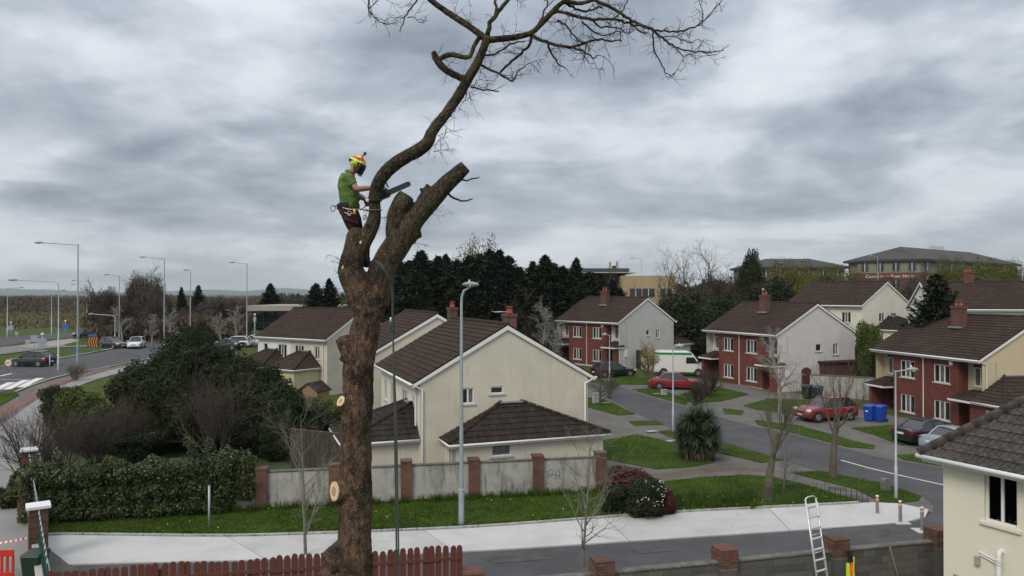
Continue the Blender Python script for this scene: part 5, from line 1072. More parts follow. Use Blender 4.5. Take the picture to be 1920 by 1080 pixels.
# ------------------------------------------------------------------ dark conifer belt behind the houses
CON = [conifer_mesh('crown', s_, M_conif, 24000, .30, w_, pw) for s_, w_, pw in ((1, .27, .80), (2, .23, .88), (3, .30, .72), (4, .25, .92))]
tk = MB(); tk.tube([(0,0,-.03), (0,0,.5), (0,0,.93)], [.018,.011,.002], 7); CTR = tk.mesh('trunk', M_twigd, True)
belt = [(738,500,90,0),(752,488,93,1),(768,487,97,2),(790,469,92,0),(806,487,97,2),(822,479,93,3),(837,476,96,1),(858,486,92,2),(880,478,96,0),(899,474,92,2),(918,467,95,0),(936,468,92,3),(953,478,96,2),(973,500,93,0),(998,489,96,1),(1022,478,93,0),(1038,492,97,2),(1056,498,94,0),(1080,483,98,1),(1104,508,95,2),(1126,516,97,0),(1149,524,99,2),(1163,540,97,3),(706,505,92,2),(680,512,95,0),(985,520,90,2),(870,500,89,0),(780,505,88,2),(1092,530,92,0)]
for k, (x, ty, Y, v) in enumerate(belt):
    b_ = G(x, Y, -.2); h = at(x, ty, Y).z-b_.z; w_ = h*(1.0 if v != 1 else .95)
    tree('conifer', 'tall dark conifer in the evergreen belt behind the cream houses', 'conifer', b_, (('crown', CON[v]), ('trunk', CTR)), k*1.3, (w_*.98, w_*.98, h), 'conifer belt behind the houses')
for k, (x, ty, Y, wk, lab) in enumerate(((340, 538, 128, .8, 'pointed dark conifer beside the road, left of a bare gap'), (372, 534, 130, .7, 'slim dark conifer with ragged tip near the short-armed lamp'), (507, 531, 150, 1.5, 'broad dark conifer rising behind the flat-roofed building'), (592, 531, 110, 1.2, 'dark conifer beside the pale block behind the white and cream house'), (618, 522, 112, 1.2, 'dark conifer behind the tiled ridge beside the bare trunk'), (1757, 512, 58, .95, 'dark open-branched spruce in front of the wide white house'))):
    b_ = G(x, Y, -.1); h = at(x, ty, Y).z-b_.z; tree('conifer', lab, 'conifer', b_, (('crown', CON[(k+1) % 4]), ('trunk', CTR)), k*2.1, (h*.9*wk, h*.9*wk, h))
# ------------------------------------------------------------------ broadleaf evergreens and shrubs
def shrub_mesh(seed, m, n, size, lobes=7, tall=1.0, shell=.5, aspect=1.7):      # unit-ish crown: radius 1, height 2*tall
    rng = np.random.default_rng(seed); bl_ = [((0,0,tall*.95), (.72,.72,.85*tall))]
    for k in range(lobes):
        a = k*2.4+rng.uniform(-.4,.4); r_ = rng.uniform(.35,.62); bl_.append(((math.cos(a)*r_, math.sin(a)*r_, tall*rng.uniform(.45,1.55)), (rng.uniform(.3,.5),)*2+(rng.uniform(.3,.55)*tall,)))
    return quads_mesh('crown', blob_leaves(bl_, n, size, rng, shell, aspect), m)
SH = dict(dark=[shrub_mesh(s_, M_dgreen, 26000, .045, 14, 1.0, .45, 1.9) for s_ in (11, 12)], cyp=[shrub_mesh(s_, M_conif2, 26000, .042, 14, 1.15, .4, 2.6) for s_ in (13, 14)], gold=[shrub_mesh(15, M_ygreen, 22000, .045, 12, 1.0, .45, 2.2)], laurel=[shrub_mesh(16, M_laurel, 7000, .10, 10, .95)], olive=[shrub_mesh(17, M_olive, 12000, .034, 15, 1.15, .25, 2.8), shrub_mesh(18, M_olive, 9000, .034, 16, 1.2, .2, 2.8)], red=[shrub_mesh(19, M_redl, 15000, .055, 12, .9)], brown=[shrub_mesh(20, M_heath, 13000, .018, 14, 1.05, .15, 9), shrub_mesh(21, M_gscrub, 13000, .018, 14, 1.05, .15, 9)])
st_ = MB()
for k in range(5): a = k*1.26; st_.tube([(.05*math.cos(a), .05*math.sin(a), -.05), (.18*math.cos(a), .18*math.sin(a), .5), (.35*math.cos(a), .35*math.sin(a), 1.1)], [.05,.035,.012], 5)
STEM = st_.mesh('stems', M_twigd)
def shrub(kind, v, x, by, ty, wpx, label, cat='shrub', Y=None, group=None, name='evergreen_shrub', dz=0.0):
    b_ = P(x, by) if Y is None else G(x, Y); Yd = b_.y; h = at(x, ty, Yd).z-b_.z; w_ = wpx/F*Yd/2
    return tree(name, label, cat, b_+Vector((0,0,dz-.1)), (('crown', SH[kind][v % len(SH[kind])]), ('stems', STEM)), x*.37, (w_, w_, (h+.1)/2.0), group)
for a in (('dark', 0, 262, 792, 662, 118, 'dark rounded evergreen nearest the bend of the rising path'), ('cyp', 0, 318, 780, 646, 120, 'dense dark green cypress in the middle of the garden screen'), ('dark', 1, 392, 785, 634, 108, 'tall dark evergreen beside the white and cream house'), ('cyp', 1, 372, 700, 616, 62, 'upright cypress tip standing over the garden screen'), ('dark', 0, 452, 800, 668, 110, 'dark bushy evergreen in front of the hipped bay'), ('cyp', 1, 497, 806, 690, 92, 'dark cypress bush below the tiled bay roof'), ('gold', 0, 585, 806, 738, 130, 'clipped yellowish green hedge bush beside the tan shed'), ('dark', 1, 530, 830, 742, 110, 'dark evergreen behind the brown board fence'), ('gold', 0, 160, 842, 722, 112, 'yellow-tinged evergreen beside the rising footpath'), ('dark', 1, 118, 800, 716, 84, 'small dark evergreen at the top of the footpath bend'), ('dark', 0, 205, 848, 755, 110, 'dark low evergreen behind the ivy hedge'), ('cyp', 0, 300, 842, 700, 120, 'shadowy cypress over the garden lawn'), ('dark', 1, 430, 846, 715, 125, 'shadowy evergreen behind the leafless shrub'), ('dark', 0, 350, 848, 720, 110, 'shadowy evergreen overhanging the garden lawn'), ('dark', 1, 500, 852, 730, 95, 'shadowy evergreen beside the brown fence end'), ('cyp', 0, 548, 842, 742, 100, 'dark cypress between the board fence and the tan shed'), ('dark', 0, 470, 858, 760, 90, 'low dark evergreen behind the first brick pier'), ('dark', 1, 515, 842, 702, 105, 'dark spreading evergreen below the hipped bay and above the board fence'), ('cyp', 1, 440, 832, 690, 110, 'loose dark cypress beside the hipped bay'), ('dark', 0, 590, 822, 752, 90, 'dark rounded bush behind the bare trunk and board fence'), ('dark', 1, 262, 860, 798, 110, 'low shadowy bush just behind the ivy hedge'), ('cyp', 1, 520, 864, 780, 84, 'low dark bush against the end of the board fence')):
    shrub(*a, group=None)
shrub('laurel', 0, 52, 985, 868, 78, 'glossy laurel bush growing round the white-capped piers', Y=33.5)
shrub('laurel', 0, 22, 990, 905, 50, 'low laurel at the edge of the footpath', Y=32.5)
for a in (('dark', 0, 1285, 0, 527, 135, 'broad dark green tree between the grey and the pinkish gables', 'tree', 92), ('cyp', 1, 1335, 0, 566, 110, 'lower dark green tree beside the pinkish-gabled house', 'tree', 90), ('dark', 1, 1445, 0, 514, 110, 'dark rounded evergreen behind the cowled chimney', 'tree', 100), ('cyp', 0, 1412, 0, 490, 66, 'ragged dark pine above the rounded evergreen', 'tree', 118), ('dark', 0, 1250, 0, 600, 70, 'dark hedge bush behind the grey gable annexe', 'shrub', 93),
          ('gold', 0, 1635, 0, 596, 62, 'light green bush below the cream house on the rise', 'shrub', 66), ('dark', 1, 1600, 0, 640, 60, 'dark bush between the pinkish gable and buff house', 'shrub', 70), ('dark', 0, 1660, 0, 622, 60, 'dark bush under the hipped annexe on the rise', 'shrub', 62), ('dark', 1, 1570, 0, 610, 50, 'dark bush behind the pinkish gable', 'shrub', 74)):
    shrub(a[0], a[1], a[2], a[3], a[4], a[5], a[6], a[7], a[8], None, 'evergreen_tree' if a[7] == 'tree' else 'evergreen_shrub')
for k, (x, ty, Y, wpx) in enumerate(((1470, 488, 140, 70), (1500, 502, 130, 60), (1545, 498, 138, 70), (1590, 512, 128, 60), (1620, 530, 125, 60), (1780, 494, 140, 60), (1840, 486, 142, 70), (1880, 498, 140, 60), (1905, 500, 138, 50), (1520, 530, 120, 60), (1760, 515, 128, 50), (1870, 512, 130, 60), (868, 464, 112, 80), (905, 470, 112, 60), (1480, 540, 112, 60), (1570, 538, 114, 60))):
    shrub('olive', k, x, 0, ty, wpx, 'willow in yellow-green spring leaf in front of the hotel' if x > 1000 else 'pale budding tree top showing above the conifer belt', 'tree', Y, 'budding willows', 'budding_tree')
for k, (x, ty, Y, wpx) in enumerate(((1345, 512, 125, 70), (1375, 522, 122, 70), (1400, 530, 118, 70), (1555, 545, 110, 80), (1660, 520, 128, 60), (1700, 525, 126, 60), (1320, 540, 115, 60), (1720, 512, 124, 50), (1500, 555, 108, 50), (1860, 520, 118, 50), (1430, 560, 106, 60))):
    shrub('brown', k, x, 0, ty, wpx, 'leafless grey-brown scrub tree below the hotel hill', 'tree', Y, 'bare scrub trees below the hotel', 'scrub_tree')
for k, (x, ty, Y, wpx) in enumerate(((185, 545, 122, 60), (215, 540, 125, 60), (250, 520, 128, 70), (280, 525, 126, 70), (310, 550, 122, 60), (395, 555, 125, 70), (425, 570, 128, 60), (345, 575, 120, 50), (240, 560, 118, 60), (290, 560, 118, 60), (200, 580, 116, 50), (370, 590, 116, 60), (445, 560, 150, 60), (560, 552, 160, 80), (540, 560, 150, 60))):
    shrub('brown', k, x, 0, ty, wpx, 'leafless dark brown tree in the roadside copse', 'tree', Y, 'bare trees of the roadside copse', 'scrub_tree')
for k, (x, ty, Y, wpx) in enumerate(((265, 512, 135, 60), (292, 530, 132, 44))): shrub('olive', k, x, 0, ty, wpx, 'tree coming into yellow-green bud within the roadside copse', 'tree', Y, 'budding copse trees', 'budding_tree')
# flowering shrubs at the wall end
s1 = shrub('red', 0, 1182, 948, 862, 100, 'red-leaved shrub against the brick end pier'); s2 = shrub('dark', 0, 1208, 968, 882, 92, 'dark green shrub with white blossom beside the red-leaved one'); s3 = shrub('red', 0, 1252, 966, 905, 42, 'small dull red shrub at the edge of the corner lawn'); s4 = shrub('dark', 1, 1158, 962, 905, 60, 'low dark shrub at the foot of the wall end')
rw = np.random.default_rng(6); mb = MB(); 
for k in range(34):
    a = rw.uniform(PI, 2*PI); z = rw.uniform(.7, 1.7); r_ = .8*math.sqrt(max(.05, 1-((z-1)/1.0)**2)); c = (math.cos(a)*r_, math.sin(a)*r_-.08, z)
    for j in range(3): mb.lathe([(.004,-.012),(.02,0),(.01,.015)], 6, (c[0]+rw.normal(0,.035), c[1]+rw.normal(0,.035), c[2]+rw.normal(0,.035)))
o = mb.build('blossom', mat('white_blossom', (.7,.68,.66), .8, .05), s2); o['kind'] = 'stuff'
# ------------------------------------------------------------------ ivy hedge over the left part of the wall
rng = np.random.default_rng(21); hx0, hx1 = wx(58), wx(470); bl_ = []
for k in range(46):
    u = k/45; x = hx0+(hx1-hx0)*u+rng.uniform(-.2,.2); top_ = 2.3+.42*noise.noise((u*6, 0, 3))+.25*noise.noise((u*17, 2, 3))+(.35 if .70 < u < .84 else 0)-(max(0, u-.86)*4.0); th_ = .95*(1-max(0, u-.8)*2.6)
    for z in (.35, 1.0, 1.7):
        if z < top_: bl_.append(((x, -.35*th_+.12+rng.uniform(-.12,.12), z*top_/2.2+.1+(.5 if u > .9 else 0)), (.42, .62*th_+.1, .45)))
for k in range(70): u = rng.random(); q_ = bl_[int(u*(len(bl_)-1))]; rr_ = rng.uniform(.12,.26); bl_.append(((q_[0][0]+rng.uniform(-.3,.3), q_[0][1]-rng.uniform(.1,.5), q_[0][2]+rng.uniform(.1,.5)), (rr_, rr_, rr_*1.4)))
V = blob_leaves(bl_, 66000, .075, rng, .6, 1.35, .5, .45)
hg = thing('ivy_hedge', 'overgrown ivy and laurel hedge smothering the left end of the concrete wall', 'hedge', WL(492), aW); link('foliage', quads_mesh('foliage', V, M_ivy), hg)
mb = MB()
for k in range(50): x = rng.uniform(hx0, hx1-1); mb.tube([(x, .0, .05), (x+rng.normal(0,.2), -.2, .9), (x+rng.normal(0,.4), -.1, 1.9)], [.03,.02,.008], 5)
link('stems', mb.mesh('stems', M_twigd), hg)
tv = []                                                      # ivy strands trailing right of the hedge
iv = thing('ivy_strand', 'pale variegated ivy strand trailing over the concrete panel', 'ivy', WL(492), aW)
for k in range(7):
    x0 = hx1-.9+k*.2; zt = 1.75-.05*k
    for j in range(26): t = j/25*(1.1-.1*k); tv.append((x0+.25*t+rng.normal(0,.06), -.13-rng.random()*.08, zt-t*1.1))
tv = np.array(tv); nr = np.tile([0.,-1.,.2], (len(tv),1))+rng.normal(0,.35,(len(tv),3)); nr /= np.linalg.norm(nr, axis=1, keepdims=True); link('leaves', quads_mesh('leaves', leaf_quads(tv, nr, .11, rng, 1.3), fol_mat('variegated_ivy', (.16,.18,.07), .5, .1, .5)), iv)
mb = MB()
for k in range(7): x0 = hx1-.9+k*.2; mb.tube([(x0,-.12,1.75), (x0+.12,-.11,1.2), (x0+.27,-.10,.65)], .008, 4)
link('vines', mb.mesh('vines', M_twigd), iv)
# ------------------------------------------------------------------ strap-leaved palm on the lawn
rng = np.random.default_rng(31); pb = P(1317, 868); pl = thing('cabbage_palm', 'dense round cabbage palm with long strap leaves on the front lawn', 'palm', pb+Vector((0,.9,0)))
heads = [(0,0,2.45)]+[(.72*math.cos(a), .72*math.sin(a), z) for a, z in ((.3,2.2),(1.5,2.35),(2.7,2.15),(3.9,2.25),(5.1,2.3))]+[(.92*math.cos(a), .92*math.sin(a), z) for a, z in ((0,1.45),(1.05,1.55),(2.1,1.4),(3.14,1.5),(4.2,1.45),(5.2,1.55))]+[(.75*math.cos(a), .75*math.sin(a), z) for a, z in ((.5,.85),(1.5,.8),(2.6,.9),(3.6,.8),(4.6,.85),(5.7,.85))]
V = []; Vd = []
for hi_, hpt in enumerate(heads):
    for k in range(200):
        dr = unit(rng, 1)[0]; dr[2] = dr[2]*.75+.15; out_ = np.array([hpt[0], hpt[1], .1]); dr = dr+out_*.35; dr /= np.linalg.norm(dr); Ln = rng.uniform(.55, .95); p = np.array(hpt)+dr*.05; wd_ = rng.uniform(.022, .034)
        sd = np.cross(dr, [0,0,1.0]); sd = sd/(np.linalg.norm(sd)+1e-6)*wd_; dd = dr.copy(); seg = []
        for s_ in range(4):
            q = p+dd*Ln/3; seg.append((p, q)); dd = dd+np.array([0,0,-.22 if dr[2] > -.2 else -.3]); dd /= np.linalg.norm(dd); p = q
            if s_ == 2: break
        tgt = Vd if (hpt[2] < 1.2 and dr[2] < -.1 and rng.random() < .5) else V
        for s_, (a, b) in enumerate(seg): w0_, w1_ = (1, 1.1, .8)[s_], (1.1, .8, .08)[s_]; tgt.append([a-sd*w0_, a+sd*w0_, b+sd*w1_, b-sd*w1_])
for k in range(900):
    a = rng.uniform(0, 2*PI); r_ = rng.uniform(.5, .95); z = rng.uniform(.35, 1.3); p = np.array([math.cos(a)*r_*.9, math.sin(a)*r_*.9, z]); q = p+np.array([math.cos(a)*.18, math.sin(a)*.18, -rng.uniform(.35,.75)]); q[2] = max(q[2], .02); sd = np.array([-math.sin(a), math.cos(a), 0])*.02; Vd.append([p-sd, p+sd, q+sd*.3, q-sd*.3])
link('crown', quads_mesh('crown', np.array(V), fol_mat('palm_leaves', (.050,.072,.032), .5, .12, .4, .5)), pl); link('dead_leaves', quads_mesh('dead_leaves', np.array(Vd), fol_mat('dry_palm_leaves', (.085,.06,.035), .4, .05, .8)), pl)
mb = MB()
for hpt in heads[:6]: mb.tube([(hpt[0]*.25, hpt[1]*.25, -.05), (hpt[0]*.5, hpt[1]*.5, 1.2), hpt], [.13,.11,.09], 8)
link('trunk', mb.mesh('trunk', M_twigd, True), pl)
# ------------------------------------------------------------------ bare trees
def px_tree(name, lab, cat, x, by, ty, kind, seed, rpx, m, group=None, Y=None, rmin=.006):
    b_ = P(x, by) if Y is None else G(x, Y); h = at(x, ty, b_.y).z-b_.z; r_ = rpx/F*b_.y; hm_ = {'pollard': 1.02, 'shrub': .9}.get(kind, .86)
    rt = thing(name, lab, cat, b_, 0, group); link('branches', bare_mesh('branches', seed, h*hm_, r_, m, kind, rmin), rt); return rt
px_tree('pollarded_tree', 'pale-barked pollarded tree with upright shoots beside the corner path', 'tree', 1440, 940, 628, 'pollard', 3, 10, M_pbark, None, None, .005)
px_tree('pollarded_tree', 'mossy pollarded tree on the verge in front of the red crossover', 'tree', 1562, 896, 605, 'pollard', 8, 9, M_pbark, None, None, .005)
px_tree('birch_tree', 'white-stemmed birch with fine drooping twigs before the pinkish gable', 'tree', 1462, 775, 622, 'birch', 5, 4, M_birch)
px_tree('birch_tree', 'white-stemmed birch before the brick-fronted house with grey gable', 'tree', 1040, 715, 600, 'birch', 6, 3.5, M_birch)
px_tree('sapling', 'slender bare sapling beside the steel post, in front of the pale panel', 'tree', 573, 1043, 728, 'sapling', 12, 3.4, M_greyb, None, None, .004)
px_tree('sapling', 'slender bare sapling on the grass strip between tarmac and block wall', 'tree', 1093, 1062, 775, 'sapling', 17, 3.2, M_greyb, None, None, .004)
px_tree('sapling', 'thin young sapling beside the pollarded tree on the corner lawn', 'tree', 1468, 925, 795, 'sapling', 23, 2, M_greyb, None, None, .003)
px_tree('sapling', 'thin bare street tree in front of the cream gable corner', 'tree', 1125, 762, 655, 'sapling', 26, 2.5, M_twig, None, None, .005)
px_tree('small_tree', 'small bare tree on the drive in front of the black car', 'tree', 1143, 748, 690, 'sapling', 29, 3, M_twig, None, None, .005)
yt = px_tree('small_tree', 'small tree in yellow bud on the lawn before the grey gable', 'tree', 1217, 727, 636, 'sapling', 31, 3, M_twig, None, None, .006)
h_ = at(1217, 650, P(1217,727).y).z-P(1217,727).z; rngy = np.random.default_rng(3); link('buds', quads_mesh('buds', blob_leaves([((0,0,h_*.78),(1.0,1.0,1.1)),((.4,0,h_*.68),(.7,.7,.6))], 1500, .07, rngy, .2), fol_mat('yellow_buds', (.24,.19,.05), .3, .2)), yt)
px_tree('bare_shrub', 'large leafless many-stemmed shrub behind the ivy hedge', 'shrub', 405, 868, 698, 'shrub', 41, 2.0, M_twig); px_tree('bare_shrub', 'pale-stemmed small bare tree on the garden lawn', 'shrub', 245, 858, 742, 'shrub', 43, 1.3, M_twig); px_tree('bare_shrub', 'dark twiggy bush leaning over the footpath by the brick piers', 'shrub', 60, 915, 768, 'shrub', 44, 1.8, M_twigd); px_tree('bare_shrub', 'brown twiggy bush behind the white-capped piers', 'shrub', 118, 895, 765, 'shrub', 45, 1.6, M_twig); px_tree('bare_shrub', 'brown twiggy bush in front of the yellow-tinged evergreen', 'shrub', 175, 880, 770, 'shrub', 46, 1.6, M_twigd)
px_tree('bare_shrub', 'straw-coloured dry bush at the kerb near the tall lamp', 'shrub', 140, 0, 680, 'shrub', 47, 1.3, M_greyb, None, 62); px_tree('bare_shrub', 'twiggy round bush on the drive beyond the palm', 'shrub', 1307, 762, 715, 'shrub', 48, 2, M_twigd); px_tree('bare_shrub', 'leafless hedge clump in front of the red saloon', 'shrub', 1330, 745, 695, 'shrub', 49, 1.5, M_twigd)
for x, ty, Y, kd, sd_, lab in ((195, 520, 124, 'alder', 51, 'leafless alder with fine conical crown by the roundabout'), (1232, 483, 118, 'tree', 52, 'leafless rounded tree in front of the buff office'), (1285, 478, 122, 'tree', 53, 'leafless spreading tree right of the buff office'), (1322, 465, 124, 'tree', 54, 'tall pale leafless tree against the bright sky'), (1170, 512, 116, 'tree', 55, 'leafless tree in front of the dark-roofed office'), (1372, 500, 130, 'tree', 56, 'thin leafless tree beside the ragged pine'), (230, 575, 110, 'birch', 57, 'white birch stem against the dark copse'), (318, 580, 108, 'birch', 58, 'forked white birch beside the road lamp'), (285, 590, 110, 'birch', 59, 'leaning white birch in front of the copse'), (415, 590, 108, 'birch', 60, 'white birch beside the parked white car'), (445, 575, 109, 'birch', 61, 'tall pale birch by the flat-roofed building'), (262, 505, 132, 'tree', 62, 'leafless round-headed tree at the top of the copse'), (985, 560, 88, 'tree', 63, 'grey leafless tree in front of the conifer belt'), (1020, 570, 86, 'birch', 64, 'slim pale birch left of the grey-gabled house')):
    px_tree('bare_tree', lab, 'tree', x, 0, ty, kd, sd_, 3.0 if kd != 'birch' else 1.7, M_twig if kd != 'birch' else M_birch, None, Y, .012)
# ------------------------------------------------------------------ far scrub, bog and woodland: masses nobody could count
def scrub_mass(name, label, m, n, fx, fY, hfun, size, aspect, seed, cat='scrub'):
    rng = np.random.default_rng(seed); out_ = []
    s_ = rng.random(n); Yv = fY[0]*(fY[1]/fY[0])**s_; xv = rng.uniform(fx[0], fx[1], n); X = (xv-960)/F*Yv
    hh_ = np.array([hfun(x, y) for x, y in zip(X, Yv)]); keep = hh_ > .15; X, Yv, hh_ = X[keep], Yv[keep], hh_[keep]; n = len(X); z0 = np.array([g(x, y) for x, y in zip(X, Yv)])
    z = z0+hh_*rng.random(n)**.7; sc = size*(Yv/fY[0])**.75; c = np.stack([X, Yv, z], 1); nr = np.stack([rng.normal(0,.7,n), -np.ones(n), rng.normal(.25,.4,n)], 1); nr /= np.linalg.norm(nr, axis=1, keepdims=True); tg_ = np.stack([rng.normal(0,.5,n), rng.normal(0,.3,n), np.ones(n)], 1)
    o = link(name, quads_mesh(name, leaf_quads(c, nr, sc, rng, aspect, tg_), m)); o['kind'] = 'stuff'; return tag(o, label, cat)
nzh = lambda x, y, s_, a: noise.noise((x*s_, y*s_*.6, a))
scrub_mass('bog_scrub', 'brown heathy scrub on the flat bog beyond the road', M_heath2, 12000, (-120, 640), (150, 420), lambda x, y: .2+1.5*max(0, nzh(x, y, .04, 1)-.05), .3, 2.2, 71)
scrub_mass('far_woodland', 'dark brown leafless woodland stretching across the plain', M_heath, 42000, (-150, 900), (280, 1200), lambda x, y: 1.0+6*max(0, nzh(x, y, .012, 4)+.15), .7, 2.2, 72, 'woodland')
scrub_mass('far_evergreen_wood', 'dark green far woodland showing between the houses', M_conif2, 16000, (520, 2050), (170, 700), lambda x, y: 3+8*max(0, nzh(x, y, .03, 7)+.25), .9, 1.6, 73, 'woodland')
scrub_mass('copse_undergrowth', 'dark bramble undergrowth filling the roadside copse', M_heath, 9000, (165, 470), (112, 135), lambda x, y: 1.5+3.0*max(0, nzh(x, y, .15, 9)+.5), .4, 2.0, 74)
scrub_mass('hill_undergrowth', 'olive brown undergrowth on the hotel hill', fol_mat('olive_scrub', (.075,.072,.026), .4, .1), 14000, (1340, 1940), (104, 150), lambda x, y: 1.5+4*max(0, nzh(x, y, .1, 12)+.45), .45, 1.9, 75)
scrub_mass('house_backs_hedge', 'dark hedging growing behind the houses', M_dgreen, 12000, (560, 1340), (90, 104), lambda x, y: 2.5+3*max(0, nzh(x, y, .12, 15)+.4), .4, 1.7, 76, 'hedge')

sheet('bog', [Vector((-700,138,0)),Vector((-30,138,0)),Vector((20,190,0)),Vector((60,1500,0)),Vector((-1500,1500,0))], mat('bog_heath', (.062,.050,.027), .95, .35, .03, .4, 2, dark=(.125,.10,.06), dscale=.018, damt=.8), .05)
# ------------------------------------------------------------------ vehicles
def paint(name, c): return mat(name, c, .35, .05, 2, spec=.5, coat=.8)
M_cglass = mat('car_glass', (.02,.026,.03), .05, .2, 1, spec=.7); M_rim = mat('alloy_rim', (.35,.35,.36), .35, .1, metal=.6); M_head_l = mat('headlamp', (.7,.72,.72), .1, .1, spec=.7); M_tail = mat('tail_lamp', (.32,.01,.012), .2, .1); M_amber = mat('indicator', (.6,.22,.03), .2, .1); M_plate = mat('number_plate', (.7,.7,.66), .5, .05)
def car(label, loc, head, col, kind='hatch', L_=4.1, W_=1.74, H_=1.48, group='parked and passing cars', cat='car'):
    rt = thing('car', label, cat, loc, head, group); w2 = W_/2; hl = L_/2; suv = kind == 'suv'; sal = kind == 'saloon'
    zb = .24 if suv else .19; belt = H_*.60; hood = H_*(.56 if not suv else .60); boot = H_*(.66 if sal else .63)
    xa, xb = hl*.42, hl*.06; xc, xd = (-hl*.42, -hl*.70) if sal else (-hl*.68, -hl*.93)   # windscreen foot/top, rear glass top/foot
    st = [(-hl, zb+.16, belt*.70, .80), (-hl+.07, zb+.03, boot-.04, .93), (-hl+.35, zb, boot, .985), (xd+.05 if sal else -hl*.7, zb, boot if sal else belt+.01, 1.0), (0, zb, belt, 1.0), (xa-.05, zb, belt-.01, 1.0), (xa+.1, zb, hood+.045, .99), (hl-.5, zb, hood-.03, .96), (hl-.16, zb+.02, hood-.13, .90), (hl-.03, zb+.07, hood-.28, .80), (hl, zb+.15, hood-.38, .74)]
    mb = MB(); ring = []
    for x, z0, z1, k in st:
        w_ = w2*k; ring.append([(x, -w_*.90, z0), (x, -w_*.985, z0+(z1-z0)*.22), (x, -w_, z0+(z1-z0)*.55), (x, -w_*.965, z0+(z1-z0)*.88), (x, -w_*.86, z1), (x, -w_*.45, z1+.025), (x, 0, z1+.035), (x, w_*.45, z1+.025), (x, w_*.86, z1), (x, w_*.965, z0+(z1-z0)*.88), (x, w_, z0+(z1-z0)*.55), (x, w_*.985, z0+(z1-z0)*.22), (x, w_*.90, z0)])
    n = 13; vs_ = [p for r_ in ring for p in r_]; fs = [(i*n+k, i*n+(k+1) % n, (i+1)*n+(k+1) % n, (i+1)*n+k) for i in range(len(st)-1) for k in range(n)]
    mb.add(vs_, fs+[tuple(range(n)), tuple((len(st)-1)*n+k for k in range(n))[::-1]]); body = auto_smooth(mb.build('body', col, rt), 38)
    wb, wt, zr = w2*.90, w2*.70, H_-.04
    def fr(o_, dz0=0, dz1=0): return [(xa+o_, -wb-o_*.3, belt-.03+dz0), (xa+o_, wb+o_*.3, belt-.03+dz0), (xd-o_, wb+o_*.3, belt-.03+dz0), (xd-o_, -wb-o_*.3, belt-.03+dz0), (xb, -wt, zr+dz1), (xb, wt, zr+dz1), (xc, wt, zr+dz1), (xc, -wt, zr+dz1)]
    mb = MB(); mb.add(fr(0), [(0,3,2,1),(4,5,6,7),(0,1,5,4),(1,2,6,5),(2,3,7,6),(3,0,4,7)]); cab = bevel(mb.build('windows', M_cglass, rt), .04, 2)
    mb = MB(); ns = 7
    for i in range(ns):
        t = i/(ns-1); x = xb+.06+(xc-xb-.12)*t; z = zr+.002+.045*math.sin(PI*min(1, max(0, t*.9+.06))); ww = wt*(.97+.05*math.sin(PI*t)); mb.v += [(x, -ww-.02, z-.055), (x, -ww*.8, z), (x, 0, z+.015), (x, ww*.8, z), (x, ww+.02, z-.055)]
    for i in range(ns-1):
        for k in range(4): mb.f.append((i*5+k, i*5+k+1, (i+1)*5+k+1, (i+1)*5+k)); mb.m.append(0)
    mb.build('roof', col, rt, True, False)
    f8 = fr(.005); mid = (xb+xc)/2-.05
    for a, b in ((0,4),(1,5),(2,6),(3,7)): mb = MB(); mb.tube([f8[a], Vector(f8[a]).lerp(Vector(f8[b]), .55)+Vector((0,0,.015)), f8[b]], .045 if a > 1 else .035, 6); mb.build('pillar', col, rt, True)
    for s_ in (-1, 1):
        mb = MB(); mb.tube([(mid, s_*(wb+.004), belt-.02), (mid-.02, s_*(wt+.01), zr-.01)], .032, 5); mb.build('pillar', M_black, rt)
        mb = MB(); mb.tube([(xb, s_*wt, zr), (mid, s_*(wt+.015), zr+.012), (xc, s_*wt, zr)], .028, 6); mb.build('roof_rail', col, rt, True)
        mb = MB(); mb.box((xa-.12, s_*(w2+.07), belt+.06), (.12, .17, .13)); bevel(mb.build('mirror', col, rt), .03, 2)
        mb = MB(); y0 = s_*w2*.73; mb.box((hl-.20, s_*w2*.70, hood-.17), (.30, .36, .15), s_*-.45, None); bevel(mb.build('headlight', M_head_l, rt), .03, 2)
        mb = MB(); mb.box((-hl+.12, s_*w2*.80, boot-.16), (.16, .25, .2 if sal else .34)); bevel(mb.build('tail_light', M_tail, rt), .03, 2)
        mb = MB(); mb.box((mid-.45, s_*(w2*.985), belt-.14), (.2, .03, .03)); mb.build('door_handle', col if not suv else M_alu, rt)
        for xw in (hl-.82, -hl+.80):
            R_ = .33 if suv else .305; mb = MB(); mb.tube([(xw, s_*(w2-.20), R_+.02), (xw, s_*(w2+.002), R_+.02)], R_+.065, 20); mb.build('wheel_arch', M_black, rt)
            mb = MB(); mb.tube([(xw, s_*(w2-.19), R_), (xw, s_*(w2-.0), R_), (xw, s_*(w2+.015), R_)], [R_, R_, R_-.03], 22); wh = auto_smooth(mb.build('wheel', M_rubber, rt), 40)
            mb = MB(); mb.tube([(xw, s_*(w2+.0), R_), (xw, s_*(w2+.021), R_)], [R_*.66, R_*.60], 16)
            mb.build('rim', M_rim, wh)
            for k in range(5): a = k*2*PI/5; mb = MB(); c = Vector((xw+math.cos(a+.63)*R_*.38, s_*(w2+.023), R_+math.sin(a+.63)*R_*.38)); mb.tube([c, c+Vector((0, s_*.002, 0))], R_*.13, 8); mb.build('rim_opening', M_black, wh)
    for x, z in ((hl+.004, zb+.24), (-hl-.004, zb+.34 if not sal else boot-.28)): mb = MB(); mb.box((x, 0, z), (.02, .5, .11)); mb.build('number_plate', M_plate, rt)
    mb = MB(); mb.box((hl-.02, 0, hood-.30), (.05, .7, .10)); bevel(mb.build('grille', M_black, rt), .01)
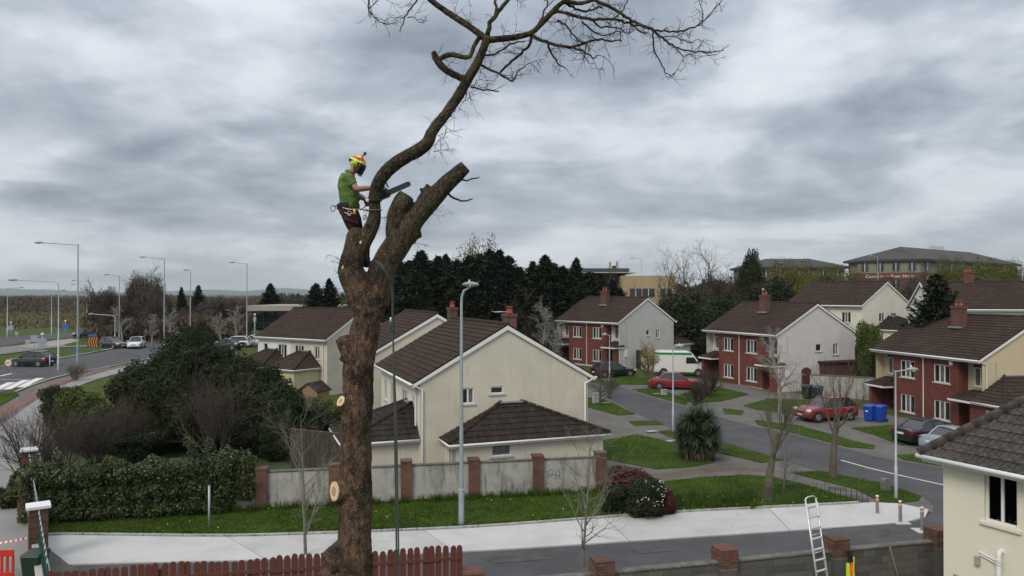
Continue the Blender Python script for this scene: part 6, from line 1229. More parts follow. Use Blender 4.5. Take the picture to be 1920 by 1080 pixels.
    mb = MB(); mb.box((hl-.05, 0, zb+.10), (.10, W_*.72, .13)); bevel(mb.build('lower_bumper', M_black, rt), .02); mb = MB(); mb.box((-hl+.05, 0, zb+.10), (.10, W_*.72, .13)); bevel(mb.build('lower_bumper', M_black, rt), .02)
    return rt
def cP(x, y): p = P(x, y); p.z += .025; return p
C_black = paint('black_car_paint', (.010,.010,.012)); C_dkg = paint('dark_green_car_paint', (.012,.018,.018)); C_white = paint('white_car_paint', (.62,.62,.62)); C_red = paint('dark_red_car_paint', (.20,.012,.018)); C_red2 = paint('bright_red_car_paint', (.20,.012,.018)); C_silver = paint('silver_blue_car_paint', (.30,.36,.42))
car('dark green-black hatchback driving past the zebra crossing', cP(62, 687), radd(174), C_dkg, 'hatch', 4.0, 1.7, 1.52)
car('black hatchback with lit orange indicator leaving the roundabout', cP(212, 653), radd(-28), C_black, 'hatch', 4.2, 1.76, 1.48)
car('white hatchback facing this way behind the black one', cP(256, 653), radd(-75), C_white, 'hatch', 4.0, 1.72, 1.5)
car('dark car with pale roof coming out of the copse', cP(164, 633), radd(205), C_dkg, 'hatch', 4.1, 1.74, 1.5)
car('white estate car parked by the flat-roofed building', G(440, 101, .04), radd(184), C_white, 'hatch', 4.5, 1.76, 1.46)
car('dark saloon beside the white estate car', G(424, 96, .04), radd(170), C_black, 'saloon', 4.3, 1.72, 1.42); car('white hatchback nose behind the road lamp', G(473, 103, .04), radd(186), C_white, 'hatch', 4.0, 1.72, 1.5)
car('black hatchback parked in front of the grey-gabled house', cP(1150, 706), radd(22), C_black, 'hatch', 4.5, 1.8, 1.45)
car('dark red saloon parked in front of the white van', cP(1268, 729), radd(-6), C_red, 'saloon', 4.75, 1.84, 1.47)
car('bright red crossover parked by the green bins', cP(1548, 787), radd(197), C_red2, 'suv', 4.3, 1.82, 1.62)
car('black saloon with rear window to the road outside the buff house', cP(1744, 829), radd(16), C_black, 'saloon', 4.5, 1.8, 1.44)
car('silver-blue saloon beside the black saloon', cP(1800, 846), radd(16), C_silver, 'saloon', 4.5, 1.78, 1.42)
# van with green roof band
vp = cP(1278, 709)+Vector((.3, 2.0, .0)); vp.z = g(vp.x, vp.y)+.03; vn = thing('van', 'white high-roof van with a green band round its top', 'van', vp, radd(-10))
M_vwhite = paint('white_van_paint', (.64,.64,.62)); M_vgreen = paint('green_van_band', (.015,.20,.06))
prof_v = [(-2.6,.35),(-2.6,2.15),(-2.5,2.42),(.75,2.46),(1.15,2.30),(1.85,1.35),(2.55,1.08),(2.62,.8),(2.62,.35)]
mb = MB(); mb.prism(prof_v, -.97, .97); bevel(mb.build('body', M_vwhite, vn), .09, 3)
mb = MB(); mb.prism([(-2.62,2.10),(-2.62,2.36),(1.0,2.36),(1.22,2.10)], -.985, .985); bevel(mb.build('green_band', M_vgreen, vn), .04, 2)
mb = MB(); mb.prism([(-2.45,2.37),(-2.35,2.52),(.6,2.52),(.85,2.37)], -.9, .9); bevel(mb.build('roof_cap', M_vwhite, vn), .05, 2)
for s_ in (-1, 1):
    mb = MB(); mb.prism([(.55,1.25),(.55,1.88),(1.32,1.88),(1.72,1.28)], s_*.972, s_*.985); mb.build('side_window', M_cglass, vn)
    mb = MB(); mb.box((1.72, s_*1.08, 1.45), (.12, .22, .3)); bevel(mb.build('mirror', M_black, vn), .03)
    mb = MB(); mb.box((2.52, s_*.72, .98), (.2, .36, .2)); bevel(mb.build('headlight', M_head_l, vn), .03); mb = MB(); mb.box((-2.6, s_*.86, 1.0), (.06, .14, .5)); mb.build('tail_light', M_tail, vn)
    for xw in (1.75, -1.65):
        mb = MB(); mb.tube([(xw, s_*.75, .36), (xw, s_*.985, .36)], .42, 18); mb.build('wheel_arch', M_black, vn); mb = MB(); mb.tube([(xw, s_*.76, .33), (xw, s_*.995, .33)], .33, 20); wh = mb.build('wheel', M_rubber, vn); mb = MB(); mb.tube([(xw, s_*.99, .33), (xw, s_*1.005, .33)], .2, 14); mb.build('rim', M_rim, wh)
mb = MB(); mb.add([(1.22,-.8,2.2),(1.22,.8,2.2),(1.84,.86,1.38),(1.84,-.86,1.38),(1.28,-.8,2.24),(1.28,.8,2.24),(1.9,.86,1.42),(1.9,-.86,1.42)], [(0,1,2,3),(7,6,5,4),(0,4,5,1),(1,5,6,2),(2,6,7,3),(3,7,4,0)]); mb.build('windscreen', M_cglass, vn)
mb = MB(); mb.box((2.63, 0, .55), (.06, 1.8, .25)); mb.build('bumper', M_black, vn); mb = MB(); mb.box((-2.63, 0, .5), (.06, 1.8, .2)); mb.build('bumper', M_black, vn)
# ------------------------------------------------------------------ large buildings beyond
M_hroof = mat('hotel_slate', (.050,.045,.042), .85, .15, .3, dark=(.035,.032,.03), dscale=.15, damt=.5); M_hbrick = mat('hotel_brick', (.105,.048,.034), .9, .12, .5); M_hband = mat('hotel_render', (.20,.185,.15), .9, .08, .5); M_cladd = mat('dark_cladding', (.035,.05,.055), .6, .15, .5); M_buff = mat('buff_office_wall', (.36,.285,.16), .9, .06, .5); M_oglass = mat('office_glass', (.03,.045,.055), .15, .3, .4, spec=.6)
ht_ = thing('hotel', 'long brick hotel with dark hipped roofs and raised white lettering on the hill', 'hotel', (0,0,0))
def hip_block(root, c0, c1, depth, zb, ze, zr, bands, win_n, win_rows, nm, ov=.9):
    """block whose front runs c0->c1 (ground plan), hipped roof"""
    c0, c1 = Vector(c0), Vector(c1); u = (c1-c0); Ln = u.length; u.normalize(); n = Vector((u.y, -u.x, 0))         # n: outwards, to the viewer
    pt = lambda a, b, z: c0+u*a-n*b+Vector((0,0,z))
    for z0, z1, m_ in bands: 
        mb = MB(); q = [pt(0,0,z0), pt(Ln,0,z0), pt(Ln,depth,z0), pt(0,depth,z0), pt(0,0,z1), pt(Ln,0,z1), pt(Ln,depth,z1), pt(0,depth,z1)]; mb.add(q, [(0,1,5,4),(1,2,6,5),(2,3,7,6),(3,0,4,7)]); mb.build('wall_band', m_, root)
    mb = MB(); rl = depth/2; e_ = [pt(-ov,-ov,ze), pt(Ln+ov,-ov,ze), pt(Ln+ov,depth+ov,ze), pt(-ov,depth+ov,ze), pt(rl,rl,zr), pt(Ln-rl,rl,zr)]
    mb.add(e_+[p-Vector((0,0,.5)) for p in e_[:4]], [(0,1,5,4),(1,2,5),(2,3,4,5),(3,0,4),(0,6,7,1),(1,7,8,2),(2,8,9,3),(3,9,6,0),(6,9,8,7)]); mb.build('roof', M_hroof, root)
    T_ = lambda a, b, c: pt(a, -b, c); S_ = lambda a, b, c: pt(0, a, c)-u*b
    for (z0, z1) in win_rows:
        for k in range(win_n):
            a = Ln*(k+.5)/win_n; f_ = MB(); tbox(f_, T_, a-.75, a+.75, .02, .1, z0, z1); fw_ = f_.build('window', M_oglass, root); g_ = MB(); tbox(g_, T_, a-.06, a+.06, .1, .16, z0, z1); g_.build('mullion', M_pvc, fw_); g_ = MB(); tbox(g_, T_, a-.75, a-.65, .1, .15, z0, z1); g_.build('mullion', M_cladd, fw_)
hz0 = 3.0; hc_ = Vector((93.0, 170.0, 0)); hr_ = Vector((138.0, 204, 0)); hl_ = Vector((82.6, 178.5, 0))
bands = ((hz0, 14.2, M_hbrick), (14.2, 17.0, M_hband))
hip_block(ht_, hc_, hr_, 17, hz0, 17.3, 20.8, bands, 9, ((14.6, 16.6), (11.0, 13.2)), 'a')
# left-hand front carries the lettering
hip_block(ht_, hl_, hc_, 14, hz0, 17.35, 20.0, bands, 4, ((14.6, 16.6), (10.6, 12.4)), 'b', .6)
hip_block(ht_, Vector((58, 186, 0)), Vector((82.0, 184, 0)), 13, hz0, 16.0, 18.3, ((hz0, 13.5, M_hbrick), (13.5, 15.7, M_hband)), 7, ((13.7, 15.4),), 'c')
for k in range(5):
    mb = MB(); mb.lathe([(.45, 19.0), (.45, 21.7), (.5, 21.75), (.5, 22.1), (.1, 22.15)], 8, (110.5+1.2*k, 197+.75*k, 0)); mb.build('flue', M_alu, ht_)
uu = (hc_-hl_).normalized(); nn_ = Vector((uu.y, -uu.x, 0)); ang_t = math.atan2(uu.y, uu.x); M_let = mat('letter_white', (.72,.68,.6), .6, .05)
cur = 1.9; kS = .585
def width(me): xs = [v.co.x for v in me.vertices]; return (min(xs), max(xs)) if xs else (0, .3)
for wrd in ('CASTLETROY', 'PARK', 'HOTEL'):
    for i, chh in enumerate(wrd):
        t_ = text_obj(chh, (1.75 if i == 0 else 1.25)*kS, M_let, ht_, 'letter', .05); a0_, a1_ = width(t_.data); y0_ = min(v.co.y for v in t_.data.vertices)
        t_.location = hl_+uu*(cur-a0_+.0)+nn_*.14+Vector((0,0,13.05-y0_)); t_.rotation_euler = (PI/2, 0, ang_t); cur += (a1_-a0_)+.095
    cur += .34
of = thing('office_building', 'buff walled office block with dark flat roof behind the conifers', 'office', (0,0,0)); oy = 136
def obox(x0, x1, y0, y1, Y, dep, m, nm, root=None): a = at(x0, y0, Y); b = at(x1, y1, Y); mb = MB(); mb.bx(a.x, b.x, Y, Y+dep, min(a.z, b.z), max(a.z, b.z)); return mb.build(nm, m, root or of)
obox(1165, 1268, 517, 600, oy, 14, M_buff, 'buff_wall'); obox(1000, 1172, 511, 600, oy+6, 14, M_cladd, 'glazed_wall'); obox(985, 1180, 503, 510, oy+3, 20, M_cladd, 'flat_roof'); obox(985, 1196, 510.3, 511.5, oy+1, 20, M_alu, 'roof_edge')
obox(1143, 1146, 491, 503, oy+10, 1, M_buff, 'flue'); obox(1156, 1159, 490, 503, oy+10, 1, M_buff, 'flue'); obox(1150, 1158, 498, 503, oy+12, 2, M_cladd, 'plant_room')
for x in (1181, 1205, 1238): w_ = obox(x, x+22, 541, 556, oy-.12, .1, M_oglass, 'window'); obox(x+10.5, x+11.8, 541, 556, oy-.2, .07, M_pvc, 'mullion', w_)
fb_ = thing('flat_roofed_building', 'low building with concrete roof edge and dark glazing beyond the slip road', 'building', (0,0,0))
obox(462, 640, 573, 583, 118, 16, mat('roof_edge_concrete', (.30,.285,.25), .9, .12, .4, dark=(.2,.19,.16), dscale=.8, damt=.5), 'roof_edge', fb_); obox(468, 636, 583.2, 615, 120, 12, M_oglass, 'glazing', fb_)
for k in range(3): obox(470, 634, 590+8*k, 591.2+8*k, 119.8, .15, M_cladd, 'transom', fb_)
for k in range(8): obox(474+20*k, 475.5+20*k, 583.3, 615, 119.7, .08, M_cladd, 'mullion', fb_)
pb2 = thing('pale_block', 'small pale rendered block between dark conifers', 'building', (0,0,0)); obox(592, 611, 542, 575, 125, 8, M_white, 'wall', pb2); obox(590, 613, 540.5, 542, 124.5, 9, M_cladd, 'roof_slab', pb2); obox(598, 604, 548, 553, 124.9, .08, M_oglass, 'window', pb2)
# ------------------------------------------------------------------ haze: even, pale air over the plain
hzb = MB(); hzb.bx(-9400, 9400, -50, 9300, -9, 110); hzo = hzb.build('haze', None); hzo.data.materials.clear()
hm_ = bpy.data.materials.new('haze_air'); hm_.use_nodes = True; t_ = hm_.node_tree; t_.nodes.clear(); o_ = t_.nodes.new('ShaderNodeOutputMaterial'); v_ = t_.nodes.new('ShaderNodeVolumePrincipled'); v_.inputs['Color'].default_value = (.82,.90,1,1); v_.inputs['Density'].default_value = .000075; v_.inputs['Anisotropy'].default_value = .1; t_.links.new(v_.outputs[0], o_.inputs['Volume']); hzo.data.materials.append(hm_); hzo['kind'] = 'stuff'
hm_.cycles.homogeneous_volume = True
# ------------------------------------------------------------------ the pruned tree
def remeshed(mb, voxel, smooth_it=2):
    me = mb.mesh('tmp_r', M_dark); bm = bmesh.new(); bm.from_mesh(me); bmesh.ops.recalc_face_normals(bm, faces=bm.faces); bm.to_mesh(me); bm.free()
    o = bpy.data.objects.new('tmp_r', me); COL.objects.link(o); r_ = o.modifiers.new('r', 'REMESH'); r_.mode = 'VOXEL'; r_.voxel_size = voxel
    if smooth_it: s_ = o.modifiers.new('s', 'SMOOTH'); s_.iterations = smooth_it; s_.factor = .5
    dg = bpy.context.evaluated_depsgraph_get(); out_ = bpy.data.meshes.new_from_object(o.evaluated_get(dg)); bpy.data.objects.remove(o)
    out_.materials.clear(); out_.polygons.foreach_set('use_smooth', [True]*len(out_.polygons)); return out_
YT = 11.4
def limb(mb, pts, n=14, Y=YT, sides=14, jit=.0, rr=None, k=1.0):
    """pts: (x,y,r[,dY]) in pixels; smooth tapered tube"""
    c = [at(p[0], p[1], Y+(p[3] if len(p) > 3 else 0)) for p in pts]; rad = [p[2]/F*Y*k for p in pts]; cs = []; rs = []
    for i in range(len(c)-1):
        p0, p1, p2, p3 = c[max(i-1,0)], c[i], c[i+1], c[min(i+2,len(c)-1)]; m_ = max(2, int((p2-p1).length/.05))
        m_ = min(m_, 10)
        for q in range(m_):
            t = q/m_; cs.append(.5*((2*p1)+(p2-p0)*t+(2*p0-5*p1+4*p2-p3)*t*t+(3*p1-p0-3*p2+p3)*t**3)); rs.append(rad[i]+(rad[i+1]-rad[i])*t)
    cs.append(c[-1]); rs.append(rad[-1])
    if jit: cs = [cs[0]]+[q+Vector((rr.gauss(0,jit), rr.gauss(0,jit), rr.gauss(0,jit))) for q in cs[1:]]
    mb.tube(cs, rs, sides); return cs, rs
tr_m = MB(); base_z = -.2
limb(tr_m, [(662,1700,62),(662,1400,44),(662,1200,38),(664,1090,34),(666,1000,31.5),(667,900,30),(668,800,28.5),(671,750,27.5),(672,700,29),(677,655,28.5),(689,600,26.5),(697,568,30),(697,545,30)])
tr_m.tube([at(612,1058,YT-.12), at(640,1040,YT), at(660,1010,YT)], [.19,.22,.12], 12); tr_m.tube([at(600,1090,YT-.1), at(640,1080,YT)], [.14,.25], 12)      # burl
limb(tr_m, [(664,928,27),(650,924,22,-.06),(629,921.5,20.5,-.15)]); limb(tr_m, [(672,800,18),(657,774,14,-.08),(641,754,10.8,-.16)])            # two fresh stubs
limb(tr_m, [(684,690,25),(665,666,25,-.05),(645,650,23,-.08),(634,652,14,-.1)]); limb(tr_m, [(680,660,20),(655,640,12,-.06)])                  # old stub
limb(tr_m, [(694,585,30),(676,545,30,-.05),(660,515,25,-.08),(659,495,23,-.08),(664,465,19,-.08),(667,440,17,-.07),(667,432,13,-.07),(667,427,6,-.07)]); limb(tr_m, [(652,508,14,-.08),(634,506,6.5,-.1)])
limb(tr_m, [(668,480,16,-.06),(686,446,15,-.04),(699,420,13.5),(703,398,11.5),(702.5,371,11),(706,352,11.8),(713,337,12.3),(730,316,12.6),(758,296,12.8),(785,281,12.8),(801,268,12),(812,244,10.5),(838,211,10),(862,176,9.7),(881,142,9),(896,116,8.2),(909,84,7.5),(914,70,8)])
limb(tr_m, [(702,570,28),(712,525,27,-.04),(723,493,24.5,-.05),(744,460,25,-.05),(763,430,23.5,-.03),(781,405,20.5),(802,382,19.5),(830,352,16.8),(858,326,14.6),(873,312,12.8)])
limb(tr_m, [(746,462,22,-.05),(742,435,19,-.08),(741,412,16.5,-.09),(746,393,16.5,-.09),(756,377,18,-.08),(763,366,15,-.07)]); limb(tr_m, [(775,440,12),(790,437,8)]); limb(tr_m, [(768,445,12),(777,456,6)])
limb(tr_m, [(783,385,7),(791,367,5),(797,356,4.2),(803,346,4)]); limb(tr_m, [(797,357,4),(787,355,2.6)])
limb(tr_m, [(912,74,7),(900,64,6.6),(870,43,6.2),(836,21,5.8),(808,0,5.2),(780,-26,4.6)]); limb(tr_m, [(912,73,7),(922,74,6.4),(956,71,6.2),(982,66,5.8),(1000,59,5.6),(1020,39,5.2),(1039,19,5),(1057,3,4.6),(1072,5,4.4),(1091,6,4.2),(1114,-1,3.8)])
limb(tr_m, [(870,148,7),(858,143,6.6),(836,131,6.6),(821,116,6.6),(815,104,6.2),(813,96,4.6)]); limb(tr_m, [(822,112,5),(836,104,4.6),(851,103,4.6),(879,107,4.2),(889,86,4.2),(901,66,4.6)])
tme = remeshed(tr_m, .0125, 3); co = np.zeros(len(tme.vertices)*3, np.float32); tme.vertices.foreach_get('co', co); co = co.reshape(-1,3); no = np.zeros(len(co)*3, np.float32); tme.vertices.foreach_get('normal', no); no = no.reshape(-1,3)
ds = np.array([.013*noise.noise((p[0]*3.2, p[1]*3.2, p[2]*2.2))+.012*noise.noise((p[0]*11, p[1]*11, p[2]*5.5))+.010*noise.noise((p[0]*30, p[1]*30, p[2]*16)) for p in co.tolist()]); sc_ = np.clip((9.9-co[:,2])/1.2, .45, 1.0); co += no*(ds*sc_)[:,None]; tme.vertices.foreach_set('co', co.reshape(-1)); tme.update()
def bark_material():
    m = bpy.data.materials.new('tree_bark'); m.use_nodes = True; t = m.node_tree; b = t.nodes['Principled BSDF']; b.inputs['Roughness'].default_value = .92; b.inputs['Specular IOR Level'].default_value = .2
    g_ = t.nodes.new('ShaderNodeNewGeometry'); pos = g_.outputs['Position']; lk = t.links.new
    def nz(sc, det, stretch=(1,1,1), dist=0):
        mp = t.nodes.new('ShaderNodeMapping'); mp.inputs['Scale'].default_value = stretch; lk(pos, mp.inputs[0]); n = t.nodes.new('ShaderNodeTexNoise'); n.inputs['Scale'].default_value = sc; n.inputs['Detail'].default_value = det; n.inputs['Roughness'].default_value = .65; n.inputs['Distortion'].default_value = dist; lk(mp.outputs[0], n.inputs['Vector']); return n.outputs[0]
    def rmp(x, a, b_, c=0., d=1.): r = t.nodes.new('ShaderNodeMapRange'); r.inputs[1].default_value = a; r.inputs[2].default_value = b_; r.inputs[3].default_value = c; r.inputs[4].default_value = d; lk(x, r.inputs[0]); return r.outputs[0]
    def mul(a, b_): q = t.nodes.new('ShaderNodeMath'); q.operation = 'MULTIPLY'; lk(a, q.inputs[0]); (lk(b_, q.inputs[1]) if not isinstance(b_, float) else setattr(q.inputs[1], 'default_value', b_)); return q.outputs[0]
    def mx_(f, a, b_):
        x = t.nodes.new('ShaderNodeMix'); x.data_type = 'RGBA'; lk(f, x.inputs[0])
        for i, q in ((6,a),(7,b_)):
            if isinstance(q, tuple): x.inputs[i].default_value = q+(1,)
            else: lk(q, x.inputs[i])
        return x.outputs[2]
    sp_ = t.nodes.new('ShaderNodeSeparateXYZ'); lk(pos, sp_.inputs[0]); z = sp_.outputs[2]
    c = mx_(rmp(nz(15, 9, (1,1,.4), .8), .36, .66), (.032,.021,.015), (.205,.122,.083))
    c = mx_(rmp(z, 9.3, 10.3), c, mx_(rmp(nz(13, 8, (1,1,.5), .8), .36, .66), (.015,.012,.009), (.110,.086,.052)))   # upper limbs greyer, and darkened in colour to look backlit by the sky
    c = mx_(mul(rmp(nz(1.7, 6), .49, .60), .85), c, (.022,.018,.014))                                              # dark damp patches
    c = mx_(mul(rmp(nz(3.3, 8), .56, .66), .55), c, (.085,.088,.036))                                             # algae and moss
    c = mx_(mul(rmp(nz(30, 4), .60, .66), .7), c, (.26,.24,.16))                                                  # lichen flecks
    lk(c, b.inputs['Base Color']); bp = t.nodes.new('ShaderNodeBump'); bp.inputs['Strength'].default_value = 1.0; bp.inputs['Distance'].default_value = .06; lk(nz(22, 8, (1,1,.4), .8), bp.inputs['Height']); lk(bp.outputs[0], b.inputs['Normal']); return m
M_bark = bark_material(); tme.materials.append(M_bark)
ptree = thing('pruned_tree', 'tall lopped tree with thick brown trunk, cut stubs and one long bare leaning limb', 'tree', (0,0,0)); link('trunk', tme, ptree)
# thin branches and twigs of the remaining crown
rr = random.Random(77); thin = [[(914,66,5),(919,43,4.4),(934,22,4),(952,0,3.5),(968,-24,3)], [(929,32,3),(930,14,2.8),(931,-10,2.5)], [(1012,48,3.6),(1040,22,3.2),(1072,28,3.2),(1110,36,3),(1151,37,2.6),(1185,45,2.2),(1222,54,1.9)], [(1114,-1,3.6),(1147,15,3.1),(1185,39,2.7),(1222,54,2.4),(1241,71,1.9),(1267,88,1.6),(1316,97,1.2),(1357,95,.7)],
 [(1228,57,2),(1275,58,1.7),(1312,45,1.4),(1335,22,1.1),(1354,2,.7)], [(1224,58,1.8),(1228,97,1.4),(1245,129,1.1),(1256,140,.8),(1268,136,.6)], [(999,66,3.6),(1024,79,3.1),(1069,88,2.8),(1110,75,2.2),(1140,76,1.8),(1166,77,1.3)], [(1069,88,2.2),(1092,96,1.9),(1112,108,1.4),(1120,104,1)], [(1024,79,2.4),(1035,101,1.9),(1050,122,1.4),(1061,129,.9)], [(998,64,3),(990,86,2.8),(967,109,2.5),(945,128,2.2),(937,138,2)],
 [(899,120,2.8),(918,131,2.3),(937,139,2.1),(962,153,1.6)], [(961,153,1.5),(968,140,1.3),(975,129,1.2),(992,119,.8)], [(883,164,1.8),(905,168,1.5),(934,171,1.2)], [(906,104,2),(930,100,1.8),(957,83,1.6),(985,76,1.2)], [(1000,62,2.4),(1012,40,2),(1024,12,1.6),(1026,-6,1.2)], [(1057,4,2.6),(1085,20,2.2),(1105,20,1.8),(1130,10,1.4)], [(1092,40,1.8),(1112,60,1.6),(1130,66,1.3),(1160,58,1)], [(1110,36,2),(1128,52,1.6),(1150,50,1.4),(1178,62,1),(1190,55,.8)], [(1151,37,1.6),(1164,22,1.3),(1180,-4,1)],
 [(780,-26,4.4),(752,-52,3.6),(722,-60,2.8),(702,-44,2.1),(692,-16,1.6),(692,4,1.3)], [(752,-52,3),(730,-90,2.2),(700,-120,1.4)], [(968,-24,3),(988,-60,2.3),(1004,-104,1.5)], [(931,-10,2.5),(936,-60,1.8),(948,-100,1)], [(1114,-1,3),(1150,-22,2.2),(1190,-60,1.4)], [(789,-18,2.2),(782,0,1.6),(764,26,1.3),(752,50,1),(749,60,.7)], [(764,33,1),(778,33,.8),(786,43,.5)], [(692,0,1.3),(692,20,1.2),(705,36,1),(726,46,.8),(740,42,.5)], [(692,16,1),(706,4,.8),(712,-6,.7)], [(1045,38,2.2),(1060,46,1.8),(1078,70,1.5),(1100,80,1.1)], [(1100,82,1.4),(1096,105,1.1),(1104,118,.8)], [(850,334,1.8),(868,338,1.7),(885,336,1.4),(900,332,.9)], [(828,354,2.4),(846,367,2.2),(866,376,1.7),(887,372,1.1)], [(1185,45,1.6),(1200,60,1.3),(1216,62,1)], [(1241,71,1.2),(1262,68,1),(1290,80,.8),(1310,74,.6)], [(1267,88,1.2),(1280,104,.9),(1300,100,.6)], [(1316,97,.9),(1330,104,.7),(1350,98,.5)], [(1316,45,1),(1318,20,.8),(1312,4,.6)]]
CTL = []
for p in thin:
    dY = rr.uniform(-.35, .35) if p[0][0] > 990 else 0.0
    q = [(a[0], a[1], a[2], (a[3] if len(a) > 3 else 0)+dY*i/(len(p)-1)) for i, a in enumerate(p)]; bm1 = MB(); CTL.append(limb(bm1, q, sides=7, jit=.008, rr=rr)); link('bough', bm1.mesh('bough', M_bark, True), ptree)
tw = MB()
def twig(p, d, Ln, r, lev):
    pts = [p]; dd = d.normalized(); q = p
    for i in range(4): dd = (dd+Vector((rr.gauss(0,.22), rr.gauss(0,.16), rr.gauss(0,.22)))+Vector((0,0,-.03))).normalized(); q = q+dd*Ln/4; pts.append(q)
    tw.tube(pts, [r, r*.85, r*.7, r*.55, r*.35], 4, False)
    if lev < 2:
        for k in range(rr.choice((1,2,3))):
            i = rr.choice((1,2,3)); nd_ = (dd+Vector((rr.gauss(0,.8), rr.gauss(0,.5), rr.gauss(0,.8)))).normalized(); twig(pts[i], nd_, Ln*rr.uniform(.4,.7), r*.7, lev+1)
for ci, (cs, rs) in enumerate(CTL):
    if thin[ci][0][1] > 300: continue
    n_ = len(cs)
    for i in range(2, n_, 1):
        if rr.random() < (.62 if rs[i] < .03 else .3): t = (cs[min(i+1,n_-1)]-cs[i-1]).normalized(); d = (t*.6+Vector((rr.gauss(0,.8), rr.gauss(0,.5), rr.gauss(0,.8)))).normalized(); twig(cs[i], d, rr.uniform(.12,.42), rr.uniform(.0035,.006), 0)
for x, y in ((900,130),(888,160),(880,175),(872,190),(860,205),(838,240),(826,262),(812,285),(850,215),(893,150),(915,95),(905,110),(775,290),(822,255),(815,105),(840,120),(868,150),(940,76),(960,70),(880,45),(850,30),(705,410),(760,420),(770,455),(800,400),(640,510),(742,392)):
    for k in range(3): twig(at(x, y, YT-.02), Vector((rr.uniform(-.5,1.2), rr.gauss(0,.5), rr.gauss(0,.6))), rr.uniform(.15,.42), rr.uniform(.003,.005), 0)
o = link('twigs', tw.mesh('twigs', M_twigd), ptree); o['kind'] = 'stuff'
ivs = MB()                                                   # dead ivy stems clinging to the long limb
S_path = [(785,281),(801,268),(812,244),(838,211),(862,176),(881,142),(896,116)]
for k in range(9):
    pts = []; ph = k*.7
    for i, (x, y) in enumerate(S_path):
        for j in range(4):
            if i == len(S_path)-1 and j: break
            x2, y2 = S_path[min(i+1, len(S_path)-1)]; t = j/4; c = at(x+(x2-x)*t, y+(y2-y)*t, YT); a = ph+.55*(i*4+j); r_ = .083+rr.uniform(-.004,.012)-.0035*i; pts.append(c+Vector((math.cos(a)*r_*.8, math.sin(a)*r_, -math.cos(a)*r_*.5)))
    st_i = rr.randint(0, 8); ivs.tube(pts[st_i:st_i+rr.randint(8,16)], rr.uniform(.005,.011), 5)
o = link('dead_ivy', ivs.mesh('dead_ivy', M_twig), ptree); o['kind'] = 'stuff'
# fresh cut faces with growth rings
def ring_mat():
    m = bpy.data.materials.new('fresh_cut_wood'); m.use_nodes = True; t = m.node_tree; b = t.nodes['Principled BSDF']; b.inputs['Roughness'].default_value = .8; tcn = t.nodes.new('ShaderNodeTexCoord'); ln = t.nodes.new('ShaderNodeVectorMath'); ln.operation = 'LENGTH'; nz = t.nodes.new('ShaderNodeTexNoise'); nz.inputs['Scale'].default_value = 1.6; nz.inputs['Detail'].default_value = 4; t.links.new(tcn.outputs['Object'], nz.inputs['Vector'])
    t.links.new(tcn.outputs['Object'], ln.inputs[0]); ad = t.nodes.new('ShaderNodeMath'); ad.operation = 'MULTIPLY_ADD'; t.links.new(nz.outputs[0], ad.inputs[0]); ad.inputs[1].default_value = .35; t.links.new(ln.outputs['Value'], ad.inputs[2]); cr = t.nodes.new('ShaderNodeValToRGB'); t.links.new(ad.outputs[0], cr.inputs[0]); e = cr.color_ramp.elements; e[0].position = .12; e[0].color = (.42,.25,.12,1); e[1].position = 1.0; e[1].color = (.62,.47,.30,1)
    for p_, c_ in ((.5,(.46,.28,.14,1)),(.62,(.34,.18,.085,1)),(.70,(.62,.46,.29,1)),(.88,(.68,.53,.36,1))): q = e.new(p_); q.color = c_
    t.links.new(cr.outputs[0], b.inputs['Base Color']); return m
M_cut = ring_mat()
def cut_face(c, n, r, sy=1.0):
    mb = MB(); vs_ = [(0,0,.02)]; nn = 28
    for k in range(nn): a = 2*PI*k/nn; q = 1+.05*noise.noise((math.cos(a)*1.5, math.sin(a)*1.5, r*30)); vs_.append((math.cos(a)*q, math.sin(a)*q, .0))
    for k in range(nn): a = 2*PI*k/nn; vs_.append((math.cos(a)*1.0, math.sin(a)*1.0, -.35))
    mb.add(vs_, [(0, 1+k, 1+(k+1) % nn) for k in range(nn)]+[(1+k, 1+nn+k, 1+nn+(k+1) % nn, 1+(k+1) % nn) for k in range(nn)]); o = mb.build('cut_face', M_cut, ptree, False, False); o.location = c; o.rotation_euler = n.to_track_quat('Z', 'Y').to_euler(); o.scale = (r, r*sy, r*.4); return o
nA = Vector((-.78,-.60,.06)).normalized(); cut_face(at(627.5,921.5,YT-.17)+nA*.014, nA, .146, 1.0); nB = Vector((-.62,-.66,.42)).normalized(); cut_face(at(639.5,752.5,YT-.18)+nB*.010, nB, .082)
nC = Vector((-.6,-.75,.2)).normalized(); cut_face(at(677,454.5,YT-.245)+nC*.012, nC, .024); cut_face(at(643,501.5,YT-.25)+nC*.008, nC, .022)
# ------------------------------------------------------------------ ropes
M_rope = mat('grey_green_rope', (.055,.068,.06), .9, .3, 30, .5, 90); M_rope2 = mat('dark_blue_rope', (.03,.045,.06), .9, .2, 30)
def rope(name, label, chains, r, m, parts=()):
    rt = thing(name, label, 'rope', (0,0,0))
    for ch in chains: mb = MB(); mb.tube(ch, r, 7); mb.build('strand', m, rt, True)
    return rt
def pts_px(l, Y): return smooth_line([at(x, y, Y+dy) for x, y, dy in l], 5)
lr = rope('lowering_rope', 'grey lowering rope hanging in two strands beside the trunk down to the ground', [pts_px([(698,489,.05),(706,490,-.28),(718,500,-.36),(731,520,-.30),(737.5,540,-.22),(737,615,-.2),(740,800,-.2),(743,1000,-.2),(746,1300,-.2),(747,1660,-.2)], YT), pts_px([(699,492,.05),(707,493.5,-.29),(718,504,-.37),(729,522,-.32),(735,545,-.24),(736.2,615,-.24),(743,800,-.24),(747,1010,-.24),(752,1300,-.24),(754,1660,-.24)], YT)], .0135, M_rope)
kn = MB(); c = at(736.8,612,YT-.22)
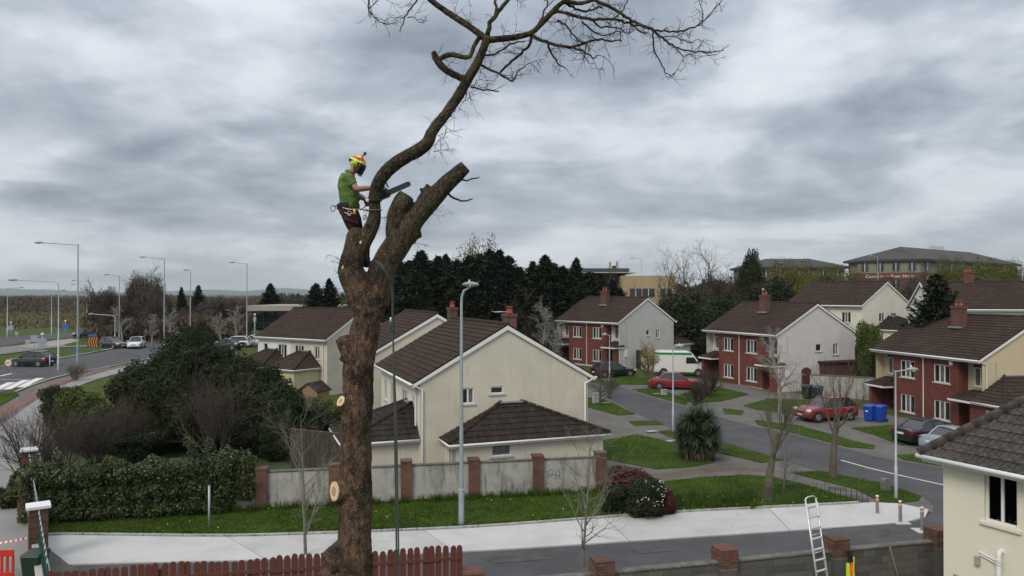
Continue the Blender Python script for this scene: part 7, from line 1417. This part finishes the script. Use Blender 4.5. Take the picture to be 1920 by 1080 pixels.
for k in range(5): a = k*1.1; kn.tube([c+Vector((.028*math.cos(a+j*.9), .028*math.sin(a+j*.9), -.10+.04*k+.008*j)) for j in range(8)], .013, 6)
kn.build('knot', M_rope, lr, True); kn = MB(); kn.lathe([(.008,-.04),(.018,-.025),(.018,.025),(.008,.04)], 10, c+Vector((-.03,-.02,.10))); kn.build('carabiner', M_alu, lr, True)
rope('access_rope', 'dark blue climbing rope hanging in the fork below the climber', [pts_px([(690,441,.13),(691,470,.13),(692,503,.1)], YT), pts_px([(694,443,.13),(692.5,470,.14),(691.5,503,.1)], YT)], .008, M_rope2)
# ------------------------------------------------------------------ the climber
YW = 11.72
W_ = lambda x, y, dy=0.0: at(x, y, YW+dy)
pers = thing('person', 'climber in green T-shirt, dark red trousers and orange-yellow helmet holding a chainsaw in the tree', 'person', W_(688, 497))
PO = Vector(pers.location)
def local_link(nm, me, m): 
    me.materials.clear(); me.materials.append(m); me.transform(Matrix.Translation(-PO)); o = link(nm, me, pers); return o
M_skin = mat('skin', (.36,.19,.135), .55, .08, 12, spec=.4); M_shirt = mat('green_t_shirt', (.085,.155,.03), .9, .15, 9, .35, 45, dark=(.05,.10,.02), dscale=6, damt=.5); M_trous = mat('dark_red_trousers', (.105,.018,.020), .9, .2, 8, .3, 40); M_blk = mat('harness_webbing', (.012,.012,.014), .8, .2, 8)
def cap_tube(mb, a, b, ra, rb, n=12, k=3):
    a, b = Vector(a), Vector(b); d = (b-a).normalized(); pts = [a-d*ra*.55, a-d*ra*.35, a, b, b+d*rb*.35, b+d*rb*.55]; mb.tube(pts, [ra*.35, ra*.8, ra, rb, rb*.8, rb*.35], n)
def torso(mb, off, k, hem):                                  # two overlapping columns give a broad chest
    for s_ in (-1, 1):
        sh = [(652,326,.085,.105),(651,336,.125,.115),(651,350,.140,.10),(654,365,.142,.085),(655,378,.140,.075)]+([(653,388,.138,.075)] if hem > 388 else [])
        mb.tube([W_(x, y, s_*dy) for x, y, r_, dy in sh], [r_*k+off for x, y, r_, dy in sh], 16)
    mb.tube([W_(664,362,0), W_(666,370,0), W_(664,378,0)], [.05+off, .085+off, .06+off], 12)
SHN, ELN, HAN = (650,331,-.20), (669,354.5,-.22), (703,352,-.06); SHF, ELF, HAF = (653,332,.20), (671,366,.20), (689,376,.02)
HIPN, KNN, FTN = (652,397,-.09), (667,440,-.03), (684,488,-.10); HIPF, KNF, FTF = (655,397,.10), (672,440,.16), (689,490,.10)
bd = MB(); torso(bd, -.012, 1.0, 392)
for a, b, c_ in ((SHN, ELN, HAN), (SHF, ELF, HAF)):
    cap_tube(bd, W_(*a), W_(*b), .062, .047); m1 = W_(*b).lerp(W_(*c_), .3); cap_tube(bd, W_(*b), m1, .046, .047); cap_tube(bd, m1, W_(*c_), .047, .030)
for a, b, c_ in ((HIPN, KNN, FTN), (HIPF, KNF, FTF)): cap_tube(bd, W_(*a), W_(*b), .085, .058); cap_tube(bd, W_(*b), W_(*c_), .058, .042)
cap_tube(bd, W_(656,328), W_(664,315), .062, .056)           # neck, bent forward
hc0 = W_(670.5,308); fd = Vector((.90,0,-.42)).normalized(); hu = Vector((.42,0,.90)).normalized()         # face direction and crown direction
def H_(f, s_, u): return hc0+fd*f+Vector((0,1,0))*s_+hu*u
for f, s_, u, r_ in ((-.02,0,.03,.094),(.0,0,.0,.088),(.02,0,-.045,.072),(.045,0,-.085,.048),(-.05,0,.0,.075)): bd.lathe([(r_*math.sin(t), -r_*math.cos(t)*1.05) for t in np.linspace(.12, PI-.12, 9)], 14, H_(f, s_, u))
bd.tube([H_(.085,0,.02), H_(.108,0,-.018), H_(.085,0,-.03)], [.010,.018,.012], 8); bd.tube([H_(.075,-.02,-.068), H_(.083,0,-.066), H_(.075,.02,-.068)], .011, 6)       # nose, mouth
for s_ in (-1, 1): bd.tube([H_(-.01,s_*.082,.02), H_(-.015,s_*.094,-.005), H_(-.008,s_*.085,-.035)], [.012,.018,.01], 8); bd.tube([H_(.07,s_*.02,.028), H_(.078,s_*.045,.027)], .012, 6)
def hand(c, axis, grip, side):
    """palm and five fingers closed round a bar: axis = bar direction, grip = from wrist to bar"""
    axis = axis.normalized(); grip = (grip-axis*grip.dot(axis)).normalized(); up = grip.cross(axis).normalized()*side
    bd.tube([c-grip*.075-axis*.028, c-grip*.02-axis*.03], [.024,.022], 10); bd.tube([c-grip*.075+axis*.028, c-grip*.02+axis*.03], [.024,.022], 10); bd.tube([c-grip*.075, c-grip*.02], [.026,.024], 10)
    for k, (o_, ln_) in enumerate(((-.034,.9), (-.011,1.0), (.012,.96), (.034,.8))):
        b0_ = c+axis*o_; bd.tube([b0_-grip*.025+up*.012, b0_+grip*.012+up*.033*ln_, b0_+grip*.040*ln_+up*.012, b0_+grip*.036*ln_-up*.018, b0_+grip*.010-up*.028], [.0105,.010,.0095,.009,.0075], 8)
    bd.tube([c-grip*.055-axis*.035, c-grip*.012-axis*.052-up*.012, c+grip*.018-axis*.04-up*.026, c+grip*.03-axis*.018-up*.03], [.014,.012,.011,.009], 8)
saw_d = (W_(771,349)-W_(686,386)).normalized(); bar_front = W_(716,350,.0); bar_rear = W_(692,381,.02)
cap_tube(bd, W_(*HAN), bar_front-Vector((.06,.0,0)), .030, .027); hand(bar_front, Vector((.25,.9,.35)), Vector((1,.1,0)), 1); hand(bar_rear, saw_d, Vector((.35,-.2,-1)), 1)
bme = remeshed(bd, .0075, 2); bo = local_link('body', bme, M_skin)
shm = MB(); torso(shm, .010, 1.0, 389)
for a, b in ((SHN, ELN), (SHF, ELF)): A_, B_ = W_(*a), W_(*b); shm.tube([A_+(A_-B_)*.15, A_, A_.lerp(B_, .55), A_.lerp(B_, .66)], [.05,.080,.074,.068], 14)
shm.tube([W_(655,326), W_(658,321)], [.09,.072], 14); sme = remeshed(shm, .010, 3)
for v in sme.vertices: q = v.co; v.co = q+v.normal*(.010*noise.noise((q.x*9, q.y*9, q.z*14))+.006*noise.noise((q.x*24, q.y*24, q.z*30)))
local_link('t_shirt', sme, M_shirt)
tm2 = MB(); 
for s_ in (-1, 1): tm2.tube([W_(653,383,s_*.07), W_(652,392,s_*.075), W_(653,402,s_*.08)], [.142,.150,.125], 16)
for a, b, c_ in ((HIPN, KNN, FTN), (HIPF, KNF, FTF)): cap_tube(tm2, W_(*a), W_(*b), .112, .082, 14); cap_tube(tm2, W_(*b), W_(*b).lerp(W_(*c_), .95), .082, .062, 14)
tme2 = remeshed(tm2, .011, 3)
for v in tme2.vertices: q = v.co; v.co = q+v.normal*(.012*noise.noise((q.x*8, q.y*8, q.z*12)))
local_link('trousers', tme2, M_trous)
for s_, c_ in ((-1, FTN), (1, FTF)):
    b2 = MB(); f0 = W_(*c_); cap_tube(b2, f0+Vector((-.03,0,.06)), f0+Vector((-.01,0,-.02)), .058, .06); cap_tube(b2, f0+Vector((-.04,0,-.05)), f0+Vector((.12,0,-.055)), .05, .046); local_link('boot', remeshed(b2, .01, 2), M_blk)
def wpart(nm, mb, m, smooth=True): me = mb.mesh(nm, m, smooth); me.transform(Matrix.Translation(-PO)); return link(nm, me, pers)
# harness: belt, bridge, leg loops, clips and tools
def ringpath(c, rx, ry, tilt=0.0, n=24): return [c+Vector((rx*math.cos(2*PI*k/n), ry*math.sin(2*PI*k/n), rx*math.cos(2*PI*k/n)*tilt)) for k in range(n+1)]
for dz, rr2 in ((.0,.020), (.026,.016), (-.024,.018)): mb = MB(); mb.tube(ringpath(W_(653,387)+Vector((0,0,dz)), .158, .215, .08), rr2, 8); wpart('harness_belt', mb, M_blk)
for a in (HIPN, HIPF): c = W_(*a).lerp(W_(667,440,a[2]), .42); mb = MB(); mb.tube(ringpath(c, .115, .112, -.45), .02, 7); wpart('leg_loop', mb, M_blk)
mb = MB(); mb.tube([W_(634,386,-.05), W_(629,386,-.05), W_(627,389,-.05)], .009, 6); wpart('gear_loop', mb, M_blk)
mb = MB(); mb.tube([W_(640,395,-.19), W_(648,412,-.13), W_(656,428,-.10), W_(664,436,-.10)], [.03,.042,.04,.02], 8); wpart('leg_panel', mb, M_blk)
mb = MB(); mb.tube([W_(668,392,-.20), W_(674,410,-.12), W_(678,432,-.05)], [.025,.03,.024], 8); wpart('tool_pouch', mb, M_blk)
mb = MB(); mb.lathe([(.02,-.05),(.028,-.03),(.024,.04),(.008,.05)], 8, W_(665,397,-.25)); wpart('brass_clip', mb, mat('brass', (.42,.30,.08), .4, .1, metal=.6))
for x, y, r_ in ((640,388,.03),(648,391,.026),(655,400,.028),(624,391,.036),(684,408,.03),(685,396,.028)): c = W_(x, y, -.235 if x > 636 else -.05); mb = MB(); mb.tube([c+Vector((r_*math.cos(2*PI*k/14), .01*math.sin(k), r_*1.25*math.sin(2*PI*k/14))) for k in range(15)], .0055, 6); wpart('carabiner', mb, M_alu if x % 2 else M_blk)
for pts in ([(642,389,-.24),(652,392,-.26),(664,393,-.25),(676,392,-.2)], [(646,398,-.24),(654,402,-.25),(662,400,-.24)], [(684,393,-.1),(686,402,-.1),(682,412,-.1),(688,404,-.08)]): mb = MB(); mb.tube([W_(*q) for q in pts], .007, 6); wpart('lanyard', mb, M_alu)
# helmet with muffs and visor
R3 = Matrix((fd, Vector((0,1,0)), hu)).transposed(); M_hred = mat('helmet_red', (.50,.045,.02), .35, .05, coat=.5); M_hyel = mat('helmet_yellow', (.80,.62,.05), .35, .05, coat=.5); M_neon = mat('neon_yellow', (.62,.80,.06), .5, .05)
def dome(a0, a1, u0, u1, off, nm, m, na=18, nu=8):           # piece of the shell: azimuth range, elevation range
    mb = MB(); 
    for j in range(nu+1):
        el = u0+(u1-u0)*j/nu
        for i in range(na+1): az = a0+(a1-a0)*i/na; mb.v.append(tuple(H_(0,0,.02)+R3 @ Vector((((.130+off)*math.cos(el)*math.cos(az))-.012, (.108+off)*math.cos(el)*math.sin(az), (.118+off)*math.sin(el)))))
    for j in range(nu):
        for i in range(na): q = j*(na+1)+i; mb.f.append((q, q+1, q+na+2, q+na+1)); mb.m.append(0)
    o = wpart(nm, mb, m); s2_ = o.modifiers.new('t', 'SOLIDIFY'); s2_.thickness = .008; return o
dome(0, 2*PI, .06, PI/2-.01, 0, 'helmet_shell', M_hred, 28, 8)
for s_ in (-1, 1):
    dome(s_*.25, s_*1.1, .08, .36, .006, 'helmet_stripe', M_hyel); dome(s_*1.0, s_*2.5, .05, .26, .006, 'helmet_stripe', M_neon); dome(s_*.12, s_*.5, .42, 1.15, .006, 'helmet_stripe', M_hyel); dome(s_*1.2, s_*2.0, .62, .95, .006, 'helmet_stripe', M_hyel)
dome(-2.7+2*PI, 2.7, -.22, .12, .004, 'nape_band', M_blk)
for s_ in (-1, 1):
    mb = MB(); c = H_(-.02, s_*.100, -.022); mb.tube([c, c+Vector((0, s_*.045, 0))], [.048,.044], 18); wpart('ear_muff', mb, M_neon); mb = MB(); mb.tube([c+Vector((0, s_*.0455, 0)), c+Vector((0, s_*.05, 0))], [.028,.026], 14); wpart('muff_badge', mb, M_blk); mb = MB(); mb.tube([c+Vector((0, s_*.0505, 0)), c+Vector((0, s_*.054, 0))], [.016,.014], 12); wpart('muff_badge', mb, M_neon)
    mb = MB(); mb.tube([c, H_(.0, s_*.105, .05)], .008, 6); wpart('muff_arm', mb, M_blk); mb = MB(); mb.tube([H_(-.03, s_*.09, -.06), H_(.03, s_*.06, -.115), H_(.055, 0, -.125)], .006, 6); wpart('chin_strap', mb, M_blk)
mb = MB(); nv, nu2 = 9, 6
for j in range(nu2+1):
    for i in range(nv+1): az = -1.15+2.3*i/nv; u = .015-.165*j/nu2; r_ = .148-.010*j/nu2; mb.v.append(tuple(H_(0,0,0)+R3 @ Vector((r_*math.cos(az)*1.02-.01, r_*.86*math.sin(az), u))))
for j in range(nu2):
    for i in range(nv): q = j*(nv+1)+i; mb.f.append((q, q+1, q+nv+2, q+nv+1)); mb.m.append(0)
vo = wpart('visor', mb, mat('black_mesh_visor', (.014,.014,.016), .35, .2)); s2_ = vo.modifiers.new('t', 'SOLIDIFY'); s2_.thickness = .004
mb = MB(); mb.tube([H_(.128*math.cos(a), .108*math.sin(a), .022) for a in np.linspace(-1.3, 1.3, 12)], .012, 8); wpart('helmet_peak', mb, mat('navy_peak', (.015,.018,.05), .4, .1))
mb = MB(); mb.tube([H_(.147*math.cos(a)-.01, .126*math.sin(a), -.148) for a in np.linspace(-1.0, 1.0, 10)], .006, 6); wpart('visor_rim', mb, M_alu)
mb = MB(); mb.tube([H_(.03,0,.135), H_(.02,0,.165), H_(.028,0,.185)], [.012,.010,.012], 8); mb.box(H_(.035,0,.20), (.035,.03,.05), 0, R3); wpart('helmet_camera', mb, M_blk, False)
# chainsaw
cs_ = thing('chainsaw', 'black chainsaw with long guide bar held out past the limb', 'chainsaw', W_(716,365)); CO = Vector(cs_.location); su = Vector((-saw_d.z, 0, saw_d.x)); 
def sawp(a, s_, u): return saw_d*a+Vector((0,1,0))*s_+su*u
Rs = Matrix((saw_d, Vector((0,1,0)), su)).transposed()
def spart(nm, mb, m, bv=0.0, smooth=False): o = mb.build(nm, m, cs_, smooth); (bevel(o, bv, 2) if bv else None); return o
M_saw = mat('saw_housing', (.020,.018,.018), .5, .2, 9); M_sorange = mat('saw_orange', (.10,.035,.012), .5, .1)
mb = MB(); mb.box(sawp(.0,0,0), (.24,.20,.14), 0, Rs); spart('engine_housing', mb, M_saw, .03); mb = MB(); mb.box(sawp(-.02,0,.085), (.17,.15,.05), 0, Rs); spart('top_cover', mb, M_sorange, .02)
mb = MB(); mb.box(sawp(-.01,-.115,-.01), (.15,.03,.12), 0, Rs); spart('starter_cover', mb, M_saw, .015)
mb = MB(); mb.tube([sawp(.06,-.12,-.05), sawp(.055,-.13,.08), sawp(.05,-.09,.165), sawp(.045,.0,.175), sawp(.05,.10,.15), sawp(.06,.12,.0)], .013, 8); spart('front_handle', mb, M_blk, 0, True)
mb = MB(); mb.tube([sawp(-.11,0,.03), sawp(-.20,0,.045), sawp(-.30,0,.0), sawp(-.30,0,-.06), sawp(-.20,0,-.075), sawp(-.10,0,-.06)], .015, 8); spart('rear_handle', mb, M_blk, 0, True)
mb = MB(); mb.box(sawp(.135,0,.13), (.012,.17,.13), 0, Rs); spart('hand_guard', mb, M_blk, .01)
bl2 = (W_(771,349)-CO).dot(saw_d); br_ = .036; prof2 = [(.10,-br_),(bl2-.03,-br_*.9)]+[(bl2-.03+.034*math.sin(t), -.034*math.cos(t)) for t in np.linspace(.2, PI-.2, 6)]+[(bl2-.03,br_*.9),(.10,br_)]
mb = MB(); n_ = len(prof2); mb.add([sawp(a, y, u-.015) for y in (-.012,-.004) for a, u in prof2], [tuple(range(n_)), tuple(range(2*n_-1,n_-1,-1))]+[(i, n_+i, n_+(i+1) % n_, (i+1) % n_) for i in range(n_)]); spart('guide_bar', mb, mat('guide_bar_steel', (.07,.072,.075), .45, .2, metal=.4))
mb = MB(); mb.tube([sawp(a, -.008, u*1.12-.015) for a, u in prof2]+[sawp(prof2[0][0], -.008, prof2[0][1]*1.12-.015)], .006, 5); spart('chain', mb, M_blk)
# lines that hold him to the limb
def around(x, y, r_, Y, n=16): return [at(x, y, Y)+Vector((r_*math.cos(2*PI*k/n), r_*math.sin(2*PI*k/n), .01*math.sin(2*PI*k/n))) for k in range(n+1)]
fl2 = thing('positioning_lanyard', 'tan positioning lanyard from the harness round the limb', 'rope', (0,0,0)); mb = MB(); mb.tube(around(702.8,394,.107,YT), .010, 7); mb.build('loop', mat('tan_rope', (.16,.10,.075), .9, .2, 20), fl2, True)
for dy in (-.22, .22): mb = MB(); e1 = at(702.8-12,394,YT)+Vector((0,.12 if dy > 0 else -.02,0)); mb.tube([W_(672,391,dy), W_(684,394,dy*.7), e1], .010, 7); mb.build('strand', MATS['tan_rope'], fl2, True)
st2 = thing('choker_strap', 'black strap cinched round the upright limb', 'strap', (0,0,0)); mb = MB()
for dz in (-.008, .0, .008): mb.tube([p+Vector((0,0,dz)) for p in around(702.5,376,.104,YT)], .008, 6)
mb.build('band', M_blk, st2, True); mb = MB(); mb.box(at(693,376,YT)+Vector((-.02,-.06,0)), (.05,.03,.05)); mb.build('buckle', M_alu, st2)
mb = MB(); mb.tube([at(693,377,YT)+Vector((-.02,-.05,0)), W_(684,388,-.1), W_(676,394,-.16)], .008, 6); mb.build('tail', M_blk, st2)
